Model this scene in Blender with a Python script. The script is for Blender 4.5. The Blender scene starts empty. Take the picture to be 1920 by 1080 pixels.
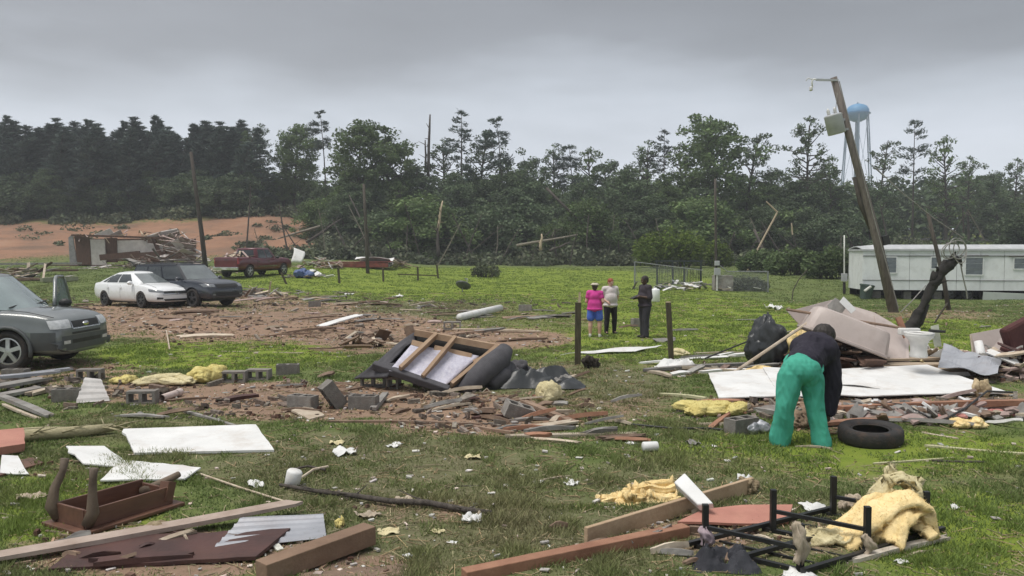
import bpy, bmesh, math, random
import numpy as np
from mathutils import Vector, Matrix, Euler, noise as mn

sc = bpy.context.scene
C = sc.collection
R = math.radians
PI = math.pi

# ---------------------------------------------------------------- camera, sky, sun, exposure
CAM_H, FPX, HOR = 2.2, 1500.0, 475.0            # eye height, focal length and horizon row of the 1920x1080 photograph
PITCH = math.atan((540 - HOR) / FPX)
cam = bpy.data.cameras.new('camera'); cam_o = bpy.data.objects.new('camera', cam); C.objects.link(cam_o)
cam.sensor_width = 36.0; cam.lens = FPX / 1920 * 36; cam.clip_start = 0.1; cam.clip_end = 6000
cam_o.location = (0, 0, CAM_H); cam_o.rotation_euler = (PI / 2 - PITCH, 0, 0)
sc.camera = cam_o

SUN_EL, SUN_AZ = R(58), R(-35)                   # high behind the cloud, a little to the left of the view
w = bpy.data.worlds.new('World'); sc.world = w; w.use_nodes = True
nt = w.node_tree; nt.nodes.clear()
def nd(t, **k):
    n = nt.nodes.new(t)
    for a, b in k.items(): setattr(n, a, b)
    return n
out = nd('ShaderNodeOutputWorld'); bg = nd('ShaderNodeBackground'); bg2 = nd('ShaderNodeBackground'); mixs = nd('ShaderNodeMixShader')
sky = nd('ShaderNodeTexSky', sky_type='NISHITA', sun_disc=False, sun_elevation=SUN_EL, sun_rotation=SUN_AZ)
sky.dust_density = 4.0
nt.links.new(sky.outputs[0], bg.inputs[0]); bg.inputs[1].default_value = 0.07
tc = nd('ShaderNodeTexCoord'); sep = nd('ShaderNodeSeparateXYZ'); nt.links.new(tc.outputs['Generated'], sep.inputs[0])
# a closed cloud deck: pale low down, heavier higher up, softly mottled
mp = nd('ShaderNodeMapping'); mp.inputs['Scale'].default_value = (1.0, 1.0, 4.2)
nt.links.new(tc.outputs['Generated'], mp.inputs[0])
no = nd('ShaderNodeTexNoise'); no.inputs['Scale'].default_value = 2.8; no.inputs['Detail'].default_value = 6; no.inputs['Roughness'].default_value = 0.5
nt.links.new(mp.outputs[0], no.inputs['Vector'])
ma = nd('ShaderNodeMath', operation='MULTIPLY_ADD'); ma.inputs[1].default_value = 0.17; ma.inputs[2].default_value = -0.085
nt.links.new(no.outputs['Fac'], ma.inputs[0])
ad = nd('ShaderNodeMath', operation='ADD'); nt.links.new(sep.outputs['Z'], ad.inputs[0]); nt.links.new(ma.outputs[0], ad.inputs[1])
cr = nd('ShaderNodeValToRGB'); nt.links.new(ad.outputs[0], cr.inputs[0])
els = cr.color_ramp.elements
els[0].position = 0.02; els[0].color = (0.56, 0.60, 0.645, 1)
els[1].position = 0.60; els[1].color = (0.28, 0.29, 0.30, 1)  # unseen zenith brightened again above the darker band
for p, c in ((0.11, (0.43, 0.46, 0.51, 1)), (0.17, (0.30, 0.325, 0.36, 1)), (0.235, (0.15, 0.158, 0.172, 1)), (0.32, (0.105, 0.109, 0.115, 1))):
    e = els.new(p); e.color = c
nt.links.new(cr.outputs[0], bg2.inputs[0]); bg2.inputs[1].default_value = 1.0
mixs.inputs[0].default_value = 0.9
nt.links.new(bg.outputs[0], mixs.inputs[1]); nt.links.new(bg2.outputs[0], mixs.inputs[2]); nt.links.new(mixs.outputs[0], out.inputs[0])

sl = bpy.data.lights.new('sun', 'SUN'); sl.energy = 1.5; sl.angle = R(30); sl.color = (1.0, 0.96, 0.9)
so = bpy.data.objects.new('sun', sl); C.objects.link(so)
sd = Vector((math.sin(SUN_AZ) * math.cos(SUN_EL), math.cos(SUN_AZ) * math.cos(SUN_EL) * -0.35, math.sin(SUN_EL))).normalized()
so.rotation_euler = sd.to_track_quat('Z', 'Y').to_euler(); so.location = (0, 0, 60)
vs = sc.view_settings; vs.view_transform = 'Standard'; vs.look = 'None'; vs.exposure = 1.12; vs.gamma = 1.0; vs.use_curve_mapping = False
sc.cycles.use_denoising = True
try: sc.cycles.denoiser = 'OPENIMAGEDENOISE'
except Exception: pass
sc.cycles.max_bounces = 6; sc.cycles.transparent_max_bounces = 8

# ---------------------------------------------------------------- helpers
def sm(a, b, t):
    t = (t - a) / (b - a); t = 0.0 if t < 0 else 1.0 if t > 1 else t
    return t * t * (3 - 2 * t)
def lerp(a, b, t): return a + (b - a) * t
HILL = ((62, 0), (70, .15), (80, .75), (95, 2.3), (107, 3.7), (112, 4.6), (120, 6.6), (150, 8.0), (400, 9.0))
def H0(x, y):
    z = 1.1 * sm(35, 105, y)
    z -= 0.62 * math.exp(-((x - 24) ** 2 / 260 + (y - 46) ** 2 / 150))
    z += 0.5 * sm(37, 54, y) * sm(-7, -15, x)
    wl = sm(-13, -33, x)
    if wl > 0 and y > 62:
        for (a, za), (b, zb) in zip(HILL, HILL[1:]):
            if y <= b: e = lerp(za, zb, (y - a) / (b - a)); break
        else: e = 9.0
        z += e * wl
        if y > 84: z += wl * sm(84, 96, y) * (.9 * mn.noise((x * .09, y * .10, 4)) + .45 * mn.noise((x * .25, y * .25, 8)) + .8 * sm(-50, -38, x) * sm(100, 110, y) * sm(126, 112, y))
    z += 4.0 * sm(108, 170, y) * sm(18, 60, x) + 2.5 * sm(115, 200, y) * (1 - wl)
    return z
def H(x, y):
    z = H0(x, y)
    if y < 140:
        a = 1.0 if y < 60 else 1 - (y - 60) / 80
        z += a * (0.05 * mn.noise((x * .45, y * .45, 3.1)) + 0.02 * mn.noise((x * 1.7, y * 1.7, 7.7)))
    return z
CP, SP = math.cos(PITCH), math.sin(PITCH)
def ray(px, py):
    u = (px - 960) / FPX; v = (540 - py) / FPX
    return Vector((u, CP + v * SP, -SP + v * CP))
def P(px, py, d):                                # the point seen at that pixel, d metres away along the view
    r = ray(px, py); return Vector((0, 0, CAM_H)) + r * (d / r.y)
def G(px, py, lift=0.0):                         # the point of the ground seen at that pixel
    r = ray(px, py); t = 3.0
    while t < 400:
        p = r * t
        if p.z + CAM_H <= H(p.x, p.y) + lift: break
        t *= 1.01
    a, b = t / 1.01, t
    for _ in range(14):
        m = (a + b) / 2; p = r * m
        if p.z + CAM_H <= H(p.x, p.y) + lift: b = m
        else: a = m
    p = r * b
    return Vector((p.x, p.y, H(p.x, p.y) + lift))
def pix(p):                                      # only used to plan sizes
    v = Vector(p) - Vector((0, 0, CAM_H)); f = v.y * CP - v.z * SP
    return 960 + v.x / f * FPX, 540 - (v.y * SP + v.z * CP) / f * FPX

MATS = {}
def mat(name, col, col2=None, scale=6.0, rough=0.75, bump=0.25, bscale=30.0, metal=0.0, dirt=0.0, dirtcol=(0.16, 0.085, 0.05), objvar=0.0, spec=0.4, stretch=None, coat=0.0, tint=False, trans=0.0, split=(0.35, 0.65)):
    if name in MATS: return MATS[name]
    m = bpy.data.materials.new(name); m.use_nodes = True; t = m.node_tree; ns = t.nodes; L = t.links
    b = ns['Principled BSDF']
    b.inputs['Roughness'].default_value = rough; b.inputs['Metallic'].default_value = metal
    b.inputs['Specular IOR Level'].default_value = spec; b.inputs['Coat Weight'].default_value = coat
    tcn = ns.new('ShaderNodeTexCoord'); vec = tcn.outputs['Object']
    if stretch:
        mpn = ns.new('ShaderNodeMapping'); mpn.inputs['Scale'].default_value = stretch; L.new(vec, mpn.inputs[0]); vec = mpn.outputs[0]
    n1 = ns.new('ShaderNodeTexNoise'); n1.inputs['Scale'].default_value = scale; n1.inputs['Detail'].default_value = 6; n1.inputs['Roughness'].default_value = 0.62
    L.new(vec, n1.inputs['Vector'])
    r1 = ns.new('ShaderNodeValToRGB'); L.new(n1.outputs['Fac'], r1.inputs[0])
    c2 = col2 or tuple(c * 0.72 for c in col)
    r1.color_ramp.elements[0].position = split[0]; r1.color_ramp.elements[0].color = (*c2, 1)
    r1.color_ramp.elements[1].position = split[1]; r1.color_ramp.elements[1].color = (*col, 1)
    co = r1.outputs[0]
    def mx(fac, a, bcol, mode='MIX'):
        n = ns.new('ShaderNodeMix'); n.data_type = 'RGBA'; n.blend_type = mode
        if isinstance(fac, float): n.inputs[0].default_value = fac
        else: L.new(fac, n.inputs[0])
        L.new(a, n.inputs[6])
        if isinstance(bcol, tuple): n.inputs[7].default_value = (*bcol, 1)
        else: L.new(bcol, n.inputs[7])
        return n.outputs[2]
    if dirt:
        n2 = ns.new('ShaderNodeTexNoise'); n2.inputs['Scale'].default_value = scale * 0.6 + 1.3; n2.inputs['Detail'].default_value = 8; n2.inputs['Roughness'].default_value = 0.7
        L.new(tcn.outputs['Object'], n2.inputs['Vector'])
        r2 = ns.new('ShaderNodeMapRange'); r2.inputs[1].default_value = 0.5; r2.inputs[2].default_value = 0.75; r2.inputs[4].default_value = dirt
        L.new(n2.outputs['Fac'], r2.inputs[0]); co = mx(r2.outputs[0], co, dirtcol)
    if tint:
        at = ns.new('ShaderNodeAttribute'); at.attribute_name = 'tint'; co = mx(1.0, co, at.outputs['Color'], 'MULTIPLY')
    if objvar:
        oi = ns.new('ShaderNodeObjectInfo'); mr = ns.new('ShaderNodeMapRange'); mr.inputs[3].default_value = 1 - objvar; mr.inputs[4].default_value = 1 + objvar
        L.new(oi.outputs['Random'], mr.inputs[0])
        cb = ns.new('ShaderNodeCombineColor')
        for i in range(3): L.new(mr.outputs[0], cb.inputs[i])
        co = mx(1.0, co, cb.outputs[0], 'MULTIPLY')
    L.new(co, b.inputs['Base Color'])
    if bump:
        n3 = ns.new('ShaderNodeTexNoise'); n3.inputs['Scale'].default_value = bscale; n3.inputs['Detail'].default_value = 5; L.new(vec, n3.inputs['Vector'])
        bn = ns.new('ShaderNodeBump'); bn.inputs['Strength'].default_value = bump; bn.inputs['Distance'].default_value = 0.02
        L.new(n3.outputs['Fac'], bn.inputs['Height']); L.new(bn.outputs[0], b.inputs['Normal'])
    if trans:
        tr = ns.new('ShaderNodeBsdfTranslucent'); L.new(co, tr.inputs[0]); ms = ns.new('ShaderNodeMixShader'); ms.inputs[0].default_value = trans
        L.new(b.outputs[0], ms.inputs[1]); L.new(tr.outputs[0], ms.inputs[2]); L.new(ms.outputs[0], ns['Material Output'].inputs[0])
    MATS[name] = m
    return m

def tag(o, label=None, cat=None, group=None, kind=None):
    if label: o['label'] = label
    if cat: o['category'] = cat
    if group: o['group'] = group
    if kind: o['kind'] = kind
    return o
def empty(name, loc=(0, 0, 0), rz=0.0, rot=None):
    o = bpy.data.objects.new(name, None); C.objects.link(o); o.location = loc
    o.rotation_euler = rot if rot is not None else (0, 0, rz); o.empty_display_size = 0.2
    return o
def link(name, me, m=None, parent=None):
    o = bpy.data.objects.new(name, me); C.objects.link(o)
    if m is not None and not me.materials: me.materials.append(m)
    if parent is not None: o.parent = parent
    return o
def copy_tree(o, parent=None):
    c = o.copy(); C.objects.link(c); c.parent = parent
    for ch in list(o.children): copy_tree(ch, c)
    return c

class MB:
    """collects shapes and links them as one mesh"""
    def __init__(s): s.v = []; s.f = []
    def add(s, vs, fs, M=None):
        n = len(s.v)
        s.v += [tuple(M @ Vector(p)) if M is not None else tuple(p) for p in vs]
        s.f += [tuple(i + n for i in f) for f in fs]
        return s
    def box(s, c, d, rot=None, M=None):
        x, y, z = d[0] / 2, d[1] / 2, d[2] / 2
        T = Matrix.Translation(c) @ (Euler(rot).to_matrix().to_4x4() if rot else Matrix())
        if M is not None: T = M @ T
        return s.add([(-x, -y, -z), (x, -y, -z), (x, y, -z), (-x, y, -z), (-x, -y, z), (x, -y, z), (x, y, z), (-x, y, z)],
                     [(0, 3, 2, 1), (4, 5, 6, 7), (0, 1, 5, 4), (1, 2, 6, 5), (2, 3, 7, 6), (3, 0, 4, 7)], T)
    def bar(s, a, b, wd, th, up=(0, 0, 1), jag=0.0, rnd=None, taper=1.0):
        a, b = Vector(a), Vector(b); ax = (b - a).normalized(); up = Vector(up)
        sd_ = ax.cross(up)
        if sd_.length < 1e-3: sd_ = ax.cross(Vector((1, 0, 0)))
        sd_.normalize(); u = sd_.cross(ax).normalized()
        vs = []
        for p, e, k in ((a, -1, 1.0), (b, 1, taper)):
            for i, j in ((-1, -1), (1, -1), (1, 1), (-1, 1)):
                q = p + sd_ * (i * wd / 2 * k) + u * (j * th / 2 * k)
                if jag and rnd: q += ax * e * rnd.uniform(-jag, jag)
                vs.append(q)
        return s.add(vs, [(0, 1, 2, 3), (7, 6, 5, 4), (0, 4, 5, 1), (1, 5, 6, 2), (2, 6, 7, 3), (3, 7, 4, 0)])
    def plank(s, a, b, wd, th, up=(0, 0, 1), rnd=None, spl=.05, bend=.01, taper=1.0):
        """a board with a little bow and torn, splintered ends"""
        a, b = Vector(a), Vector(b); ax = b - a; ln = ax.length; ax = ax.normalized(); up = Vector(up); sd_ = ax.cross(up)
        if sd_.length < 1e-3: sd_ = ax.cross(Vector((1, 0, 0)))
        sd_.normalize(); u = sd_.cross(ax).normalized(); nc, nsg = 4, 3; vs = []; fs = []
        spl = min(spl, ln * .25); e0 = [rnd.uniform(-spl, spl * .4) for _ in range(nc + 1)]; e1 = [rnd.uniform(-spl * .4, spl) for _ in range(nc + 1)]
        for lay in (1, -1):
            for i in range(nsg + 1):
                f = i / nsg
                for j in range(nc + 1):
                    g_ = j / nc - .5; x = ln * f + (e0[j] if i == 0 else e1[j] if i == nsg else 0)
                    vs.append(a + ax * x + sd_ * (g_ * wd * lerp(1, taper, f)) + u * (lay * th / 2 * (1 if 0 < i < nsg else .75) + bend * math.sin(PI * f)))
        K = (nsg + 1) * (nc + 1); q = lambda i, j: i * (nc + 1) + j
        for i in range(nsg):
            for j in range(nc):
                f = (q(i, j), q(i + 1, j), q(i + 1, j + 1), q(i, j + 1)); fs.append(f[::-1]); fs.append(tuple(k + K for k in f))
            for j in (0, nc):
                f = (q(i, j), q(i + 1, j), q(i + 1, j) + K, q(i, j) + K); fs.append(f if j == 0 else f[::-1])
        for j in range(nc):
            fs.append((q(0, j), q(0, j) + K, q(0, j + 1) + K, q(0, j + 1))); fs.append((q(nsg, j + 1), q(nsg, j + 1) + K, q(nsg, j) + K, q(nsg, j)))
        return s.add(vs, fs)
    def tube(s, pts, rads, n=8, cap=True):
        pts = [Vector(p) for p in pts]
        if not hasattr(rads, '__len__'): rads = [rads] * len(pts)
        base = len(s.v); vs = []; fs = []; prev = None
        for i, p in enumerate(pts):
            d = (pts[min(i + 1, len(pts) - 1)] - pts[max(i - 1, 0)]).normalized()
            if prev is None:
                prev = d.orthogonal().normalized()
            x = (prev - d * prev.dot(d))
            x = x.normalized() if x.length > 1e-4 else d.orthogonal().normalized()
            prev = x; y = d.cross(x)
            for k in range(n):
                a = 2 * PI * k / n
                vs.append(p + (x * math.cos(a) + y * math.sin(a)) * rads[i])
        for i in range(len(pts) - 1):
            for k in range(n):
                k2 = (k + 1) % n
                fs.append((i * n + k, i * n + k2, (i + 1) * n + k2, (i + 1) * n + k))
        if cap:
            fs.append(tuple(range(n))[::-1]); fs.append(tuple((len(pts) - 1) * n + k for k in range(n)))
        return s.add(vs, fs)
    def rough(s, pts, rads, n=9, k=6, amp=.25, seed=0):
        # a tube over an interpolated path with knots and splits in its surface
        pts = [Vector(p) for p in pts]; P_ = []; R_ = []
        for i in range(len(pts) - 1):
            for j in range(k): P_.append(pts[i].lerp(pts[i + 1], j / k)); R_.append(lerp(rads[i], rads[i + 1], j / k))
        P_.append(pts[-1]); R_.append(rads[-1]); b = len(s.v); s.tube(P_, R_, n)
        for i in range(b, len(s.v)):
            c = P_[min((i - b) // n, len(P_) - 1)]; v = Vector(s.v[i]); d = v - c; f = 1 + amp * (mn.noise((v.x * 6 + seed, v.y * 6, v.z * 5)) + .6 * mn.noise((v.x * 17, v.y * 17, v.z * 9 + seed)))
            s.v[i] = tuple(c + d * f)
        return s
    def cyl(s, a, b, r, n=12, r2=None): return s.tube([a, b], [r, r if r2 is None else r2], n)
    def lathe(s, prof, n=20, M=None, cap=True):
        vs = []; fs = []
        for r_, z in prof:
            for k in range(n): vs.append((r_ * math.cos(2 * PI * k / n), r_ * math.sin(2 * PI * k / n), z))
        for i in range(len(prof) - 1):
            for k in range(n):
                k2 = (k + 1) % n; fs.append((i * n + k, i * n + k2, (i + 1) * n + k2, (i + 1) * n + k))
        if cap: fs += [tuple(range(n))[::-1], tuple((len(prof) - 1) * n + k for k in range(n))]
        return s.add(vs, fs, M)
    def ell(s, c, r, nu=12, nv=8, M=None):
        prof = [(math.cos(-PI / 2 + PI * (j + .5) / nv), math.sin(-PI / 2 + PI * (j + .5) / nv)) for j in range(nv)]
        T = Matrix.Translation(c) @ Matrix.Diagonal((*r, 1))
        return s.lathe(prof, nu, (M @ T) if M is not None else T)
    def grid(s, fn, nu, nv, thick=0.0, tv=None):
        """fn(u,v) -> point; closed slab when thick"""
        top = [Vector(fn(i / nu, j / nv)) for j in range(nv + 1) for i in range(nu + 1)]
        q = lambda i, j: j * (nu + 1) + i
        fs = [(q(i, j), q(i + 1, j), q(i + 1, j + 1), q(i, j + 1)) for j in range(nv) for i in range(nu)]
        if not thick: return s.add(top, fs)
        nrm = []
        for j in range(nv + 1):
            for i in range(nu + 1):
                a = top[q(min(i + 1, nu), j)] - top[q(max(i - 1, 0), j)]; b = top[q(i, min(j + 1, nv))] - top[q(i, max(j - 1, 0))]
                n_ = a.cross(b); nrm.append(n_.normalized() if n_.length > 1e-9 else Vector((0, 0, 1)))
        bot = [p - n_ * thick for p, n_ in zip(top, nrm)]
        K = len(top)
        f2 = fs + [tuple(k + K for k in f[::-1]) for f in fs]
        edge = [q(i, 0) for i in range(nu + 1)] + [q(nu, j) for j in range(1, nv + 1)] + [q(i, nv) for i in range(nu - 1, -1, -1)] + [q(0, j) for j in range(nv - 1, 0, -1)]
        for a, b in zip(edge, edge[1:] + edge[:1]): f2.append((b, a, a + K, b + K))
        return s.add(top + bot, f2)
    def poly(s, pts, th, n=None):
        """flat polygon slab: pts are the upper corners, th its thickness"""
        pts = [Vector(p) for p in pts]
        if n is None:
            n = Vector()
            for a, b in zip(pts, pts[1:] + pts[:1]): n += a.cross(b)
            n.normalize()
            if n.z < 0: pts = pts[::-1]; n = -n
        k = len(pts); lo = [p - n * th for p in pts]
        fs = [tuple(range(k)), tuple(range(2 * k - 1, k - 1, -1))] + [((i + 1) % k, i, i + k, (i + 1) % k + k) for i in range(k)]
        return s.add(pts + lo, fs)
    def mesh(s, name):
        me = bpy.data.meshes.new(name); me.from_pydata(s.v, [], s.f); me.update(); return me
    def build(s, name, m, parent=None, smooth=False, bevel=0.0, sub=0):
        o = link(name, s.mesh(name), m, parent)
        if smooth: o.data.polygons.foreach_set('use_smooth', [True] * len(o.data.polygons))
        if bevel:
            b = o.modifiers.new('bevel', 'BEVEL'); b.width = bevel; b.segments = 2; b.limit_method = 'ANGLE'
        if sub:
            b = o.modifiers.new('sub', 'SUBSURF'); b.levels = sub; b.render_levels = sub
        return o

def np_mesh(name, verts, faces_per, m, tint=None, smooth=False):
    """verts (N,k,3): N separate k-gons"""
    N, k = verts.shape[:2]
    me = bpy.data.meshes.new(name)
    me.vertices.add(N * k); me.vertices.foreach_set('co', verts.reshape(-1).astype(np.float32))
    me.loops.add(N * k); me.loops.foreach_set('vertex_index', np.arange(N * k, dtype=np.int32))
    me.polygons.add(N); me.polygons.foreach_set('loop_start', np.arange(0, N * k, k, dtype=np.int32))
    me.polygons.foreach_set('loop_total', np.full(N, k, dtype=np.int32))
    if tint is not None:
        at = me.attributes.new('tint', 'FLOAT_COLOR', 'POINT')
        col = np.ones((N, k, 4), np.float32); col[:, :, :3] = tint[:, None, :] if tint.ndim == 2 else tint
        at.data.foreach_set('color', col.reshape(-1))
    me.update(); me.validate()
    me.materials.append(m)
    return me
# ---------------------------------------------------------------- the ground
rg = np.random.default_rng(5)
def ell_mask(list_):
    """ellipses given as (px, py, half width px, half height px, weight) on the ground, turned into world ellipses"""
    out_ = []
    for px, py, rx, ry, wt in list_:
        c = G(px, py); t = G(px, max(py - ry, 478)); b = G(px, py + ry)
        out_.append((c.x, c.y, rx * c.y / FPX, max(0.15, abs(t.y - b.y) / 2), (t.y + b.y) / 2, wt, c.x / c.y))
    return out_
DIRT = ell_mask([(860, 775, 150, 34, 1), (700, 745, 120, 26, .95), (480, 745, 160, 26, .9), (300, 735, 120, 24, .75), (960, 790, 130, 20, .8), (560, 775, 150, 14, .75),
                 (520, 610, 300, 26, 1), (330, 600, 140, 24, .95), (760, 632, 220, 18, .95), (930, 635, 130, 18, .9), (560, 575, 110, 10, .7), (700, 655, 120, 9, .6),
                 (300, 575, 140, 12, .6), (480, 560, 100, 12, .6), (200, 600, 70, 30, .8), (100, 700, 160, 28, .55),
                 (1640, 755, 330, 18, .75), (1800, 770, 170, 16, .7), (1600, 800, 90, 14, .5), (1720, 700, 260, 20, .6),
                 (300, 1040, 260, 45, .75), (640, 1060, 120, 26, .8), (120, 880, 100, 18, .45), (1320, 1000, 120, 30, .6), (800, 960, 130, 20, .5),
                 (1150, 770, 120, 24, .45), (1760, 590, 120, 9, .5), (1300, 690, 120, 12, .4), (1020, 690, 60, 14, .4), (1480, 1010, 120, 40, .3)])
BROWN = ell_mask([(960, 1000, 420, 80, .55), (700, 870, 330, 60, .55), (1300, 900, 220, 50, .5), (1100, 730, 160, 50, .6), (1700, 900, 300, 30, .3), (300, 800, 200, 30, .4), (700, 930, 220, 40, .6), (1480, 985, 200, 60, .5), (760, 580, 260, 14, .55), (1000, 600, 150, 20, .5)])
LUSH = ell_mask([(1250, 600, 330, 45, 1), (420, 665, 200, 24, 1), (900, 530, 400, 25, .8), (1600, 850, 330, 40, .7), (1750, 640, 180, 40, .8), (120, 960, 150, 60, .6), (1780, 1000, 160, 80, .6)])
def msk(L_, x, y):
    s_ = 0.0
    for cx, cy0, rx, ry, cy, wt, sl_ in L_:
        xx = (x - cx - sl_ * (y - cy0)) / rx; yy = (y - cy) / ry; d = xx * xx + yy * yy
        if d < 2.2: s_ = max(s_, wt * (1 - sm(.35, 2.2, d)))
    return s_
def cover(x, y):
    """bare soil, dry grass and lush grass at a place"""
    d = msk(DIRT, x, y); b = msk(BROWN, x, y); l = msk(LUSH, x, y)
    if x < -18 and y > 70:                       # the cleared red bank
        k = sm(-18, -27, x) * sm(66, 92, y + 9 * mn.noise((x * .07, y * .05, 2)) + 5 * mn.noise((x * .3, y * .2, 6)))
        k *= 1 - .6 * sm(110, 114, y + 3 * mn.noise((x * .1, 5, 2))) * (1 - sm(-44, -32, x))
        d = max(d, k)
    return d, b, l
xs = [0.0]
while xs[-1] < 640: xs.append(xs[-1] + max(0.16, abs(xs[-1]) * 0.035 if xs[-1] > 9 else 0.16))
xs = [-a for a in xs[:0:-1]] + xs
ys = [-60, -30, -8, 0, 2]
while ys[-1] < 700: ys.append(ys[-1] + max(0.11, ys[-1] * 0.016))
gv = []; gc = []
for y in ys:
    for x in xs:
        z = H(x, y) if y > 0 else 0.0
        if 3 < y < 130 and abs(x) < y * .75 + 3: d, b, l = cover(x, y)
        else: d, b, l = 0, .2, .3
        gv.append((x, y, z)); gc += [d, b, l, sm(-18, -24, x) * sm(66, 76, y)]
nx = len(xs)
gf = [(j * nx + i, j * nx + i + 1, (j + 1) * nx + i + 1, (j + 1) * nx + i) for j in range(len(ys) - 1) for i in range(nx - 1)]
gme = bpy.data.meshes.new('ground'); gme.from_pydata(gv, [], gf); gme.update()
ga = gme.attributes.new('cover', 'FLOAT_COLOR', 'POINT'); ga.data.foreach_set('color', gc)
gme.polygons.foreach_set('use_smooth', [True] * len(gme.polygons))
def ground_mat():
    m = bpy.data.materials.new('ground'); m.use_nodes = True; t = m.node_tree; ns = t.nodes; L = t.links
    b = ns['Principled BSDF']; b.inputs['Roughness'].default_value = 0.95; b.inputs['Specular IOR Level'].default_value = 0.15
    tcn = ns.new('ShaderNodeTexCoord'); vec = tcn.outputs['Object']
    at = ns.new('ShaderNodeAttribute'); at.attribute_name = 'cover'; sp = ns.new('ShaderNodeSeparateColor'); L.new(at.outputs['Color'], sp.inputs[0])
    def nz(s, det=6, ro=.65):
        n = ns.new('ShaderNodeTexNoise'); n.inputs['Scale'].default_value = s; n.inputs['Detail'].default_value = det; n.inputs['Roughness'].default_value = ro; L.new(vec, n.inputs['Vector']); return n.outputs['Fac']
    def ramp(f, stops):
        n = ns.new('ShaderNodeValToRGB'); L.new(f, n.inputs[0]); e = n.color_ramp.elements
        e[0].position, e[0].color = stops[0][0], (*stops[0][1], 1); e[1].position, e[1].color = stops[-1][0], (*stops[-1][1], 1)
        for p, c in stops[1:-1]: k = e.new(p); k.color = (*c, 1)
        return n.outputs[0]
    def math_(op, a, b_, c=None):
        n = ns.new('ShaderNodeMath'); n.operation = op
        for i, q in enumerate((a, b_) if c is None else (a, b_, c)):
            if isinstance(q, (int, float)): n.inputs[i].default_value = q
            else: L.new(q, n.inputs[i])
        return n.outputs[0]
    def mr(f, a, b_, c=0., d=1.):
        n = ns.new('ShaderNodeMapRange'); L.new(f, n.inputs[0])
        for i, q in enumerate((a, b_, c, d)): n.inputs[i + 1].default_value = q
        return n.outputs[0]
    def mx(f, a, b_):
        n = ns.new('ShaderNodeMix'); n.data_type = 'RGBA'
        if isinstance(f, float): n.inputs[0].default_value = f
        else: L.new(f, n.inputs[0])
        L.new(a, n.inputs[6]); L.new(b_, n.inputs[7]); return n.outputs[2]
    big, mid, fine = nz(0.35, 5), nz(2.2, 6), nz(14, 6, .7)
    grass = ramp(mid, [(.25, (.075, .10, .034)), (.5, (.12, .152, .050)), (.75, (.165, .19, .07))])
    lush = ramp(mid, [(.2, (.115, .155, .028)), (.45, (.165, .22, .034)), (.62, (.205, .25, .042)), (.8, (.24, .265, .062))])
    dry = ramp(fine, [(.3, (.095, .085, .05)), (.5, (.155, .14, .085)), (.7, (.22, .20, .13))])
    soil = ramp(mid, [(.25, (.12, .085, .06)), (.42, (.205, .148, .108)), (.58, (.29, .205, .15)), (.8, (.38, .295, .23))])
    soil2 = ramp(fine, [(.3, (.12, .08, .06)), (.6, (.33, .235, .17)), (.8, (.44, .36, .29))])
    soil = mx(0.35, soil, soil2)
    patch = ramp(nz(.16, 7, .62), [(.3, (.14, .105, .078)), (.45, (.25, .165, .115)), (.6, (.33, .21, .14)), (.75, (.40, .31, .24))])
    soil = mx(0.45, soil, patch)
    clay = ramp(nz(.22, 7, .65), [(.3, (.075, .042, .028)), (.43, (.17, .075, .042)), (.55, (.30, .125, .062)), (.68, (.36, .19, .115)), (.8, (.20, .14, .09))])
    soil = mx(math_('MULTIPLY', at.outputs['Alpha'], .42), soil, clay)
    lf = mr(math_('MULTIPLY_ADD', big, .7, math_('SUBTRACT', sp.outputs[2], .30)), .1, .55)
    col = mx(lf, grass, lush)
    bf = mr(math_('ADD', sp.outputs[1], math_('MULTIPLY_ADD', mid, .9, -.45)), .18, .62, 0, .85)
    col = mx(bf, col, dry)
    df = mr(math_('ADD', sp.outputs[0], math_('ADD', math_('MULTIPLY_ADD', mid, 1.5, -.75), math_('MULTIPLY_ADD', fine, 1.0, -.5))), .3, .62)
    col = mx(df, col, soil)
    L.new(col, b.inputs['Base Color'])
    bn = ns.new('ShaderNodeBump'); bn.inputs['Strength'].default_value = 0.7; bn.inputs['Distance'].default_value = 0.06
    L.new(math_('ADD', math_('MULTIPLY', fine, .5), math_('MULTIPLY', nz(45, 4), .3)), bn.inputs['Height']); L.new(bn.outputs[0], b.inputs['Normal'])
    return m
ground = link('ground', gme, ground_mat()); tag(ground, 'grass field with torn up red soil', None, None, 'structure')

# ---------------------------------------------------------------- blades of grass on the nearer ground
def lattice():
    """cover and height on a fan-shaped lattice, for quick look-up"""
    nu, nv = 300, 260
    A = np.zeros((nv, nu, 4))
    for j in range(nv):
        y = 4.0 * (86 / 4.0) ** (j / (nv - 1))
        for i in range(nu):
            x = (i / (nu - 1) * 2 - 1) * (y * .72 + .8)
            A[j, i] = (*cover(x, y), H(x, y))
    return A
LAT = lattice()
def look(x, y):
    nv, nu = LAT.shape[:2]
    v = np.clip(np.log(y / 4.0) / math.log(86 / 4.0) * (nv - 1), 0, nv - 1.001); u = np.clip((x / (y * .72 + .8) + 1) / 2 * (nu - 1), 0, nu - 1.001)
    i = u.astype(int); j = v.astype(int); fu = (u - i)[:, None]; fv = (v - j)[:, None]
    return (LAT[j, i] * (1 - fu) + LAT[j, i + 1] * fu) * (1 - fv) + (LAT[j + 1, i] * (1 - fu) + LAT[j + 1, i + 1] * fu) * fv
NZ = np.random.default_rng(9).random((256, 256))
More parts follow.
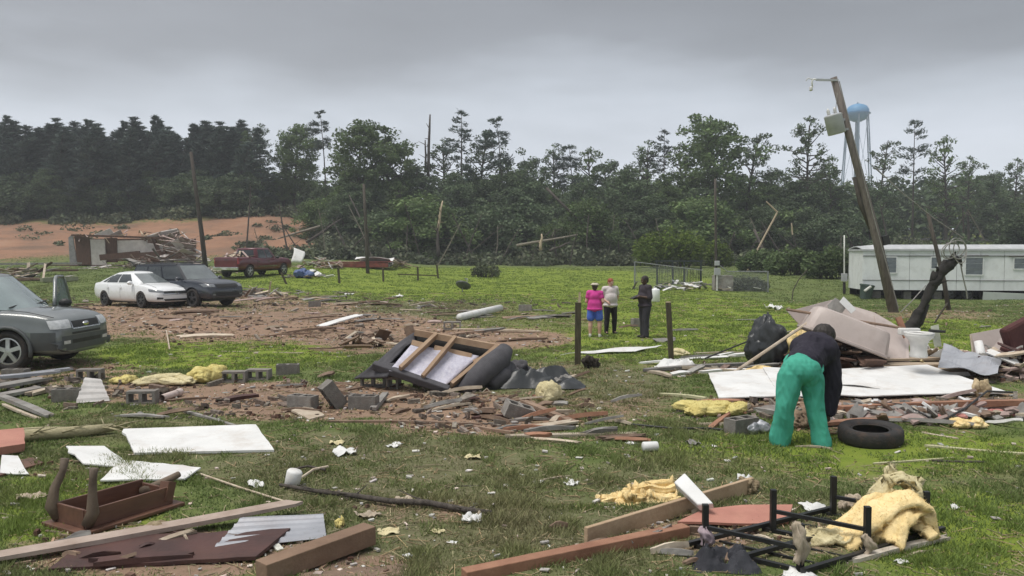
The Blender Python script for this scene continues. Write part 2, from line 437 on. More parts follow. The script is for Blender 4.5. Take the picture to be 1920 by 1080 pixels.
def vnoise(x, y):                                # smooth value noise, -1..1
    i = np.floor(x).astype(int); j = np.floor(y).astype(int); a = x - i; b = y - j; a = a * a * (3 - 2 * a); b = b * b * (3 - 2 * b)
    i &= 255; j &= 255; i2 = (i + 1) & 255; j2 = (j + 1) & 255
    return ((NZ[j, i] * (1 - a) + NZ[j, i2] * a) * (1 - b) + (NZ[j2, i] * (1 - a) + NZ[j2, i2] * a) * b) * 2 - 1
def make_grass():
    N = 1150000
    y = 4.3 * (80 / 4.3) ** rg.random(N); x = (rg.random(N) * 2 - 1) * (y * .70 + .6)
    A = look(x, y); d, b, l = A[:, 0], A[:, 1], A[:, 2]
    n1 = vnoise(x * 1.3, y * 1.3); n2 = vnoise(x * 4.5 + 9, y * 4.5); n3 = vnoise(x * .5 + 40, y * .5 + 7)
    dens = (1 - d * 1.25 + .3 * n2) * (1 - .3 * b) * (.55 + .35 * n1 + .45 * n2 + .2 * n3)
    rr = rg.random(N); k_ = rr < dens
    x, y, d, b, l, n1, n2, n3, rr, A = x[k_], y[k_], d[k_], b[k_], l[k_], n1[k_], n2[k_], n3[k_], rr[k_], A[k_]
    n = len(x)
    k = np.clip(b * .6 - .25 * l + .3 * n1 + .3 * n3 + .35 * rg.random(n) - .16, 0, 1)[:, None]
    q = np.clip(l + .45 * n2 + .25 * n3, 0, 1)[:, None]
    g1 = np.array([[.14, .195, .066]]); g2 = np.array([[.20, .275, .066]]); br = np.array([[.28, .245, .145]])
    tint = (g1 * (1 - q) + g2 * q) * (1 - k) + br * k
    tint *= rg.uniform(.7, 1.3, (n, 1))
    hh = (.016 * np.clip(1.6 * n3 + 1.2 * n2 - .7, 0, 2.2) * (y < 22) + .022 + .02 * np.clip(n1 + .4, 0, 1) + .018 * np.clip(n2, 0, 1)) * rg.uniform(.6, 1.6, n) * (1 - .3 * d)
    wd = .0012 + .00075 * y
    an = rg.random(n) * 2 * PI; ln = rg.uniform(.1, 1.3, n) * hh; la = rg.random(n) * 2 * PI
    dx, dy = np.cos(an) * wd, np.sin(an) * wd; Z = A[:, 3] - .006
    V = np.zeros((n, 3, 3))
    V[:, 0] = np.stack([x - dx, y - dy, Z], 1); V[:, 1] = np.stack([x + dx, y + dy, Z], 1)
    V[:, 2] = np.stack([x + np.cos(la) * ln, y + np.sin(la) * ln, Z + hh], 1)
    m = mat('grass_blade', (1, 1, 1), (.85, .85, .85), scale=3, rough=.8, bump=0, spec=.2, tint=True, trans=.25)
    o = link('grass', np_mesh('grass', V, 3, m, tint)); tag(o, 'short patchy lawn grass between the debris', 'grass', None, 'stuff')
make_grass()
# ---------------------------------------------------------------- fine litter: splinters, chips and clods too many to count
RUB = ell_mask([(480, 745, 300, 34, .9), (900, 770, 240, 36, .6), (1060, 790, 130, 30, .7), (1640, 770, 340, 22, .95), (1720, 700, 260, 16, .8), (760, 572, 330, 10, .9), (520, 556, 110, 10, .8), (560, 612, 330, 22, .30), (110, 715, 150, 22, .8), (1300, 690, 110, 10, .6), (60, 570, 130, 12, .6), (1500, 800, 80, 14, .6), (760, 640, 140, 10, .5)])
def make_litter():
    mb = {}
    cols = {'rubble': ((.27, .235, .20), (.12, .10, .085)), 'litter_wood': ((.42, .33, .24), (.22, .16, .11)), 'litter_pale': ((.62, .60, .56), (.40, .38, .35)), 'litter_clod': ((.15, .095, .07), (.07, .045, .035)), 'litter_straw': ((.40, .35, .22), (.26, .22, .13))}
    lab = {'rubble': 'crushed block, board ends and rubbish too small to pick apart', 'litter_wood': 'small splinters of brown wood strewn over the soil', 'litter_pale': 'small pale scraps strewn over grass and soil', 'litter_clod': 'dark clods and crumbs of red soil', 'litter_straw': 'straw-coloured stalks and twigs strewn over the grass'}
    rnd = random.Random(4)
    for kind, (c1, c2) in cols.items():
        n = {'rubble': 3300, 'litter_wood': 17000, 'litter_pale': 4400, 'litter_clod': 7000, 'litter_straw': 15000}[kind]
        y = 4.5 * (44 / 4.5) ** rg.random(n * 3); x = (rg.random(n * 3) * 2 - 1) * y * .68
        A = look(x, y); n2 = vnoise(x * 1.7, y * 1.7)
        wgt = A[:, 0] * np.clip(.25 + 1.1 * vnoise(x * .9 + 3, y * .9) + .6 * n2, .02, 1) if kind != 'litter_straw' else .35 + .4 * A[:, 1] + .3 * n2
        if kind == 'litter_pale': wgt = .5 * A[:, 0] + .1 * A[:, 1] + .03 + .25 * np.clip(n2, 0, 1)
        if kind == 'rubble':
            y = 8.5 * (50 / 8.5) ** rg.random(n * 8); x = (rg.random(n * 8) * 2 - 1) * y * .68; A = look(x, y); n2 = vnoise(x * 1.2 + 11, y * 1.2)
            wgt = np.array([msk(RUB, float(a_), float(b_)) for a_, b_ in zip(x, y)]) * np.clip(.3 + 1.6 * n2, 0, 1)
        k_ = rg.random(len(x)) < wgt; x, y, A = x[k_][:n], y[k_][:n], A[k_][:n]; k = len(x)
        L_ = rg.uniform(.015, 1, k) ** 2.2 * .2 * (.5 + .03 * y) + .01; W_ = L_ * rg.uniform(.06, .3, k); T_ = rg.uniform(.006, .02, k) * (.6 + .04 * y)
        if kind == 'rubble': L_ = (.03 + .14 * rg.random(k) ** 2.5) * (.7 + .02 * y); L_ *= rg.choice([.6, 1, 1, 1.8], k); W_ = L_ * rg.uniform(.1, .6, k); T_ = np.minimum(L_ * rg.uniform(.08, .5, k), .07)
        if kind == 'litter_clod': L_ *= .42; W_ = L_ * rg.uniform(.5, 1, k); T_ = L_ * rg.uniform(.35, .7, k)
        if kind == 'litter_pale': W_ = L_ * rg.uniform(.2, .9, k); L_ *= .5; W_ *= .5
        if kind == 'litter_straw': W_ = .002 + .0005 * y; T_ = W_; L_ *= 1.6
        a = rg.random(k) * 2 * PI; tl = rg.normal(0, .3 if kind == 'rubble' else .12, k)
        ux, uy = np.cos(a), np.sin(a); B = A[:, 3] + rg.uniform(-.004, .012, k)
        V = np.zeros((k, 5, 4, 3))
        def pt(sx, sy, top): return np.stack([x + ux * sx * L_ / 2 - uy * sy * W_ / 2, y + uy * sx * L_ / 2 + ux * sy * W_ / 2, B + tl * sx * L_ / 2 + top * T_], 1)
        c = {(i, j, t): pt(i * (1 - .25 * t * (kind == 'litter_clod')), j * (1 - .3 * t * (kind == 'litter_clod')), t) for i in (-1, 1) for j in (-1, 1) for t in (0, 1)}
        for q, f in enumerate((((-1, -1, 1), (1, -1, 1), (1, 1, 1), (-1, 1, 1)), ((-1, -1, 0), (1, -1, 0), (1, -1, 1), (-1, -1, 1)), ((1, -1, 0), (1, 1, 0), (1, 1, 1), (1, -1, 1)), ((1, 1, 0), (-1, 1, 0), (-1, 1, 1), (1, 1, 1)), ((-1, 1, 0), (-1, -1, 0), (-1, -1, 1), (-1, 1, 1)))):
            for r_, key in enumerate(f): V[:, q, r_] = c[key]
        tint = np.repeat(rg.uniform(.55, 1.25, (k, 1)) * (1 + rg.uniform(-.04, .04, (k, 3))) * (1 + rg.choice([0, 0, .12], (k, 1)) * np.array([[1, -.2, -.6]])), 5, 0)
        m = mat(kind, c1, c2, scale=20, rough=.9, bump=0, spec=.2, tint=True)
        o = link('litter', np_mesh('litter', V.reshape(-1, 4, 3), 4, m, tint)); tag(o, lab[kind], 'litter', None, 'stuff')
make_litter()
# ---------------------------------------------------------------- trees
LEAF = {
 'pine': mat('pine_needles', (.10, .13, .11), (.066, .088, .076), scale=.5, rough=.85, bump=0, spec=.15, tint=True, trans=.12, objvar=.18),
 'green': mat('leaf_green', (.14, .195, .075), (.09, .13, .056), scale=.45, rough=.8, bump=0, spec=.2, tint=True, trans=.25, objvar=.2),
 'dull': mat('leaf_dull', (.122, .165, .086), (.080, .108, .064), scale=.45, rough=.8, bump=0, spec=.2, tint=True, trans=.2, objvar=.2),
 'bright': mat('leaf_bright', (.17, .23, .045), (.085, .13, .028), scale=.8, rough=.8, bump=0, spec=.2, tint=True, trans=.3),
 'brush': mat('brush_leaf', (.15, .17, .105), (.09, .105, .07), scale=.3, rough=.9, bump=0, spec=.1, tint=True, trans=.15),
}
BARK = mat('bark', (.10, .085, .072), (.045, .038, .033), scale=3, rough=.95, bump=.6, bscale=14, stretch=(6, 6, 1))
DULLWOOD = mat('weathered_wood', (.27, .24, .19), (.16, .14, .11), scale=5, rough=.9, bump=.3)
PALEWOOD = mat('torn_wood', (.55, .46, .33), (.36, .27, .18), scale=5, rough=.85, bump=.3, stretch=(8, 8, 1))
def leaves(rng, cen, size, flat=0.6, dirs=None):
    """a quad of leaf at every centre; size (N,)"""
    n = len(cen); a = rng.normal(size=(n, 3)); a[:, 2] *= flat
    if dirs is not None: a = dirs + a * .38
    a = a; a /= np.linalg.norm(a, axis=1)[:, None] + 1e-9
    b = rng.normal(size=(n, 3)); b -= a * (a * b).sum(1)[:, None]; b /= np.linalg.norm(b, axis=1)[:, None] + 1e-9
    s1 = size[:, None] * .5; s2 = s1 * (rng.uniform(.35, .8, (n, 1)) if dirs is None else rng.uniform(.12, .3, (n, 1)))
    V = np.stack([cen - a * s1 - b * s2 * .4, cen - a * s1 * .1 - b * s2, cen + a * s1, cen + b * s2 - a * s1 * .2], 1)
    return V
def leafy(name, rng, cen, size, m, flat=.6, shade=.25, dirs=None):
    # every clump of leaves has its own slight cast
    t = np.array([[mn.noise((c[0] * .5, c[1] * .5, c[2] * .5)) for c in cen]]).T
    tint = np.clip(1 + shade * 1.6 * t + rng.uniform(-shade, shade, (len(cen), 1)), .35, 1.8) * np.array([[1, 1, 1]]) * (1 + rng.uniform(-.06, .06, (len(cen), 3)))
    return np_mesh(name, leaves(rng, cen, size, flat, dirs), 4, m, tint)
def decid(seed, Hh, Rr, base, nl, per, lsz, cr_, lean=(0, 0), kind='green', dens=1.0, limb_r=.05, top=1.0):
    rnd = random.Random(seed); rng = np.random.default_rng(seed)
    tr = MB(); pts = []
    for i in range(8):
        t = i / 7; pts.append(Vector((lean[0] * t * t + .25 * math.sin(seed + 3 * t), lean[1] * t * t + .25 * math.cos(seed * 2 + 4 * t), Hh * .9 * t)))
    r0 = Hh * .017
    tr.tube(pts, [r0 * (1 - .82 * i / 7) for i in range(8)], 7)
    cen = []
    def at(t):
        f = t * 7; i = min(6, int(f)); return pts[i].lerp(pts[i + 1], f - i)
    for i in range(nl):
        t = base + (1 - base) * (i + rnd.random()) / nl
        a = i * 2.4 + rnd.uniform(-.5, .5)
        u = (t - base) / (1 - base)
        pr = math.sin(PI * (.18 + .80 * u)) ** .7 * rnd.uniform(.55, 1.1)
        s = at(min(1, t * .93)); e = s + Vector((math.cos(a) * Rr * pr, math.sin(a) * Rr * pr, Hh * .10 * rnd.uniform(.1, 1.4) * top))
        mid = s.lerp(e, .5) + Vector((0, 0, -.02 * Hh * rnd.random()))
        tr.tube([s, mid, e], [limb_r * 1.8, limb_r, limb_r * .4], 5, False)
        for k in range(rnd.choice((1, 2, 2, 3))):
            c = s.lerp(e, rnd.uniform(.55, 1.05)) + Vector((rnd.gauss(0, .5), rnd.gauss(0, .5), rnd.gauss(0, .35))) * cr_
            n = int(per * dens * rnd.uniform(.5, 1.4)); rad = cr_ * rnd.uniform(.55, 1.15)
            q = rng.normal(size=(n, 3)); q /= np.linalg.norm(q, axis=1)[:, None]
            q *= (rng.random((n, 1)) ** .45) * rad; q[:, 2] *= .7
            cen.append(q + np.array(c))
    cen = np.concatenate(cen); size = rng.uniform(.6, 1.4, len(cen)) * lsz
    return tr.mesh('trunk'), leafy('crown', rng, cen, size, LEAF[kind])
def pine(seed, Hh, Rr, base, nw, per, lsz, sweep=.0, lean=(0, 0), kind='pine', gap=.15, pw=.75, droop=.1):
    rnd = random.Random(seed); rng = np.random.default_rng(seed)
    tr = MB(); pts = [Vector((lean[0] * (i / 7) ** 2, lean[1] * (i / 7) ** 2, Hh * i / 7)) for i in range(8)]
    r0 = Hh * .0115
    tr.tube(pts, [r0 * (1 - .9 * i / 7) for i in range(8)], 7)
    def at(t):
        f = min(.9999, t) * 7; i = int(f); return pts[i].lerp(pts[i + 1], f - i)
    cen = []; ori = []
    for i in range(nw):
        t = base + (1 - base) * (i / (nw - 1)) ** .9; t0 = t
        u = (t - base) / (1 - base)
        for k in range(5):
            if rnd.random() < gap: continue
            t = min(.985, max(base, t0 + rnd.uniform(-.8, .8) * (1 - base) / nw)); u = (t - base) / (1 - base)
            a = rnd.random() * 2 * PI; ln = (Rr * (1 - u) ** pw * (.45 + .55 * min(1, u * 5 + .3)) + .12) * rnd.uniform(.55, 1.15)
            s = at(t); e = s + Vector((math.cos(a) * ln + sweep * ln, math.sin(a) * ln, ln * rnd.uniform(-.25, .45) - droop * ln))
            tr.tube([s, e], [.045, .018], 4, False)
            n = int(per * 1.5 * (.1 + ln / Rr))
            f = rng.uniform(.25, 1.08, (n, 1)) ** .8
            q = np.array(s)[None] * (1 - f) + np.array(e)[None] * f + rng.normal(size=(n, 3)) * np.array([[.22, .22, .16]]) * (.5 + .25 * ln)
            cen.append(q); dv = (e - s).normalized() + Vector((.2 * sweep, 0, .35)); ori.append(np.tile(np.array(dv.normalized()), (n, 1)))
    cen = np.concatenate(cen); size = rng.uniform(.6, 1.4, len(cen)) * lsz * 1.05
    return tr.mesh('trunk'), leafy('crown', rng, cen, size, LEAF[kind], flat=.8, dirs=np.concatenate(ori))
T = {
 'pineA': pine(1, 20, 2.7, .12, 34, 60, .62, sweep=.35, lean=(1.5, 0), gap=.15, pw=.62, droop=-.25),
 'pineB': pine(2, 20, 3.0, .10, 32, 60, .62, sweep=.55, lean=(2.6, 0), gap=.2, pw=.7, droop=-.3),
 'pineC': pine(3, 20, 2.4, .2, 30, 60, .6, sweep=.3, lean=(.8, 0), gap=.18, pw=.6, droop=-.2),
 'loneA': pine(4, 20, 3.2, .50, 13, 44, .5, gap=.35, pw=.45, droop=-.05),
 'loneB': pine(5, 20, 2.3, .42, 15, 34, .48, sweep=-.2, gap=.35, pw=.5),
 'loneC': pine(6, 20, 3.0, .66, 9, 60, .5, sweep=-.35, lean=(-1.2, 0), gap=.25, pw=.35),
 'decA': decid(11, 18, 4.6, .25, 54, 120, .38, 1.4),
 'decB': decid(12, 18, 3.8, .18, 52, 115, .37, 1.25, lean=(.8, 0)),
 'decC': decid(13, 16, 4.8, .2, 54, 115, .40, 1.45, kind='dull'),
 'decD': decid(14, 17, 3.9, .3, 44, 100, .37, 1.2, kind='dull', lean=(-.9, .3)),
 'thinA': decid(21, 18, 4.2, .35, 46, 34, .30, .7, kind='dull', limb_r=.05),
 'thinB': decid(22, 18, 3.2, .42, 38, 32, .30, .65, lean=(1.4, 0), kind='dull', limb_r=.05),
 'thinC': decid(23, 16, 3.8, .3, 46, 28, .29, .62, lean=(-1.0, 0), kind='green', limb_r=.05),
 'mound': decid(31, 8, 4.2, .05, 46, 140, .36, 1.4, kind='dull'),
 'moundB': decid(32, 8, 4.6, .05, 46, 140, .36, 1.4, kind='green'),
}
HT = {k: max(v.co.z for v in T[k][1].vertices) for k in T}
trnd = random.Random(77)
TREES = []
def tree(kind, px, top, d, label, group=None, name='tree', rz=None, wide=1.0):
    """a tree d metres away whose crown reaches the row top"""
    g = P(px, 470, d); z0 = H(g.x, g.y) - .1
    zt = CAM_H + (HOR - top) / FPX * d
    s_ = max(.2, (zt - z0) / HT[kind])
    wide *= trnd.uniform(.85, 1.2)
    e = empty(name, (g.x, g.y, z0), trnd.uniform(-.5, .5) if rz is None else rz); e.scale = (s_ * wide, s_ * wide, s_)
    link('trunk', T[kind][0], BARK, e); link('crown', T[kind][1], None, e)
    tag(e, label, 'tree', group); TREES.append(e); return e
# the dense stand of pines above the red bank, front row first
PST = [(4, 216), (30, 228), (62, 240), (84, 232), (108, 222), (134, 238), (160, 226), (184, 232), (206, 244), (228, 228), (252, 220), (270, 216), (296, 226), (318, 238), (340, 232), (366, 238), (384, 226), (408, 242), (430, 250)]
for i, (px, ty) in enumerate(PST):
    tree(('pineA', 'pineB', 'pineC')[(i * 2) % 3], px - 8, ty, 122 + (i * 37) % 9, 'dark wind-bent pine in the dense stand above the red bank', 'pine stand above the red bank', 'pine_tree', rz=trnd.uniform(-.35, .35), wide=1.55)
for i in range(26):
    px = -60 + i * 20 + trnd.uniform(-8, 8)
    tree(('pineC', 'pineB', 'pineA')[i % 3], px, 250 + trnd.uniform(-14, 26), 119 + trnd.uniform(-2, 3), 'dark wind-bent pine in the dense stand above the red bank', 'pine stand above the red bank', 'pine_tree', rz=trnd.uniform(-.4, .4), wide=1.9)
for i in range(16):
    px = -50 + i * 33 + trnd.uniform(-10, 10)
    tree(('mound', 'decC', 'mound')[i % 3], px, 330 + trnd.uniform(-18, 22), 117 + trnd.uniform(-1, 2), 'low dark scrub tree at the foot of the pine stand', 'scrub trees under the pines', 'scrub_tree', wide=1.3)
for i in range(26):
    px = -50 + i * 19.5 + trnd.uniform(-7, 7)
    tree(('pineB', 'pineA', 'pineB', 'pineC')[i % 4], px, 236 + trnd.uniform(-12, 22), 131 + trnd.uniform(0, 6), 'dark wind-bent pine in the dense stand above the red bank', 'pine stand above the red bank', 'pine_tree', rz=trnd.uniform(-.3, .3), wide=1.9)
# trees that stand out against the sky, left to right
SKY = [
 ('decB', 462, 246, 126, 'leaning green tree at the right end of the pine stand'), ('thinA', 492, 232, 124, 'thin broken crown just right of the pine stand'),
 ('decA', 556, 230, 127, 'rounded green tree left of the tall thin pine'), ('thinB', 532, 262, 128, 'small half-stripped tree beside rounded green tree'),
 ('loneC', 613, 205, 120, 'tall thin pine with a round tuft on top, left of the big broad tree'),
 ('decA', 672, 220, 110, 'big broad leafy tree behind the flattened red roof'), ('decB', 722, 236, 111, 'right half-crown beside the big broad leafy tree'),
 ('thinC', 770, 262, 118, 'sparse tree left of the bare snag'), ('thinA', 835, 258, 117, 'dark sparse tree right of the bare snag'),
 ('loneB', 866, 206, 114, 'tall feathered pine right of the bare snag'), ('thinB', 900, 248, 118, 'narrow stripped tree between two tall pines'),
 ('loneC', 946, 216, 113, 'tall pine with hooked flat top at the centre'), ('decD', 1000, 274, 117, 'low sparse tree right of the hook-topped pine'),
 ('thinA', 1040, 268, 121, 'first of the thin ragged trees right of centre'), ('loneC', 1078, 270, 120, 'second small umbrella-topped pine right of centre'),
 ('thinC', 1112, 276, 122, 'ragged tree between two umbrella-topped pines'), ('decD', 1146, 280, 118, 'drooping dark tree left of the dip in the treeline'),
 ('thinB', 1188, 298, 124, 'low tree in the dip of the treeline'), ('thinA', 1216, 262, 116, 'loose pale green tree left of dark leaning one'),
 ('loneB', 1244, 242, 115, 'dark pine leaning left of the pointed green tree'), ('thinC', 1282, 266, 117, 'sparse tree against pointed green tree'),
 ('decA', 1327, 210, 112, 'tall pointed bright green tree right of centre'), ('thinB', 1400, 254, 114, 'twisted dark snag-like tree right of pointed green tree'),
 ('decD', 1455, 298, 118, 'short dark tree left of the leaning utility pole'), ('thinA', 1516, 218, 108, 'open-branched tree with sparse tufts behind leaning utility pole'),
 ('thinC', 1560, 290, 112, 'low ragged tree at the foot of the water tower'), ('thinB', 1646, 266, 118, 'bare-branched tree right of the water tower'),
 ('loneA', 1710, 224, 120, 'lone open-crowned pine right of water tower'), ('thinC', 1776, 254, 116, 'thin tree bending left, right of the lone pine'),
 ('thinA', 1816, 292, 122, 'sparse tree above the mobile home roof'), ('decD', 1870, 304, 126, 'rounded dull tree at right end of treeline'), ('thinA', 1905, 296, 132, 'outermost sparse tree at the right edge'),
]
for k, px, ty, d, lb in SKY: tree(k, px, ty, d, lb, 'trees along the skyline', wide=1.0 if k.startswith('lone') else .92)
# the closed wood below them
for i in range(58):
    px = 440 + (i * 1520 / 57) + trnd.uniform(-16, 16)
    base_ty = 300 + 26 * sm(900, 1200, px) + 6 * math.sin(px * .02)
    k = trnd.choice(('decA', 'decB', 'decC', 'decD', 'decC', 'decD', 'thinC'))
    tree(k, px, base_ty + trnd.uniform(-6, 46), (158 if 1665 < px < 1900 else 125 if px < 590 else 104) + trnd.uniform(0, 16), 'storm-battered leafy tree in the closed wood behind the field', 'trees of the wood behind the field', wide=1.12)
for i in range(46):
    px = 610 + (i * 1360 / 45) + trnd.uniform(-14, 14)
    k = trnd.choice(('mound', 'moundB', 'mound', 'decC'))
    if 1660 < px < 1905: continue
    tree(k, px, 392 + trnd.uniform(-30, 34), 93 + trnd.uniform(0, 12), 'low broken tree at the edge of the wood', 'broken trees at the edge of the wood', wide=1.1)
# far wood closing the gaps low down
def mass(name, label, spots, m, n, lsz, seed, flat=.6):
    rng = np.random.default_rng(seed); cen = []
    for (x, y, z, rx, rz_) in spots:
        q = rng.normal(size=(n, 3)); q /= np.linalg.norm(q, axis=1)[:, None]; q *= rng.random((n, 1)) ** .4
        cen.append(q * np.array([[rx, rx * .8, rz_]]) + np.array([[x, y, z]]))
    cen = np.concatenate(cen); size = rng.uniform(.5, 1.5, len(cen)) * lsz
    o = link(name, leafy(name, rng, cen, size, m, flat)); tag(o, label, 'wood', None, 'stuff'); return o
sp_ = []
for i in range(150):
    px = -60 + i * 14; d = 140 + trnd.uniform(0, 14); g = P(px, 470, d)
    top_ = 330 if px > 470 else 300
    zt = CAM_H + (HOR - top_ - trnd.uniform(-6, 45)) / FPX * d; z0 = H(g.x, g.y)
    sp_.append((g.x, g.y, (z0 + zt) / 2, 3.2, (zt - z0) / 2 + .5))
mass('distant_wood', 'dark closed wood far behind the field', sp_, LEAF['dull'], 420, .95, 3)
sp_ = []
for i in range(170):
    px = 470 + i * 9 + trnd.uniform(-8, 8); d = 84 + trnd.uniform(0, 14)
    if px < 600: d = 81 + trnd.uniform(0, 5)
    g = P(px, 470, d); z0 = H(g.x, g.y); hgt = trnd.uniform(.8, 2.3) * (.55 if px < 600 else 1) * (.7 + .5 * mn.noise((px * .02, 0, 0)))
    sp_.append((g.x, g.y, z0 + hgt * .35, trnd.uniform(1.2, 2.4), hgt))
for i in range(60):
    px = -40 + i * 10.5 + trnd.uniform(-6, 6); d = 113 + trnd.uniform(0, 7); g = P(px, 470, d); z0 = H(g.x, g.y)
    sp_.append((g.x, g.y, z0 + .3, trnd.uniform(1.2, 2.2), trnd.uniform(.7, 1.6)))
for i in range(40):
    px = 600 + i * 5 + trnd.uniform(-8, 8); d = 92 + trnd.uniform(0, 14); g = P(px, 470, d); z0 = H(g.x, g.y)
    sp_.append((g.x, g.y, z0 + .4, trnd.uniform(1.4, 2.4), trnd.uniform(.8, 2.2)))
mass('brushwood', 'tangled flattened brush along the foot of the wood', sp_, LEAF['brush'], 330, .42, 8)
# trunks and stems lying or leaning in the brush
def stem(px0, py0, px1, py1, d0, d1, r, m, label, name='fallen_trunk', cat='trunk'):
    a, b = P(px0, py0, d0), P(px1, py1, d1)
    mb = MB(); rr_ = random.Random(int(px0 * 7 + py0))
    pts = [a.lerp(b, t) + Vector((rr_.uniform(-.06, .06), 0, rr_.uniform(-.05, .05))) for t in (0, .25, .5, .75, 1)]
    mb.tube(pts, [r, r * .95, r * .85, r * .7, r * .45], 8)
    for k in range(3):
        p = a.lerp(b, rr_.uniform(.3, .9)); mb.tube([p, p + Vector((rr_.uniform(-1, 1), rr_.uniform(-.5, .5), rr_.uniform(-.3, 1.1)))], [r * .4, r * .12], 5)
    o = mb.build(name, m, None, True); tag(o, label, cat); return o
sp_ = []
for i in range(46):
    px = trnd.uniform(-20, 590); d = trnd.uniform(88, 112); g = P(px, 470, d)
    if g.x > -24: continue
    sp_.append((g.x, g.y, H(g.x, g.y) + .1, trnd.uniform(.4, 1.4), trnd.uniform(.2, .6)))
mass('weeds', 'low weeds and dead brush dotted over the red bank', sp_, LEAF['brush'], 70, .32, 18)
stem(1025, 352, 1120, 450, 92, 90, .16, BARK, 'dark trunk leaning down right over the brush at centre')
stem(970, 460, 1082, 440, 82, 86, .15, DULLWOOD, 'pale fallen trunk lying left of the upright splinter stump')
stem(1030, 470, 1068, 455, 81, 83, .14, BARK, 'short fallen trunk right of the upright splinter stump')
stem(1014, 470, 1016, 438, 83, 83, .16, PALEWOOD, 'upright pale splinter stump in the brush', 'splinter_stump', 'stump')
stem(820, 440, 830, 376, 88, 88, .15, PALEWOOD, 'tall pale splintered stump left of centre', 'splinter_stump', 'stump')
stem(822, 480, 820, 428, 87.5, 88, .22, BARK, 'dark lower trunk under the tall pale splintered stump', 'dead_tree', 'dead tree')
stem(803, 330, 806, 214, 112, 112, .22, BARK, 'tall bare snag sticking up above the treeline', 'bare_snag', 'snag')
stem(798, 320, 797, 262, 113, 113, .16, BARK, 'short bare snag left of the tall bare snag', 'bare_snag', 'snag')
stem(600, 425, 520, 447, 92, 90, .15, DULLWOOD, 'pale fallen trunk on the red bank right of the pickup')
stem(575, 455, 640, 410, 93, 96, .16, BARK, 'dark fallen trunk above the flattened red roof')
stem(690, 440, 655, 366, 98, 100, .13, BARK, 'thin stem leaning left behind the straight thin pole')
stem(1415, 430, 1448, 520, 88, 84, .14, BARK, 'dark broken limb hanging over the bushes', 'broken_limb', 'limb')
for i in range(54):
    px = 470 + i * 26.5 + trnd.uniform(-12, 12); d = trnd.uniform(84, 92) if px > 600 else trnd.uniform(82, 86); g = P(px, 470, d); g.z = H(g.x, g.y) - .2
    ln = trnd.uniform(2.5, 7.5); an_ = trnd.gauss(0, .55); tip = g + Vector((math.sin(an_) * ln, trnd.uniform(-1, 1), max(1.2, math.cos(an_) * ln)))
    mb = MB(); r_ = trnd.uniform(.05, .12); mid = g.lerp(tip, .5) + Vector((trnd.uniform(-.3, .3), 0, .1)); mb.tube([g, mid, tip], [r_, r_ * .85, r_ * .5], 6)
    for k in range(4):
        p = g.lerp(tip, trnd.uniform(.35, 1)); mb.tube([p, p + Vector((trnd.uniform(-1.2, 1.2), trnd.uniform(-.4, .4), trnd.uniform(-.6, .9)))], [r_ * .4, r_ * .12], 4)
    tag(mb.build('snapped_sapling', (BARK, DULLWOOD, BARK, BARK)[i % 4]), 'thin snapped sapling leaning out of the brush at the foot of the wood', 'sapling', 'snapped saplings at the foot of the wood')
for k, (a, b_, lb) in enumerate((((20, 400, 28, 376), 124, 'palest'), ((52, 402, 54, 384), 124, 'thin'), ((110, 398, 118, 380), 123, 'slanting'))):
    stem(*a, b_, b_, .16, PALEWOOD, lb + ' splintered stump below the left pines', 'splinter_stump', 'stump')
# bright shrub and hedge bushes
def bush(px, py, wpx, top, d, kind, label, n=2600, lsz=.24, seed=1):
    g = P(px, py, d); z0 = H(g.x, g.y); hw = wpx / 2 * d / FPX; hh_ = CAM_H + (HOR - top) / FPX * d - z0
    rng = np.random.default_rng(seed); cen = []; rnd = random.Random(seed)
    st = MB()
    for k in range(16):
        x = rnd.uniform(-.85, .85) * hw; h = hh_ * (1 - (x / hw) ** 2 * .45) * rnd.uniform(.75, 1.0)
        st.tube([(x * .6, rnd.uniform(-.4, .4), 0), (x, rnd.uniform(-.5, .5), h * .8)], [.05, .015], 5)
        m_ = n // 16; q = rng.normal(size=(m_, 3)); q /= np.linalg.norm(q, axis=1)[:, None]; q *= rng.random((m_, 1)) ** .4
        cen.append(q * np.array([[hw * .27, hw * .27 + .3, h * .5]]) + np.array([[x, rnd.uniform(-.6, .6), h * .52]]))
    cen = np.concatenate(cen); cen[:, 2] = np.maximum(cen[:, 2], .03)
    e = empty('shrub', (g.x, g.y, z0 - .02)); st.build('stem', BARK, e)
    link('foliage', leafy('foliage', rng, cen, rng.uniform(.6, 1.4, len(cen)) * lsz, LEAF[kind]), None, e)
    tag(e, label, 'shrub'); return e
bush(1262, 490, 150, 418, 80, 'bright', 'bright yellow-green shrub behind the dark kennel frame', 5200, .3, 41)
bush(1345, 492, 60, 445, 82, 'bright', 'smaller light green shrub right of the bright one', 2200, .28, 42)
bush(1490, 516, 110, 456, 66, 'green', 'round green bush left of the white-topped meter post', 4200, .26, 43)
bush(1570, 520, 130, 450, 62, 'green', 'dense green bush left of the mobile home', 4600, .26, 44)
bush(1430, 505, 90, 462, 70, 'green', 'green bush behind the right end of the wire fence', 3000, .26, 45)
bush(1400, 548, 84, 514, 52, 'brush', 'grey-green brush heap behind wire fence', 2800, .16, 46)
bush(910, 508, 54, 488, 62, 'brush', 'dark torn-up root clump alone in the field', 1500, .16, 47)
bush(700, 498, 70, 484, 72, 'brush', 'grey brush at the end of the flattened red roof', 1500, .2, 48)
bush(1690, 468, 150, 432, 82, 'brush', 'pale scrub behind the left end of the mobile home', 3600, .26, 49)
bush(1790, 466, 120, 428, 84, 'dull', 'dull scrub behind the middle of the mobile home', 3200, .28, 50)
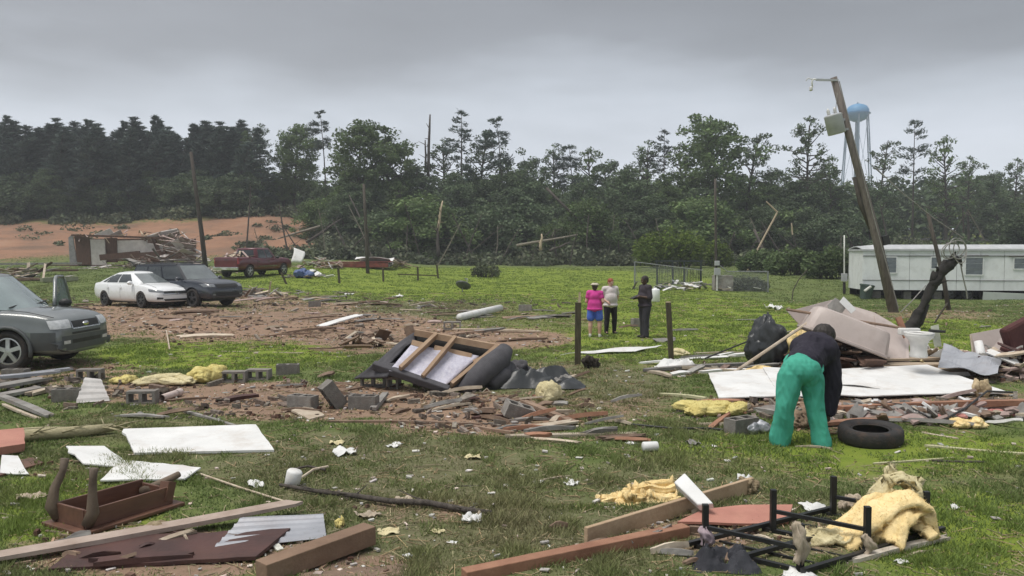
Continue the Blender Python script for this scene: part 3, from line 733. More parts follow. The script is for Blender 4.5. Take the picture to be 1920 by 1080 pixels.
# ---------------------------------------------------------------- vehicles (x forward, y left, z up, origin on the ground)
from mathutils.bvhtree import BVHTree
GLASS = mat('car_glass', (.045, .052, .055), (.03, .036, .04), scale=2, rough=.08, bump=0, spec=.9)
WSHIELD = mat('windscreen_glass', (.16, .18, .18), (.10, .115, .12), scale=1.5, rough=.1, bump=0, spec=1.0)
TYRE = mat('tyre_rubber', (.022, .022, .023), (.035, .032, .03), scale=9, rough=.85, bump=.3, bscale=40, dirt=.35)
RIM = mat('alloy_rim', (.55, .56, .57), (.38, .38, .39), scale=5, rough=.35, bump=0, metal=.7)
DARKRIM = mat('dark_rim', (.10, .10, .105), (.05, .05, .052), scale=5, rough=.4, bump=0, metal=.5)
TRIM = mat('black_trim', (.018, .018, .019), (.03, .03, .03), scale=6, rough=.55, bump=.1)
CHROME = mat('chrome', (.72, .73, .74), (.55, .56, .57), scale=4, rough=.15, bump=0, metal=1.0)
LAMP = mat('headlamp', (.62, .63, .64), (.42, .43, .44), scale=14, rough=.12, bump=0, spec=.8, coat=.8)
DLAMP = mat('smoked_lamp', (.20, .21, .22), (.10, .11, .12), scale=14, rough=.12, bump=0, spec=.8, coat=.8)
REDL = mat('tail_lamp', (.30, .012, .012), (.18, .01, .01), scale=8, rough=.2, bump=0, coat=.5)
PLATE = mat('number_plate', (.6, .6, .58), (.45, .45, .46), scale=12, rough=.5, bump=0)
SEAM = mat('panel_gap', (.012, .012, .012), (.02, .02, .02), rough=.8, bump=0)
def evald(o):
    dg = bpy.context.evaluated_depsgraph_get(); return bpy.data.meshes.new_from_object(o.evaluated_get(dg))
def loft_body(st, cuts, name, sub=2):
    vs = []; fs = []
    for (x, w_, zb, zt, cr_) in st:
        h = zt - zb
        half = [(0, zb), (w_ * .80, zb), (w_ * .965, zb + .10 * h), (w_, zb + .42 * h), (w_ * .985, zb + .72 * h), (w_ * .945, zt - .035), (w_ * .86, zt + cr_ * .25), (w_ * .45, zt + cr_ * .8), (0, zt + cr_)]
        ring = half + [(-a, b) for a, b in half[-2:0:-1]]
        vs += [(x, a, b) for a, b in ring]
    n = 16
    for i in range(len(st) - 1):
        for k in range(n): fs.append((i * n + k, i * n + (k + 1) % n, (i + 1) * n + (k + 1) % n, (i + 1) * n + k))
    fs += [tuple(range(n))[::-1], tuple((len(st) - 1) * n + k for k in range(n))]
    me = bpy.data.meshes.new(name); me.from_pydata(vs, [], fs); me.update()
    o = bpy.data.objects.new(name, me); C.objects.link(o)
    bm = bmesh.new(); bm.from_mesh(me); bmesh.ops.recalc_face_normals(bm, faces=bm.faces); bm.to_mesh(me); bm.free()
    s_ = o.modifiers.new('s', 'SUBSURF'); s_.levels = sub; s_.render_levels = sub
    tmp = []
    for c in cuts:
        mb = MB()
        if c[0] == 'cyl': mb.cyl((c[1], -2, c[2]), (c[1], 2, c[2]), c[3], 28)
        else: mb.box(c[1], c[2])
        q = mb.build('cut', None); bm = bmesh.new(); bm.from_mesh(q.data); bmesh.ops.recalc_face_normals(bm, faces=bm.faces); bm.to_mesh(q.data); bm.free()
        tmp.append(q)
        bo = o.modifiers.new('b', 'BOOLEAN'); bo.object = q; bo.operation = 'DIFFERENCE'; bo.solver = 'EXACT'
    m2 = evald(o); bpy.data.objects.remove(o)
    for q in tmp: bpy.data.objects.remove(q)
    m2.polygons.foreach_set('use_smooth', [True] * len(m2.polygons))
    try: m2.set_sharp_from_angle(angle=R(38))
    except Exception: pass
    m2.name = name
    return m2
class House:
    """the glazed upper part: surfaces front, side, rear as functions"""
    def __init__(s, z0, z1, xf, xr, hw, bulge=.12, rcrown=.05, corner=.93, mid=0.0):
        s.z0, s.z1, s.xf, s.xr, s.hw, s.bulge, s.rc, s.k, s.mid = z0, z1, xf, xr, hw, bulge, rcrown, corner, mid
    def f(s, t, a): return lerp(a[0], a[1], t)
    def front(s, u, t): return Vector((s.f(t, s.xf) + s.bulge * (1 - u * u) * (1 - .3 * t), u * s.f(t, s.hw) * s.k, lerp(s.z0, s.z1, t) + s.mid * math.sin(PI * t)))
    def rear(s, u, t): return Vector((s.f(t, s.xr) - s.bulge * .8 * (1 - u * u), -u * s.f(t, s.hw) * s.k, lerp(s.z0, s.z1, t) + s.mid * math.sin(PI * t)))
    def side(s, u, t, sg):
        e = (2 * u - 1) ** 4
        return Vector((lerp(s.f(t, s.xf), s.f(t, s.xr), u), sg * (s.f(t, s.hw) + .03 * math.sin(PI * t)) * (1 - (1 - s.k) * e), lerp(s.z0, s.z1, t) + s.mid * math.sin(PI * t) * e))
    def shell(s):
        ring = lambda t: [s.front(-1 + 2 * i / 8, t) for i in range(8)] + [s.side(i / 10, t, 1) for i in range(10)] + [s.rear(-1 + 2 * i / 8, t) for i in range(8)] + [s.side(1 - i / 10, t, -1) for i in range(10)]
        vs = []; fs = []; n = 36; T_ = [0, .12, .3, .5, .7, .85, .95, 1.0]
        for t in T_: vs += ring(t)
        c = sum((Vector(p) for p in ring(1.0)), Vector()) / n
        for k in (.88, .6, .3):
            vs += [c.lerp(p, k) + Vector((0, 0, s.rc * (1 - k * k) ** .7)) for p in ring(1.0)]
        m_ = len(T_) + 3
        for i in range(m_ - 1):
            for k in range(n): fs.append((i * n + k, i * n + (k + 1) % n, (i + 1) * n + (k + 1) % n, (i + 1) * n + k))
        fs.append(tuple((m_ - 1) * n + k for k in range(n)))
        return MB().add(vs, fs)
    def pane(s, which, u0, u1, t0, t1, sg=1, off=.008, skew0=0, skew1=0):
        def fn(a, b):
            t = lerp(t0, t1, b); u = lerp(u0 + skew0 * b, u1 + skew1 * b, a)
            g = {'front': lambda u, t: s.front(u, t), 'rear': lambda u, t: s.rear(u, t), 'side': lambda u, t: s.side(u, t, sg)}[which]
            p = g(u, t); e = 1e-3; n_ = (g(u + e, t) - p).cross(g(u, t + e) - p).normalized()
            c = Vector((lerp(s.xf[0], s.xr[0], .5), 0, p.z))
            if n_.dot(p - c) < 0: n_ = -n_
            return p + n_ * off
        return MB().grid(fn, 8, 5)
def bvh_of(mes):
    vs = []; fs = []
    for me in mes:
        n = len(vs); vs += [v.co.copy() for v in me.vertices]; fs += [tuple(i + n for i in p.vertices) for p in me.polygons]
    return BVHTree.FromPolygons(vs, fs)
def conform(bv, quad, d, nu=8, nv=4, off=.008, mb=None, th=0.012):
    """a panel laid onto the body: quad of start points (bl, br, tr, tl), thrown along d"""
    q = [Vector(p) for p in quad]; d = Vector(d).normalized(); last = [None]
    def fn(u, v):
        p = q[0].lerp(q[1], u).lerp(q[3].lerp(q[2], u), v)
        hit, nn, _, _ = bv.ray_cast(p - d * .05, d, 1.5)
        if hit is None: r = (last[0] + (p - lastp[0]) if last[0] is not None else p + d * .1); return r
        if nn.dot(d) > 0: nn = -nn
        last[0] = hit + (nn - d).normalized() * off; lastp[0] = p
        return last[0]
    lastp = [q[0]]
    mb = mb or MB(); return mb.grid(fn, nu, nv)
def make_wheel(parent, pos, r, wd, sg, rimm, spokes=5):
    wh = empty('wheel', pos); wh.parent = parent
    M = Matrix.Rotation(-sg * PI / 2, 4, 'X')
    ri = r * .66
    MB().lathe([(ri, -wd * .42), (r * .86, -wd / 2), (r * .97, -wd * .42), (r, -wd * .25), (r, wd * .25), (r * .97, wd * .42), (r * .86, wd / 2), (ri, wd * .42), (ri * .97, wd * .2), (ri * .97, -wd * .2)], 28, M, False).build('tyre', TYRE, wh, True)
    mb = MB(); mb.lathe([(ri * 1.01, wd * .36), (ri * 1.01, wd * .43), (ri * .92, wd * .44), (ri * .90, wd * .28)], 28, M, False)
    for k in range(spokes):
        a = 2 * PI * k / spokes + .3
        p0 = M @ Vector((math.cos(a) * ri * .15, math.sin(a) * ri * .15, wd * .38)); p1 = M @ Vector((math.cos(a) * ri * .93, math.sin(a) * ri * .93, wd * .34))
        mb.bar(p0, p1, ri * .30 if spokes < 7 else ri * .2, .03, up=(0, sg, 0))
    mb.lathe([(ri * .26, wd * .30), (ri * .26, wd * .41), (ri * .12, wd * .44)], 14, M)
    mb.build('rim', rimm, wh)
    MB().lathe([(ri * .92, -.05), (ri * .92, wd * .18)], 20, M).build('brake_disc', TRIM, wh)
    return wh
def seam(bv, pts, d, parent, wd=.010):
    mb = MB()
    for a, b in zip(pts, pts[1:]):
        a, b = Vector(a), Vector(b); ax = (b - a).normalized(); s_ = ax.cross(Vector(d)).normalized() * wd / 2
        conform(bv, (a - s_, a + s_, b + s_, b - s_), d, 1, 6, .003, mb)
    mb.build('panel_gap', SEAM, parent)
def wheels_of(v, xa, xb, yt, r, wd, rimm, spokes=5):
    for x in (xa, xb):
        for sg in (1, -1): make_wheel(v, (x, sg * yt, r), r, wd, sg, rimm, spokes)
def mirror_part(v, x, y, z, m, sg):
    mp_ = MB().ell((x, sg * (y + .13), z + .03), (.09, .12, .085), 12, 8); mp_.bar((x, sg * (y - .04), z - .03), (x, sg * (y + .08), z), .06, .04)
    o = mp_.build('side_mirror', m, v, True)

def grey_suv():
    paint = mat('grey_paint', (.15, .165, .165), (.125, .14, .142), scale=2, rough=.3, bump=0, spec=.5, coat=.8, dirt=.25, dirtcol=(.14, .12, .10))
    clad = mat('grey_cladding', (.085, .092, .094), (.068, .074, .076), scale=4, rough=.6, bump=.05, dirt=.3, dirtcol=(.13, .11, .09))
    v = empty('parked_suv')
    st = [(-2.2, .74, .50, .92, 0), (-2.12, .84, .40, 1.0, .01), (-1.75, .885, .33, 1.03, .01), (-1.3, .89, .31, 1.03, .01), (-.6, .885, .30, 1.03, .01), (.3, .885, .30, 1.03, .01), (.85, .885, .30, 1.06, .03), (1.3, .88, .30, 1.05, .05), (1.8, .875, .27, 1.0, .05), (2.05, .86, .25, .94, .045), (2.17, .82, .25, .85, .02), (2.23, .74, .30, .70, 0)]
    me = loft_body(st, [('cyl', 1.31, .36, .40), ('cyl', -1.31, .36, .40), ('box', (0, 0, .16), (2.0, 1.4, .5))], 'body')
    link('body', me, paint, v)
    h = House(1.0, 1.70, (1.14, .42), (-2.16, -2.0), (.845, .66), .16, .055, .92, .0)
    hs = h.shell().build('cabin', paint, v, True)
    MB.build(h.pane('front', -.93, .93, .08, .93), 'windscreen', mat('tinted_sky_glass', (.26, .33, .32), (.17, .22, .22), scale=1.2, rough=.06, bump=0, spec=1.0, coat=1.0), v, True)  # tinted glass, its base colour paled to carry a painted sky reflection
    MB.build(h.pane('rear', -.85, .85, .2, .9), 'rear_window', GLASS, v, True)
    for sg in (1, -1):
        for a, b in ((.045, .36), (.40, .66), (.70, .93)): MB.build(h.pane('side', a, b, .10, .90, sg), 'window', GLASS, v, True)
    bv = bvh_of([me, hs.data])
    # open-air front: lamps, grille with its oval badge, bumper slots, fog lamps
    for sg in (1, -1):
        conform(bv, ((2.6, sg * .80, .735), (2.6, sg * .50, .735), (2.6, sg * .47, .875), (2.6, sg * .80, .885)), (-1, sg * -.05, 0), 10, 5, .012).build('headlight', LAMP, v, True)
        conform(bv, ((2.15, sg * 1.2, .735), (2.35, sg * 1.2, .735), (2.33, sg * 1.2, .885), (2.08, sg * 1.2, .885)), (-.25, -sg, 0), 6, 5, .012).build('headlight_side', LAMP, v, True)
        conform(bv, ((2.6, sg * .70, .455), (2.6, sg * .52, .455), (2.6, sg * .52, .515), (2.6, sg * .70, .515)), (-1, 0, 0), 5, 3, .01).build('fog_light', LAMP, v, True)
    conform(bv, ((2.6, -.42, .72), (2.6, .42, .72), (2.6, .42, .85), (2.6, -.42, .85)), (-1, 0, 0), 10, 4, .010).build('grille', TRIM, v, True)
    g = MB()
    conform(bv, ((2.6, -.44, .705), (2.6, .44, .705), (2.6, .44, .728), (2.6, -.44, .728)), (-1, 0, 0), 10, 2, .018, g)
    for sg in (1, -1): conform(bv, ((2.6, sg * .43, .72), (2.6, sg * .45, .72), (2.6, sg * .45, .85), (2.6, sg * .43, .85)), (-1, 0, 0), 2, 4, .018, g)
    g.build('grille_surround', CHROME, v, True)
    hit = bv.ray_cast(Vector((3, 0, .785)), Vector((-1, 0, 0)))[0]
    MB().lathe([(1.0, 0), (1.0, .02), (.9, .028)], 20, Matrix.Translation(hit + Vector((.004, 0, 0))) @ Matrix.Rotation(PI / 2, 4, 'Y') @ Matrix.Diagonal((.042, .095, 1, 1))).build('badge', CHROME, v, True)
    conform(bv, ((2.6, -.46, .615), (2.6, .46, .615), (2.6, .46, .655), (2.6, -.46, .655)), (-1, 0, 0), 10, 2, .006).build('bumper_slot', TRIM, v, True)
    conform(bv, ((2.6, -.46, .45), (2.6, .46, .45), (2.6, .46, .52), (2.6, -.46, .52)), (-1, 0, 0), 10, 2, .006).build('bumper_slot', TRIM, v, True)
    for sg in (1, -1):
        # unpainted lower cladding and arch lips
        mb = MB()
        for x0, x1 in ((-2.05, -1.73), (-.89, .89), (1.73, 2.14)): conform(bv, ((x0, sg * 1.3, .36), (x1, sg * 1.3, .36), (x1, sg * 1.3, .68), (x0, sg * 1.3, .68)), (0, -sg, 0), 10, 4, .010, mb)
        mb.build('cladding', clad, v, True)
        for xw in (1.31, -1.31):
            mb = MB()
            pts = [(xw + .42 * math.cos(a), sg * .875, .36 + .42 * math.sin(a)) for a in [PI * (i / 14 * 1.16 - .08) for i in range(15)]]
            mb.tube(pts, .035, 6); mb.build('arch_lip', clad, v, True)
        seam(bv, [(.93, sg * 1.3, .45), (.93, sg * 1.3, 1.0)], (0, -sg, 0), v); seam(bv, [(-.12, sg * 1.3, .4), (-.12, sg * 1.3, 1.0)], (0, -sg, 0), v)
        mirror_part(v, .78, .88, 1.05, TRIM, sg)
    conform(bv, ((2.6, -.86, .33), (2.6, .86, .33), (2.6, .86, .60), (2.6, -.86, .60)), (-1, 0, 0), 14, 4, .004).build('bumper', clad, v, True)
    [MB().tube([(2.12, k * .82, .945), (1.6, k * .76, 1.045), (1.1, k * .72, 1.08)], .006, 5).build('bonnet_gap', SEAM, v) for k in (1, -1)]
    for sg in (.1, -.55): MB().tube([(1.16, sg, 1.11), (1.08, sg + .55, 1.17)], .012, 5).build('wiper', TRIM, v)
    wheels_of(v, 1.31, -1.31, .76, .36, .235, RIM, 5)
    MB().box((0, 0, .34), (3.9, 1.2, .2)).build('underbody', TRIM, v)
    # the far front door stands open
    hd = empty('door', (1.08, .90, 0), R(-76)); hd.parent = v
    MB().grid(lambda u, t: Vector((-1.03 * u, .03 * math.sin(PI * t), lerp(.42, 1.04, t))), 4, 5, .07).build('door_skin', paint, hd, True)
    fr = [(-.02, 0, 1.03), (-.12, -.02, 1.18), (-.42, -.09, 1.55), (-.55, -.11, 1.62), (-.95, -.12, 1.62), (-1.02, -.10, 1.5), (-1.03, 0, 1.03)]
    MB().tube(fr, .035, 6).build('door_frame', paint, hd, True)
    MB().poly([(p[0], p[1], p[2]) for p in fr], .006, Vector((0, 1, 0))).build('door_glass', MATS['tinted_sky_glass'], hd)
    MB().ell((-.14, .16, 1.1), (.08, .12, .09)).build('door_mirror', TRIM, hd, True)
    tag(v, 'dark grey SUV cut off by the left edge, far door open', 'car')
    return v

def white_sedan():
    paint = mat('white_paint', (.78, .79, .80), (.74, .75, .76), scale=2, rough=.3, bump=0, spec=.5, coat=.5, dirt=.12, dirtcol=(.4, .34, .28))
    v = empty('parked_sedan')
    st = [(-2.44, .70, .50, .93, 0), (-2.38, .82, .36, 1.0, .01), (-2.0, .90, .27, 1.03, .015), (-1.4, .92, .24, 1.01, .01), (-.6, .925, .22, 1.0, .01), (.4, .925, .22, .99, .01), (1.0, .92, .22, .985, .04), (1.5, .915, .23, .93, .06), (2.0, .895, .23, .85, .06), (2.28, .85, .24, .76, .04), (2.41, .76, .25, .66, .01), (2.45, .64, .30, .54, 0)]
    me = loft_body(st, [('cyl', 1.40, .33, .365), ('cyl', -1.38, .33, .365)], 'body'); link('body', me, paint, v)
    h = House(.97, 1.40, (1.30, .18), (-2.10, -.95), (.845, .575), .20, .085, .90)
    hs = h.shell().build('cabin', paint, v, True)
    MB.build(h.pane('front', -.93, .93, .06, .95), 'windscreen', WSHIELD, v, True); MB.build(h.pane('rear', -.9, .9, .1, .92), 'rear_window', GLASS, v, True)
    for sg in (1, -1):
        MB.build(h.pane('side', .16, .48, .12, .88, sg, skew0=-.07), 'window', GLASS, v, True); MB.build(h.pane('side', .51, .78, .12, .88, sg, skew1=.05), 'window', GLASS, v, True)
        MB.build(h.pane('side', .82, .90, .15, .75, sg), 'quarter_window', GLASS, v, True)
    bv = bvh_of([me, hs.data])
    for sg in (1, -1):
        conform(bv, ((2.7, sg * .82, .65), (2.7, sg * .52, .61), (2.7, sg * .52, .69), (2.7, sg * .82, .75)), (-1, 0, 0), 8, 4, .010).build('headlight', DLAMP, v, True)
        conform(bv, ((2.0, sg * 1.2, .67), (2.3, sg * 1.2, .65), (2.3, sg * 1.2, .735), (1.92, sg * 1.2, .78)), (-.1, -sg, 0), 6, 4, .010).build('headlight_side', DLAMP, v, True)
        conform(bv, ((2.7, sg * .78, .36), (2.7, sg * .56, .36), (2.7, sg * .56, .43), (2.7, sg * .78, .45)), (-1, 0, 0), 6, 3, .006).build('fog_recess', TRIM, v, True)
        conform(bv, ((-2.8, sg * .80, .78), (-2.8, sg * .45, .80), (-2.8, sg * .45, .92), (-2.8, sg * .80, .94)), (1, 0, 0), 6, 4, .008).build('tail_light', REDL, v, True)
        seam(bv, [(.95, sg * 1.3, .3), (.98, sg * 1.3, .9)], (0, -sg, 0), v); seam(bv, [(-.1, sg * 1.3, .3), (-.1, sg * 1.3, .92)], (0, -sg, 0), v); seam(bv, [(-.95, sg * 1.3, .55), (-1.1, sg * 1.3, .93)], (0, -sg, 0), v)
        for x in (.05, -.95): MB().bar((x, sg * .935, .82), (x - .2, sg * .935, .825), .025, .03).build('door_handle', paint, v)
        mirror_part(v, .80, .86, .98, paint, sg)
    conform(bv, ((2.7, -.50, .575), (2.7, .50, .575), (2.7, .54, .68), (2.7, -.54, .68)), (-1, 0, 0), 10, 3, .008).build('grille', TRIM, v, True)
    conform(bv, ((2.7, -.56, .555), (2.7, .56, .555), (2.7, .60, .585), (2.7, -.60, .585)), (-1, 0, 0), 12, 2, .02).build('grille_bar', CHROME, v, True)
    hit = bv.ray_cast(Vector((3, 0, .60)), Vector((-1, 0, 0)))[0]
    g = MB()                                         # the badge: a square-shouldered ring with an upright H
    fr = [(-.055, .05), (.055, .05), (.04, -.05), (-.04, -.05)]
    for a, b in zip(fr, fr[1:] + fr[:1]): g.bar(hit + Vector((.03, a[0], a[1])), hit + Vector((.03, b[0], b[1])), .012, .012, up=(1, 0, 0))
    g.bar(hit + Vector((.03, -.028, .04)), hit + Vector((.03, -.022, -.04)), .014, .01, up=(1, 0, 0)).bar(hit + Vector((.03, .028, .04)), hit + Vector((.03, .022, -.04)), .014, .01, up=(1, 0, 0)).bar(hit + Vector((.03, -.025, 0)), hit + Vector((.03, .025, 0)), .012, .01, up=(1, 0, 0))
    g.build('badge', CHROME, v)
    conform(bv, ((2.7, -.48, .29), (2.7, .48, .29), (2.7, .54, .37), (2.7, -.54, .37)), (-1, 0, 0), 10, 3, .006).build('lower_intake', TRIM, v, True)
    seam(bv, [(2.7, -.86, .52), (2.7, .86, .52)], (-1, 0, 0), v, .008)
    [MB().tube([(2.2, k * .70, .835), (1.6, k * .74, .965), (1.2, k * .76, 1.02)], .005, 5).build('bonnet_gap', SEAM, v) for k in (1, -1)]
    wheels_of(v, 1.40, -1.38, .80, .335, .225, DARKRIM, 7)
    MB().box((0, 0, .28), (4.2, 1.3, .18)).build('underbody', TRIM, v)
    tag(v, 'white four-door sedan parked in front of the dark SUV', 'car'); return v

def dark_suv():
    paint = mat('navy_paint', (.022, .028, .042), (.018, .022, .032), scale=2, rough=.25, bump=0, spec=.6, coat=.6, dirt=.08, dirtcol=(.12, .11, .10))
    v = empty('parked_suv')
    st = [(-2.55, .78, .55, 1.0, 0), (-2.48, .90, .40, 1.10, .01), (-2.0, .955, .32, 1.14, .01), (-1.2, .96, .30, 1.13, .01), (0, .96, .30, 1.12, .01), (.8, .96, .30, 1.12, .02), (1.2, .955, .30, 1.13, .05), (1.8, .945, .31, 1.09, .06), (2.25, .92, .32, 1.02, .05), (2.45, .88, .33, .92, .02), (2.53, .82, .36, .80, 0), (2.55, .74, .42, .70, 0)]
    me = loft_body(st, [('cyl', 1.52, .39, .44), ('cyl', -1.52, .39, .44)], 'body'); link('body', me, paint, v)
    h = House(1.09, 1.74, (1.15, .42), (-2.45, -2.25), (.90, .70), .17, .05, .92)
    hs = h.shell().build('cabin', mat('navy_roof', (.02, .024, .034), (.016, .019, .027), scale=2, rough=.55, bump=0, spec=.25), v, True)
    MB.build(h.pane('front', -.99, .99, .07, .94), 'windscreen', WSHIELD, v, True); MB.build(h.pane('rear', -.85, .85, .2, .9), 'rear_window', GLASS, v, True)
    for sg in (1, -1):
        for a, b in ((.035, .36), (.39, .66), (.69, .95)): MB.build(h.pane('side', a, b, .10, .88, sg), 'window', GLASS, v, True)
    bv = bvh_of([me, hs.data])
    for sg in (1, -1):
        conform(bv, ((2.9, sg * .90, .84), (2.9, sg * .58, .84), (2.9, sg * .58, .94), (2.9, sg * .90, .96)), (-1, 0, 0), 8, 4, .010).build('headlight', DLAMP, v, True)
        conform(bv, ((2.9, sg * .75, .50), (2.9, sg * .60, .50), (2.9, sg * .60, .56), (2.9, sg * .75, .56)), (-1, 0, 0), 4, 3, .008).build('fog_light', DLAMP, v, True)
        seam(bv, [(1.0, sg * 1.4, .4), (1.0, sg * 1.4, 1.08)], (0, -sg, 0), v); seam(bv, [(0, sg * 1.4, .4), (0, sg * 1.4, 1.08)], (0, -sg, 0), v)
        for x in (.1, -.95): MB().bar((x, sg * .97, .98), (x - .22, sg * .97, .985), .03, .03).build('door_handle', TRIM, v)
        mirror_part(v, .86, .93, 1.14, paint, sg)
        MB().tube([(.3, sg * .66, 1.76), (.2, sg * .66, 1.82), (-2.0, sg * .66, 1.82), (-2.1, sg * .66, 1.76)], .02, 6).build('roof_rail', TRIM, v)
    conform(bv, ((2.9, -.52, .79), (2.9, .52, .79), (2.9, .54, .95), (2.9, -.54, .95)), (-1, 0, 0), 10, 4, .008).build('grille', TRIM, v, True)
    conform(bv, ((2.9, -.60, .46), (2.9, .60, .46), (2.9, .60, .62), (2.9, -.60, .62)), (-1, 0, 0), 10, 4, .006).build('lower_intake', TRIM, v, True)
    [MB().tube([(2.38, k * .86, .99), (1.8, k * .80, 1.13), (1.2, k * .78, 1.17)], .006, 5).build('bonnet_gap', SEAM, v) for k in (1, -1)]
    wheels_of(v, 1.52, -1.52, .82, .385, .26, DARKRIM, 5)
    MB().box((0, 0, .36), (4.5, 1.3, .2)).build('underbody', TRIM, v)
    tag(v, 'dark navy SUV parked behind the white sedan', 'car'); return v

def red_pickup():
    paint = mat('maroon_paint', (.115, .013, .022), (.085, .011, .018), scale=2, rough=.3, bump=0, spec=.5, coat=.5, dirt=.15, dirtcol=(.2, .13, .1))
    v = empty('pickup_truck')
    st = [(-2.92, .93, .55, 1.30, 0), (-2.90, .98, .50, 1.33, 0), (-2.4, 1.0, .48, 1.33, 0), (-1.2, 1.0, .45, 1.31, 0), (-1.0, 1.0, .42, 1.22, 0), (0, 1.0, .40, 1.20, 0), (.9, 1.0, .40, 1.21, .02), (1.3, .995, .40, 1.23, .05), (2.2, .98, .42, 1.20, .06), (2.7, .95, .44, 1.12, .03), (2.88, .90, .46, .98, 0), (2.92, .82, .52, .85, 0)]
    me = loft_body(st, [('cyl', 1.85, .42, .47), ('cyl', -1.80, .42, .47), ('box', (-1.95, 0, 1.2), (1.66, 1.72, .95))], 'body'); link('body', me, paint, v)
    h = House(1.17, 1.86, (1.15, .50), (-1.02, -.90), (.93, .76), .14, .05, .93)
    hs = h.shell().build('cabin', paint, v, True)
    MB.build(h.pane('front', -.93, .93, .07, .94), 'windscreen', WSHIELD, v, True); MB.build(h.pane('rear', -.82, .82, .18, .86), 'rear_window', GLASS, v, True)
    for sg in (1, -1):
        for a, b in ((.16, .50), (.54, .92)): MB.build(h.pane('side', a, b, .10, .88, sg), 'window', GLASS, v, True)
    bv = bvh_of([me, hs.data])
    for sg in (1, -1):
        conform(bv, ((-3.2, sg * .96, .90), (-3.2, sg * .84, .90), (-3.2, sg * .84, 1.25), (-3.2, sg * .96, 1.25)), (1, 0, 0), 3, 4, .012).build('tail_light', REDL, v, True)
        seam(bv, [(1.05, sg * 1.4, .5), (1.05, sg * 1.4, 1.15)], (0, -sg, 0), v); seam(bv, [(.05, sg * 1.4, .5), (.05, sg * 1.4, 1.15)], (0, -sg, 0), v); seam(bv, [(-1.05, sg * 1.4, .5), (-1.05, sg * 1.4, 1.2)], (0, -sg, 0), v, .025)
        for x in (.2, -.8): MB().bar((x, sg * 1.01, 1.02), (x - .22, sg * 1.01, 1.02), .03, .03).build('door_handle', CHROME, v)
        MB().bar((1.0, sg * 1.012, .70), (-1.0, sg * 1.012, .70), .05, .012, up=(0, 1, 0)).build('side_moulding', CHROME, v)
        mirror_part(v, .95, .97, 1.22, TRIM, sg)
    conform(bv, ((-3.2, -.80, .72), (-3.2, .80, .72), (-3.2, .80, 1.28), (-3.2, -.80, 1.28)), (1, 0, 0), 10, 6, .012).build('tailgate', paint, v, True)
    MB().bar((-2.93, -.10, 1.16), (-2.93, .10, 1.16), .05, .03).build('tailgate_handle', TRIM, v)
    MB().box((-2.99, 0, .60), (.16, 1.9, .20)).build('rear_bumper', CHROME, v, False, .03)
    MB().box((-3.075, .02, .62), (.012, .32, .15)).build('number_plate', PLATE, v)
    wheels_of(v, 1.85, -1.80, .86, .415, .27, RIM, 5)
    MB().box((0, 0, .45), (5.0, 1.3, .2)).build('underbody', TRIM, v)
    tag(v, 'maroon crew-cab pickup seen from behind, bed full of debris', 'truck'); return v
def park(v, wheel_px, wheel_local, th, sink=.01):
    """put a vehicle so that one of its wheels stands on the ground seen at that pixel"""
    g = G(*wheel_px); v.rotation_euler = (0, 0, th)
    o = Matrix.Rotation(th, 3, 'Z') @ Vector((wheel_local[0], wheel_local[1], 0))
    v.location = (g.x - o.x, g.y - o.y, 0)
    z = [H(*( (v.location + Matrix.Rotation(th, 3, 'Z') @ Vector((a, b, 0))).xy)) for a in (-1.4, 1.4) for b in (-.8, .8)]
    v.location.z = sum(z) / 4 - sink
    dirx = Matrix.Rotation(th, 3, 'Z') @ Vector((1.4, 0, 0))
    v.rotation_euler[1] = -math.atan2(H(v.location.x + dirx.x, v.location.y + dirx.y) - H(v.location.x - dirx.x, v.location.y - dirx.y), 2.8)
CAR1 = grey_suv(); park(CAR1, (20, 694), (1.31 * 1.07, -.80 * 1.07), R(-1.5)); CAR1.scale = (1.07, 1.07, 1.05)
CAR2 = white_sedan(); park(CAR2, (266, 578), (1.40, -.86), R(-35))
CAR3 = dark_suv(); park(CAR3, (426, 573), (1.52, .86), R(-29))
CAR4 = red_pickup(); park(CAR4, (468, 521), (-1.80, -.90), R(71))
# ---------------------------------------------------------------- poles, mobile home, wrecked house, kennel, water tower
POLE = mat('pole_wood', (.20, .172, .152), (.105, .09, .08), scale=3, rough=.9, bump=.5, bscale=20, stretch=(7, 7, .6))
POLED = mat('pole_dark', (.10, .085, .07), (.05, .043, .037), scale=3, rough=.9, bump=.5, bscale=20, stretch=(7, 7, .6))
CHAR = mat('charred_wood', (.016, .015, .014), (.035, .031, .028), scale=5, rough=.9, bump=.8, bscale=14)
STEEL = mat('galvanised', (.36, .37, .38), (.24, .25, .26), scale=7, rough=.5, bump=.05, metal=.6)
GREYP = mat('grey_enamel', (.42, .43, .44), (.33, .34, .35), scale=3, rough=.5, bump=0)
PORC = mat('porcelain', (.72, .71, .68), (.55, .54, .52), scale=4, rough=.2, bump=0)
WIRE = mat('wire', (.32, .31, .29), (.2, .19, .18), scale=5, rough=.6, bump=0)
BLKW = mat('black_cable', (.02, .02, .02), (.03, .03, .03), rough=.6, bump=0)
GREYW = mat('grey_wood', (.30, .29, .27), (.18, .17, .16), scale=4, rough=.9, bump=.3, objvar=.25, dirt=.5)
BRW = mat('brown_wood', (.25, .175, .125), (.14, .095, .07), scale=5, rough=.85, bump=.3, objvar=.25, dirt=.55)
PALEB = mat('pale_board', (.52, .45, .36), (.38, .31, .23), scale=5, rough=.85, bump=.25, objvar=.2, dirt=.5)
WHT = mat('white_sheet', (.72, .72, .71), (.62, .62, .61), scale=2.2, rough=.6, bump=.06, dirt=.55, dirtcol=(.40, .33, .26))
def pts_px(L_, d): return [P(a, b, d) for a, b in L_]
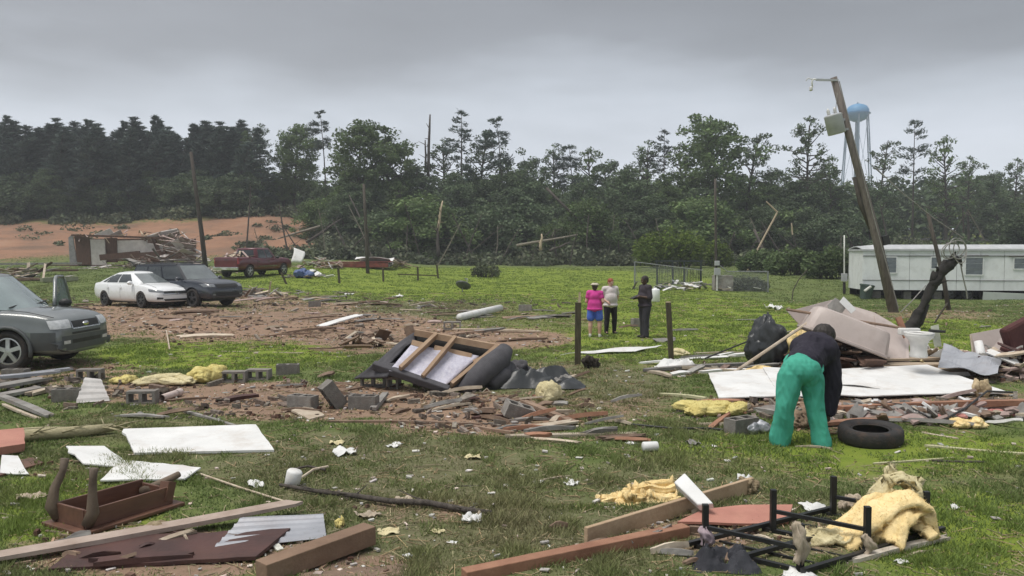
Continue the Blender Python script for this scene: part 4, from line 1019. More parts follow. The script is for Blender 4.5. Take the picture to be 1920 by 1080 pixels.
def pole(px0, py0, px1, py1, r0, r1, m, label, name='utility_pole', d=None, cat='pole'):
    g = G(px0, py0) if d is None else P(px0, py0, d)
    t = P(px1, py1, g.y)
    e = empty(name, g); loc = t - g
    MB().tube([Vector((0, 0, -.5)) - loc * .01, loc * .3, loc * .65, loc], [r0, lerp(r0, r1, .3), lerp(r0, r1, .65), r1], 12).build('shaft', m, e, True)
    tag(e, label, cat); return e, loc
up, L_ = pole(1681, 586, 1563, 145, .195, .125, POLE, 'tall leaning utility pole with transformer in front of the mobile home')
ax_ = L_.normalized()
MB().bar(L_ * .985 + Vector((.1, -.1, 0)), L_ * .985 + Vector((-.75, -.12, .02)), .07, .07).build('crossarm', GREYP, up)
ins = MB(); p = L_ * .985 + Vector((-.72, -.12, .02))
ins.tube([p, p + Vector((-.12, 0, .03)), p + Vector((-.2, 0, -.06)), p + Vector((-.17, 0, -.28))], .03, 7)
ins.lathe([(.05, 0), (.08, .04), (.05, .08), (.08, .12), (.03, .16)], 10, Matrix.Translation(p + Vector((-.22, 0, -.42)))); ins.tube([p + Vector((-.14, 0, .0)), p + Vector((-.34, 0, .06)), p + Vector((-.42, 0, -.04))], .02, 6)
ins.build('insulator', PORC, up, True)
TM = Matrix.Translation(L_ * .80 + Vector((-.50, -.15, 0))) @ Matrix.Rotation(R(-14), 4, 'Y')
MB().lathe([(.30, -.38), (.33, -.36), (.33, .30), (.34, .34), (.28, .38)], 18, TM).build('transformer', GREYP, up, True)
for x in (-.14, .12): MB().lathe([(.05, .38), (.07, .44), (.05, .48), (.07, .53), (.04, .60), (.02, .64)], 10, TM @ Matrix.Translation((x, 0, 0))).build('bushing', PORC, up, True)
MB().bar(L_ * .82 + Vector((-.05, -.1, 0)), L_ * .82 + Vector((-.4, -.12, .0)), .08, .08).bar(L_ * .78 + Vector((0, -.1, 0)), L_ * .78 + Vector((-.4, -.12, -.02)), .08, .08).build('bracket', STEEL, up)
MB().box(L_ * .31 + Vector((.27, -.1, 0)), (.24, .22, .36), (0, R(-14), 0)).build('junction_box', TRIM, up)
MB().tube([L_ * .93 + Vector((-.1, -.18, 0)), L_ * .86 + Vector((-.35, -.2, -.1)), L_ * .83 + Vector((-.55, -.2, .18))], .012, 5).build('lead_wire', WIRE, up)
MB().tube([L_ * .98 + Vector((.1, -.17, 0)), L_ * .5 + Vector((.0, -.23, 0)), L_ * .02 + Vector((0, -.26, 0))], .02, 5).build('ground_lead', WIRE, up)
MB().tube([L_ * .58 + Vector((-.20, .05, 0)), L_ * .48 + Vector((-.23, .05, -.1)), L_ * .36 + Vector((-.12, .05, 0))], .08, 7).build('conduit', POLED, up, True)
up2, L2 = pole(1783, 582, 1740, 400, .10, .07, POLED, 'thin leaning grey pole right of the charred trunk', 'thin_pole')
mb = MB(); d_ = G(1681, 586).y
mb.tube([P(1642, 315, d_), P(1690, 360, d_), P(1752, 410, d_ + .5), P(1806, 446, d_ + 1)], .022, 5); tag(mb.build('guy_wire', WIRE), 'slack guy wire running from leaning pole down to the right', 'wire')
mb = MB(); mb.tube([P(1684, 590, d_), P(1712, 562, d_), P(1736, 535, d_ + .4)], .02, 5); tag(mb.build('guy_wire', WIRE), 'short guy wire rising from the foot of the leaning pole', 'wire')
ct = empty('charred_trunk', G(1706, 617)); o_ = Vector(ct.location); d_ = o_.y
q = [P(a, b, d_) - o_ for a, b in ((1702, 622), (1716, 598), (1734, 570), (1748, 536), (1762, 515), (1780, 495), (1797, 484))]
MB().rough(q, [.24, .14, .12, .13, .14, .16, .06], 10, 7, .45, 2).tube([q[3], P(1752, 515, d_) - o_, P(1749, 508, d_) - o_], [.10, .10, .03], 7).tube([q[5], P(1788, 478, d_) - o_, P(1792, 472, d_) - o_], [.10, .06, .015], 6).tube([q[6], P(1801, 492, d_) - o_, P(1804, 500, d_) - o_], [.08, .05, .01], 6).build('trunk', CHAR, ct, True)
MB().tube([P(1707, 622, d_) - o_, P(1726, 604, d_) - o_, P(1738, 570, d_) - o_], [.12, .09, .08], 8).build('root', CHAR, ct, True)
for k in range(3):
    b = q[3 + k % 4]; MB().rough([b, b + Vector((.25 * math.cos(k * 2.1), -.08, .10 + .12 * math.sin(k * 1.7))), b + Vector((.42 * math.cos(k * 2.1), -.12, .3 * math.sin(k * 1.7 + .6)))], [.05, .03, .008], 6, 4, .4, k).build('splinter', CHAR, ct)
tag(ct, 'black charred broken trunk leaning right before the mobile home', 'trunk')
cb = MB()
for k, (cx, cy, rx, ry, tl) in enumerate(((1790, 468, 22, 15, .5), (1782, 470, 18, 14, .6), (1796, 466, 16, 20, .3), (1800, 472, 12, 22, .1))):
    pp = []
    for i in range(19):
        a = 2 * PI * i / 18; x = cx + rx * math.cos(a) * math.cos(tl) + ry * math.sin(a) * math.sin(tl); y = cy - rx * math.cos(a) * math.sin(tl) + ry * math.sin(a) * math.cos(tl)
        pp.append(P(x, y, d_ - .1 + .08 * math.sin(a + k)))
    cb.tube(pp, .017, 5, False)
cb.tube([P(1800, 488, d_), P(1806, 520, d_), P(1812, 545, d_), P(1814, 560, d_)], .02, 5)
tag(cb.build('cable_coil', WIRE), 'tangled coil of cable looped over the charred trunk', 'cable')
mp_, Lm = pole(1583, 551, 1583, 441, .045, .04, mat('white_pvc', (.62, .63, .58), (.5, .5, .46), scale=5, rough=.6), 'slim white post with meter box between bush and mobile home', 'meter_post')
MB().box(Lm * .28, (.34, .2, .5)).build('meter_box', GREYP, mp_, False, .02); MB().cyl((0, 0, -.1), Lm * .2, .085, 10).build('post_base', CHAR, mp_)
p3, L3 = pole(387, 505, 358, 285, .20, .12, mat('pole_darker', (.085, .07, .06), (.045, .037, .032), scale=3, rough=.95, bump=.4, stretch=(7, 7, .6)), 'tall dark utility pole behind the dark SUV', 'utility_pole')  # darker tone than the other dark poles
p4, L4 = pole(690, 513, 682, 345, .15, .10, POLED, 'thin dark pole standing alone left of the field', 'utility_pole')
p5, L5 = pole(1343, 545, 1341, 335, .09, .07, POLED, 'thin dark pole behind the wire fence', 'thin_pole')
MB().box(Vector((.02, -.12, .42 * 2.9)), (.38, .2, .45)).box(Vector((.0, -.12, 1.75)), (.3, .18, .3)).build('meter_box', GREYP, p5, False, .02); MB().bar((0, -.12, 0), (0, -.12, 1.1), .12, .1).build('kicker_post', PORC, p5)
bs = MB(); bs.tube([P(1396, 520, 72), P(1415, 478, 72), P(1457, 399, 72)], [.09, .085, .08], 7).tube([P(1458, 398, 72), P(1437, 378, 72)], [.08, .06], 7)
tag(bs.build('snapped_pole', PALEWOOD), 'pale snapped pole bent over at its top, left of the leaning pole', 'pole')
for a, lb in (((1484, 418, 1486, 440), 'short pale splinter hanging in the trees left of leaning pole'),):
    tag(MB().bar(P(a[0], a[1], 80), P(a[2], a[3], 80), .12, .1).build('splinter', PALEWOOD), lb, 'splinter')
bent = MB(); g = G(1485, 562); bent.tube([g, P(1487, 545, g.y), P(1497, 525, g.y), P(1514, 505, g.y)], .03, 5); tag(bent.build('bent_rod', POLED), 'dark bent rod standing in the grass left of meter post', 'rod')
g = G(1752, 606); rod = MB(); rod.tube([g, P(1765, 585, g.y), P(1777, 568, g.y)], .03, 5); tag(rod.build('prop_rod', POLED), 'short slanting rod at the foot of thin leaning pole', 'rod')
# fence posts
PW = mat('post_wood', (.10, .085, .05), (.05, .045, .028), scale=4, rough=.95, bump=.5, stretch=(6, 6, .8))
def fpost(px0, py0, px1, py1, wd, label, cap=False):
    g = G(px0, py0); t = P(px1, py1, g.y); e = empty('fence_post', g); l = t - g
    MB().bar(Vector((0, 0, -.2)), l, wd, wd * .9, up=(0, 1, 0)).build('shaft', PW, e, False, .008)
    if cap: MB().bar(l - Vector((-.02, .01, .05)), l + Vector((.03, 0, .20)), .055, .03, up=(0, 1, 0), taper=.6).build('split_top', PALEWOOD, e)
    else: MB().bar(l, l + Vector((0, 0, .012)), wd * .9, wd * .8, up=(0, 1, 0)).build('sawn_top', PALEWOOD, e)
    tag(e, label, 'fence post'); return e
fpost(1083, 684, 1084, 567, .115, 'weathered fence post with pale split top beside the standing women', True)
fpost(1260, 678, 1253, 567, .10, 'dark leaning fence post with sawn top, right of the standing man')
fpost(637, 531, 634, 501, .13, 'fence post nearest the flattened red roof'); fpost(719, 528, 718, 503, .12, 'fence post right of the thin lone pole')
fp = fpost(784, 526, 783, 500, .13, 'left of two fence posts joined by a rail'); fpost(822, 522, 819, 496, .13, 'right of two fence posts joined by a rail')
g0, g1 = G(748, 521, .3), G(822, 522, .3); tag(MB().bar(P(746, 514, g0.y), P(822, 517, g1.y), .1, .08).build('fence_rail', PW), 'fallen rail leaning against the joined fence posts', 'rail')
fpost(540, 533, 528, 512, .11, 'broken slanting fence post by the pickup front')
# ---- mobile home
SID = mat('trailer_white', (.76, .78, .78), (.68, .70, .705), scale=1.2, rough=.55, bump=.04, bscale=6, dirt=.35, dirtcol=(.34, .33, .29))
SIDL = mat('trailer_band', (.70, .72, .725), (.62, .64, .645), scale=1.2, rough=.55, bump=.04, dirt=.3, dirtcol=(.34, .33, .29))
ROOFM = mat('trailer_roof', (.50, .51, .52), (.38, .39, .40), scale=2, rough=.5, bump=.05)
WINF = mat('window_frame', (.74, .75, .75), (.62, .63, .63), scale=4, rough=.5, bump=0)
WGL = mat('house_glass', (.13, .15, .17), (.07, .085, .10), scale=3, rough=.15, bump=0, spec=.8)
DARK = mat('dark_void', (.022, .02, .018), (.012, .011, .01), scale=4, rough=.9, bump=.2)
a0 = P(1618, 545, 47.5); a1 = P(2060, 559, 45.6)
dirv = Vector((a1.x - a0.x, a1.y - a0.y, 0)); Ln = 15.5; an = math.atan2(dirv.y, dirv.x)
th = empty('mobile_home', (a0.x, a0.y, H(a0.x, a0.y) - .02), an)
zb = .62; ztop = zb + 2.42                       # x along the wall, y to the back
MB().box((Ln / 2, 1.55, zb + 1.2), (Ln - .06, 3.1 - .06, 2.36)).build('core', DARK, th)
for k, (z0, z1, m, pr) in enumerate(((zb - .05, zb + .52, SIDL, .03), (zb + .535, zb + 1.95, SID, .02), (zb + 1.965, zb + 2.25, SIDL, .03))):
    n = 12
    for i in range(n):                               # sheets of siding, each a little uneven
        x0, x1 = Ln * i / n, Ln * (i + 1) / n - .022
        MB().box(((x0 + x1) / 2, -pr / 2 + .004 * ((i * 7) % 3), (z0 + z1) / 2), (x1 - x0, .03 + pr, z1 - z0)).build('siding_sheet', m, th)
for i in range(3): MB().box((-.015 - .004 * i % 2, 3.1 * (i + .5) / 3, zb + 1.1), (.04, 3.1 / 3 - .006, 2.3)).build('end_sheet', SID, th)
MB().bar((-.1, -.07, zb + 2.31), (Ln, -.07, zb + 2.31), .1, .10).bar((-.06, 0, zb + 2.31), (-.06, 3.1, zb + 2.31), .1, .1).build('roof_edge', ROOFM, th)
MB().grid(lambda u, t: Vector((-.08 + u * Ln, -.05 + 3.2 * t, zb + 2.36 + .28 * math.sin(PI * t) * (1 - .4 * (u < .02)))), 14, 8, .05).build('roof', ROOFM, th, True)
MB().bar((-.05, -.05, zb + 1.96), (Ln, -.05, zb + 1.96), .05, .035).build('trim_strip', TRIM, th)
MB().bar((-.05, -.05, zb + .53), (Ln, -.05, zb + .53), .04, .025).build('trim_strip', POLED, th)
def home_win(px0, px1, z0, z1, awn, slats=4):
    x0, x1 = [(P(a, 500, 46.5).x - a0.x) / math.cos(an) for a in (px0, px1)]
    wn = empty('window', (x0, -.06, z0)); wn.parent = th; ww, hh_ = x1 - x0, z1 - z0
    f = MB(); 
    for c, dd in (((ww / 2, 0, 0), (ww, .06, .06)), ((ww / 2, 0, hh_), (ww, .06, .06)), ((0, 0, hh_ / 2), (.06, .055, hh_)), ((ww, 0, hh_ / 2), (.06, .055, hh_))): f.box(c, dd)
    f.build('frame', WINF, wn)
    for i in range(slats): MB().box((ww / 2, .01 - .012 * (i % 2), hh_ * (i + .5) / slats), (ww - .05, .012, hh_ / slats - .025)).build('pane', WGL, wn)
    if awn: MB().box((ww / 2, -.04, hh_ + .09), (ww + .5, .07, .05)).build('awning_bar', POLED, wn)
home_win(1662, 1692, zb + .95, zb + 1.9, False); home_win(1812, 1843, zb + .85, zb + 1.88, True, 3); home_win(1895, 1919, zb + 1.2, zb + 1.85, True, 2); home_win(1752, 1764, zb + 1.2, zb + 1.9, False, 2)
MB().box((Ln / 2, 1.0, .38), (Ln - .4, .12, .25)).box((Ln / 2, 2.2, .38), (Ln - .4, .12, .25)).build('chassis_beam', DARK, th)
MB().box((Ln / 2, 2.9, .3), (Ln, .06, .7)).build('rear_skirt', DARK, th)
for i in range(9): MB().box((.9 + i * 1.7, .55, .16), (.42, .42, .6)).build('pier', mat('pier_block', (.24, .225, .21), (.15, .14, .13), scale=6, rough=.9), th)
for x in (4.9, 5.9, 6.9): make_wheel(th, (x, .35, .34), .34, .22, -1, DARKRIM, 5)
MB().grid(lambda u, t: Vector((lerp(6.6, 10.5, u), -.02 - .1 * t + .05 * math.sin(9 * u), lerp(.02, .5, t) - .15 * u * t)), 12, 3, .01).build('loose_skirt', SIDL, th)
tag(th, 'long white mobile home shifted off its blocks, skirting torn away', 'mobile home')
tag(MB().cyl(P(1621, 546, 46.8), P(1633, 537, 46.8), .08, 10).build('downspout', mat('white_pvc', (.6, .6, .6))), 'white downspout fallen from the left corner of mobile home', 'pipe')
bn = MB(); g = P(1622, 552, 47.2); g.z = H(g.x, g.y)
bn.lathe([(.30, 0), (.38, .75), (.42, .78), (.42, .86), (.36, .88)], 14, Matrix.Translation(g) @ Matrix.Rotation(.15, 4, 'Y')); tag(bn.build('bin', mat('green_plastic', (.06, .09, .075), (.04, .06, .05), rough=.5)), 'dark green bin at the left corner of the mobile home', 'bin')
# ---- wrecked house far left
WBR = mat('wall_brown', (.13, .075, .055), (.075, .045, .035), scale=2, rough=.9, bump=.3, stretch=(6, 6, 1), dirt=.3)
WWH = mat('wall_pale', (.58, .54, .51), (.46, .42, .40), scale=2, rough=.85, bump=.1, dirt=.25)
WPK = mat('wall_pinkish', (.42, .33, .30), (.30, .22, .20), scale=4, rough=.9, bump=.2, dirt=.4)
g = G(140, 499); dW = g.y; wh_ = empty('wrecked_house', g)
def Wp(px, py, dd=0): return P(px, py, dW + dd) - Vector(wh_.location)
def wpan(name, pxs, m, dd=0, th_=.12): MB().poly([Wp(a, b, dd) for a, b in pxs], th_, Vector((0, -1, 0))).build(name, m, wh_)
wpan('end_wall', [(128, 445), (136, 440), (144, 497), (131, 500)], mat('wall_grey', (.30, .29, .29), (.2, .2, .2), scale=3), .3)
wpan('wall_panel', [(139, 442), (168, 445), (171, 499), (146, 499)], WBR); wpan('wall_panel', [(167, 449), (196, 449), (199, 497), (172, 498)], WWH, .05)
wpan('wall_panel', [(196, 446), (219, 446), (220, 492), (199, 492)], WBR, .25); wpan('wall_panel', [(218, 451), (276, 450), (276, 484), (220, 486)], WWH, .3)
wpan('wall_panel', [(272, 455), (303, 458), (306, 478), (274, 480)], WWH, .1); wpan('wall_panel', [(283, 447), (291, 447), (304, 478), (297, 480)], WBR, -.1)
MB().bar(Wp(135, 441, -.2), Wp(330, 447, -.3), .25, .16).build('wall_plate', WBR, wh_)
MB().bar(Wp(188, 483, -1.2), Wp(262, 476, -1.0), .3, .5).bar(Wp(240, 480, -1.1), Wp(312, 476, -1.0), .3, .45).build('fallen_beam', WBR, wh_)
hr = random.Random(6)
RO = mat('roof_scrap', (.40, .34, .31), (.24, .19, .17), scale=3, rough=.9, bump=.3)
for i, q in enumerate(([(176, 440), (206, 428), (218, 441)], [(205, 440), (226, 430), (232, 442)], [(262, 446), (300, 434), (332, 428), (335, 436), (290, 448)], [(282, 450), (336, 432), (338, 440), (300, 456)])):
    MB().poly([Wp(a, b, -.3 + .25 * i + .3 * k) for k, (a, b) in enumerate(q)], .08).build('roof_sheet', RO if i % 2 else WWH, wh_)
for i in range(34):
    a, b = hr.uniform(140, 345), hr.uniform(436, 448); MB().bar(Wp(a, b, hr.uniform(-.5, 1)), Wp(a + hr.uniform(-14, 14), b + hr.uniform(-8, 12), hr.uniform(-.8, 1)), .10, .05).build('rafter', (WPK, WBR, PALEWOOD)[i % 3], wh_)
MB().box(Wp(255, 470, 5.5), (11, .15, 2.2)).build('rear_wall', WBR, wh_)
MB().box(Wp(230, 499, 3), (9.5, 6, .3)).build('floor_slab', WBR, wh_)
tag(wh_, 'roofless wrecked house with brown and pale walls below the red bank', 'house')
def jackstraw(name, label, cat, cx, cy, wpx, hpx, d, n, mats, seed, lw=(.6, 2.6), group=None, dy=.8):
    """a heap of crossed boards: one thing whose boards are its parts"""
    rr_ = random.Random(seed); g = G(cx, cy) if d is None else P(cx, cy, d); g.z = H(g.x, g.y)
    e = empty(name, g); s_ = g.y / FPX
    for i in range(n):
        x = rr_.gauss(0, .3) * wpx * s_ * .9; zz = abs(rr_.random()) * hpx * s_ * max(.12, 1 - (abs(x) / (wpx * s_ * .55)) ** 1.5)
        a = rr_.uniform(0, PI); el = rr_.gauss(0, .28); l = rr_.uniform(*lw)
        v = Vector((math.cos(a) * math.cos(el), math.sin(a) * math.cos(el), math.sin(el))) * l / 2; c = Vector((x, rr_.gauss(0, dy), zz + .05))
        if c.z - abs(v.z) < -.05: c.z = abs(v.z) - .03
        if rr_.random() < .72: MB().plank(c - v, c + v, rr_.choice((.07, .12, .18)), .04, (rr_.gauss(0, .4), rr_.gauss(0, .4), 1), rr_, .12, rr_.uniform(-.03, .03)).build('board', mats[i % len(mats)], e)
        else:
            u = Vector((-math.sin(a), math.cos(a), rr_.gauss(0, .4))) * rr_.uniform(.12, .3) * min(l, 1.4); MB().poly([c - v * .6 - u, c + v * .6 - u, c + v * .7 + u, c - v * .5 + u], .02).build('sheet', mats[(i * 3 + 1) % len(mats)], e)
    tag(e, label, cat, group); return e
jackstraw('debris_heap', 'heap of pinkish splintered boards at the right end of wrecked house', 'debris heap', 335, 494, 95, 62, dW - 1, 70, (WPK, WWH, WWH, WPK, RO, GREYW), 11, (1.0, 3.6))
jackstraw('debris_heap', 'low strip of rubble in front of the wrecked house', 'debris heap', 255, 502, 190, 16, dW - 4, 60, (WPK, GREYW, WWH, WBR), 12, (.6, 2.4))
jackstraw('debris_heap', 'pale scraps strewn between the tall dark pole and the pickup', 'debris heap', 405, 512, 60, 14, None, 36, (WHT, WWH, PALEB, WPK), 16, (.3, 1.2))
# ---- flattened red shed
g = G(672, 502); rs = empty('flattened_shed', g); s_ = g.y / FPX; REDS = mat('red_boards', (.22, .065, .05), (.12, .04, .032), scale=3, rough=.85, bump=.3, objvar=.15)
for i in range(9): MB().bar((-70 * s_, -.4 + i * .45, .42 + .03 * (i % 3)), (62 * s_, -.2 + i * .45, .50 + .04 * (i % 2)), .43, .06).build('roof_board', REDS if i < 3 else PALEB, rs)
MB().box((-5 * s_, -.55, .22), (125 * s_, .12, .36), (0, 0, .02)).build('wall_board', REDS, rs)
MB().grid(lambda u, t: Vector((lerp(-8, 58, u) * s_, lerp(.3, 3, t), .72 + .22 * math.sin(3 * u + 4 * t))), 8, 4, .03).build('white_sheet', WHT, rs)
tag(rs, 'flattened red shed with white sheet on its fallen roof', 'shed')
jackstraw('debris_heap', 'heap of splintered boards between the pickup and the flattened red shed', 'debris heap', 600, 503, 90, 22, None, 46, (PALEB, WPK, WHT, BRW), 13, (.5, 2.2))
jackstraw('debris_heap', 'dark rubble at the right end of the flattened red shed', 'debris heap', 745, 502, 60, 14, None, 26, (BRW, WBR, PALEB, GREYW), 14, (.4, 1.6))
ph = MB(); g = G(553, 505); ph.grid(lambda u, t: P(lerp(545, 566, u) + 6 * math.sin(2 * t), lerp(492, 464, t ** .8) + 8 * u * t, g.y + .5 * t), 6, 8, .03); tag(ph.build('curved_sheet', WHT, None, True), 'pale curved sheet standing up behind the pickup', 'sheet')
# ---- kennel frame, wire fence and litter
KN = mat('kennel_steel', (.035, .045, .045), (.02, .026, .026), rough=.5, bump=0)
g = G(1270, 534); dk = g.y; kn = empty('kennel_frame', g); K = lambda a, b, dd=0: P(a, b, dk + dd) - Vector(kn.location)
for a in (1232, 1261, 1283, 1314):
    MB().bar(K(a, 536), K(a, 489), .11, .11, up=(0, 1, 0)).build('upright', KN, kn)
    MB().bar(K(a, 534, 2.6), K(a, 490, 2.6), .09, .09, up=(0, 1, 0)).build('upright', KN, kn)
for b in (489.5,): MB().bar(K(1228, b), K(1318, b), .12, .12).bar(K(1228, b, 2.6), K(1318, b, 2.6), .1, .1).build('top_rail', KN, kn)
MB().bar(K(1232, 504), K(1314, 504), .05, .05).build('mid_rail', KN, kn); MB().bar(K(1232, 532), K(1314, 532), .06, .06).build('bottom_rail', KN, kn)
for i in range(28):
    a = 1234 + i * 2.9; MB().bar(K(a, 533), K(a, 505 if i % 4 else 516), .03, .03, up=(0, 1, 0)).build('bar', KN, kn)
tag(kn, 'dark steel kennel frame standing behind the man', 'kennel')
g = G(1440, 548); dk2 = g.y; wf = empty('wire_fence', g); K2 = lambda a, b, dd=0: P(a, b, dk2 + dd) - Vector(wf.location)
for a in (1190, 1345, 1440): MB().cyl(K2(a, 552), K2(a, 491 if a == 1190 else 508), .045, 8).build('fence_post', STEEL, wf)
MB().cyl(K2(1190, 491), K2(1318, 507), .025, 6).build('top_rail', STEEL, wf); MB().cyl(K2(1364, 509), K2(1441, 509), .03, 6).cyl(K2(1350, 498), K2(1364, 509), .03, 6).build('top_rail', STEEL, wf)
wm = MB()
for i in range(70):
    a = 1345 + i * 1.36
    wm.bar(K2(a, 549), K2(min(a + 14, 1440), 549 - 40 * min(1, (1440 - a) / 14)), .006, .006); wm.bar(K2(a, 549), K2(max(a - 14, 1345), 549 - 40 * min(1, (a - 1345) / 14 + .001)), .006, .006)
for i in range(60):
    a = 1190 + i * 1.6; wm.bar(K2(a, 549), K2(min(a + 16, 1290), 500), .006, .006); wm.bar(K2(a, 549), K2(max(a - 16, 1190), 500), .006, .006)
o = wm.build('wire_mesh', STEEL, wf); o['kind'] = 'stuff'
tag(wf, 'sagging chain link fence around the kennel yard', 'fence')
jackstraw('debris_heap', 'pale rubble strewn around the kennel frame', 'debris heap', 1290, 543, 170, 14, None, 62, (WHT, GREYW, STEEL, PALEB), 15, (.25, 1.0))
bx = MB(); g = G(1357, 546); bx.box(Vector(g) + Vector((0, .3, .5)), (1.2, .7, 1.0)); cg = bx.build('wire_crate', GREYW, None, False, .02); tag(cg, 'low grey crate with wire front in the kennel yard', 'crate')
# white drum near the man
g = G(1229, 566); g.y += 1
dr = MB().lathe([(.17, 0), (.21, .05), (.21, .56), (.18, .62), (.07, .64), (.07, .68)], 16, Matrix.Translation((P(1229, 560, 38).x, 38, H(P(1229, 560, 38).x, 38)))); o = dr.build('plastic_drum', mat('white_plastic', (.78, .79, .80), (.7, .7, .71), scale=3, rough=.4, bump=0), None, True); o.scale = (1, 1, 1)
tag(o, 'white plastic drum in the grass behind the man', 'drum')
# satellite dish lying in the field
g = G(868, 548); ds = empty('satellite_dish', g, R(25)); DM = Matrix.Translation((0, 0, .34)) @ Matrix.Rotation(R(28), 4, 'Y') @ Matrix.Rotation(R(-24), 4, 'X')
MB().lathe([(.02, -.05), (.2, -.03), (.36, .03), (.44, .09), (.45, .09), (.37, .015), (.2, -.05), (.02, -.07)], 22, DM).build('reflector', mat('dish_grey', (.10, .11, .105), (.07, .075, .07), rough=.5), ds, True)
MB().tube([DM @ Vector((.0, -.4, .05)), DM @ Vector((0, -.3, .4)), DM @ Vector((0, -.1, .48))], .018, 6).box(DM @ Vector((0, -.08, .48)), (.1, .08, .08)).build('feed_arm', STEEL, ds)
MB().cyl((0, .1, -.1), (0, .05, .35), .03, 8).build('mast', STEEL, ds); tag(ds, 'dark satellite dish tipped over in the middle of the field', 'satellite dish')
# ---- water tower
BLU = mat('tower_blue', (.085, .28, .50), (.075, .25, .46), scale=.2, rough=.5, bump=0); BLU2 = mat('tower_dark_blue', (.045, .19, .34), (.04, .17, .31), scale=.2, rough=.5, bump=0); LEGB = mat('tower_leg', (.16, .23, .30), (.13, .19, .25), scale=.3, rough=.6, bump=0)  # darker blue for the lower tank and balcony
D_ = 420; c = P(1608, 212, D_); gz = H(c.x, c.y); wt = empty('water_tower', (c.x, c.y, gz)); cz = c.z - gz; rt = 5.7
MB().lathe([(rt, -.2), (rt, .5), (rt * .96, 1.8), (rt * .82, 3.2), (rt * .55, 4.2), (rt * .2, 4.75), (.1, 4.85)], 28, Matrix.Translation((0, 0, cz))).build('tank_top', BLU, wt, True)
MB().lathe([(.1, -4.6), (rt * .35, -4.4), (rt * .7, -3.4), (rt * .92, -1.8), (rt, -.2)], 28, Matrix.Translation((0, 0, cz))).build('tank_bottom', BLU2, wt, True)
MB().lathe([(rt + .1, -.45), (rt + .75, -.45), (rt + .75, -.2), (rt + .1, -.2)], 28, Matrix.Translation((0, 0, cz)), False).build('balcony', BLU2, wt)
MB().lathe([(.5, 4.7), (.5, 5.3), (.2, 5.6)], 10, Matrix.Translation((0, 0, cz))).build('finial', LEGB, wt)
for k in range(6):
    a = 2 * PI * k / 6 + .25; t = Vector((math.cos(a) * rt * .98, math.sin(a) * rt * .98, cz - 1.2)); b = Vector((math.cos(a) * rt * 1.75, math.sin(a) * rt * 1.75, -1)); MB().cyl(b, t, .34, 8).build('leg', LEGB, wt)
    a2 = a + PI / 3; f = .45; tb = b.lerp(t, f); b2 = Vector((math.cos(a2) * rt * 1.75, math.sin(a2) * rt * 1.75, -1)); t2 = Vector((math.cos(a2) * rt * .98, math.sin(a2) * rt * .98, cz - 1.2)); MB().cyl(tb, b2.lerp(t2, f), .16, 6).cyl(tb, t2, .1, 5).build('brace', LEGB, wt)
MB().cyl((0, 0, -1), (0, 0, cz - 4.2), .85, 12).build('riser', LEGB, wt)
tag(wt, 'blue water tower on slim legs beyond the treeline', 'water tower')
# ---- a road on the slope beyond the mobile home
rv = []; 
for i in range(41):
    x = 52 + i * 1.6; y = 148 - i * .12
    for k in (0, 1): rv.append((x, y + k * 3.4, H(x, y + k * 3.4) + .05))
rm = bpy.data.meshes.new('road'); rm.from_pydata(rv, [], [(2 * i, 2 * i + 2, 2 * i + 3, 2 * i + 1) for i in range(40)]); rm.update()
tag(link('road', rm, mat('pale_gravel', (.45, .43, .40), (.36, .34, .32), scale=2, rough=.95)), 'pale road on the slope beyond the mobile home', None, None, 'structure')
# ---------------------------------------------------------------- people
SKIN_P = mat('skin_pale', (.55, .34, .26), (.48, .29, .22), scale=6, rough=.55, bump=.05)
SKIN_D = mat('skin_dark', (.085, .048, .034), (.07, .04, .028), scale=6, rough=.5, bump=.05)
def remesh(shapes, voxel, m, name, parent, smooth_it=3, wrinkle=0.0, wscale=9.0):
    """one continuous surface grown over tapered limbs: (a, b, ra, rb) limbs and ('e', centre, radii[, rot]) volumes"""
    mb = MB()
    for s_ in shapes:
        if s_[0] == 'e':
            Mx = Matrix.Translation(s_[1]) @ (Euler(s_[3]).to_matrix().to_4x4() if len(s_) > 3 else Matrix()); mb.ell((0, 0, 0), s_[2], 14, 10, Mx)
        else:
            a, b, ra, rb = s_; a, b = Vector(a), Vector(b); d = (b - a); d = d.normalized() if d.length > 1e-5 else Vector((0, 0, 1))
            pts = [a - d * ra * .85, a - d * ra * .5, a, a.lerp(b, .5), b, b + d * rb * .5, b + d * rb * .85]
            mb.tube(pts, [ra * .5, ra * .86, ra, (ra + rb) / 2, rb, rb * .86, rb * .5], 12)
    o = mb.build(name, None); bm = bmesh.new(); bm.from_mesh(o.data); bmesh.ops.recalc_face_normals(bm, faces=bm.faces); bm.to_mesh(o.data); bm.free()
    r_ = o.modifiers.new('r', 'REMESH'); r_.mode = 'VOXEL'; r_.voxel_size = voxel
    if smooth_it: k = o.modifiers.new('s', 'SMOOTH'); k.iterations = smooth_it; k.factor = .6
    me = evald(o); bpy.data.objects.remove(o)
    if wrinkle:
        co = np.zeros(len(me.vertices) * 3); me.vertices.foreach_get('co', co); co = co.reshape(-1, 3); no_ = np.zeros(len(co) * 3); me.vertices.foreach_get('normal', no_); no_ = no_.reshape(-1, 3)
        dsp = np.array([mn.noise((c[0] * wscale, c[1] * wscale, c[2] * wscale * .4)) + .55 * (.4 - abs(mn.noise((c[0] * wscale * 2 + c[2] * 3, c[1] * wscale * 2, c[2] * wscale * .7)))) * 1.6 for c in co])
        me.vertices.foreach_set('co', (co + no_ * (dsp * wrinkle)[:, None]).reshape(-1))
    me.polygons.foreach_set('use_smooth', [True] * len(me.polygons)); me.update(); me.name = name
    return link(name, me, m, parent)
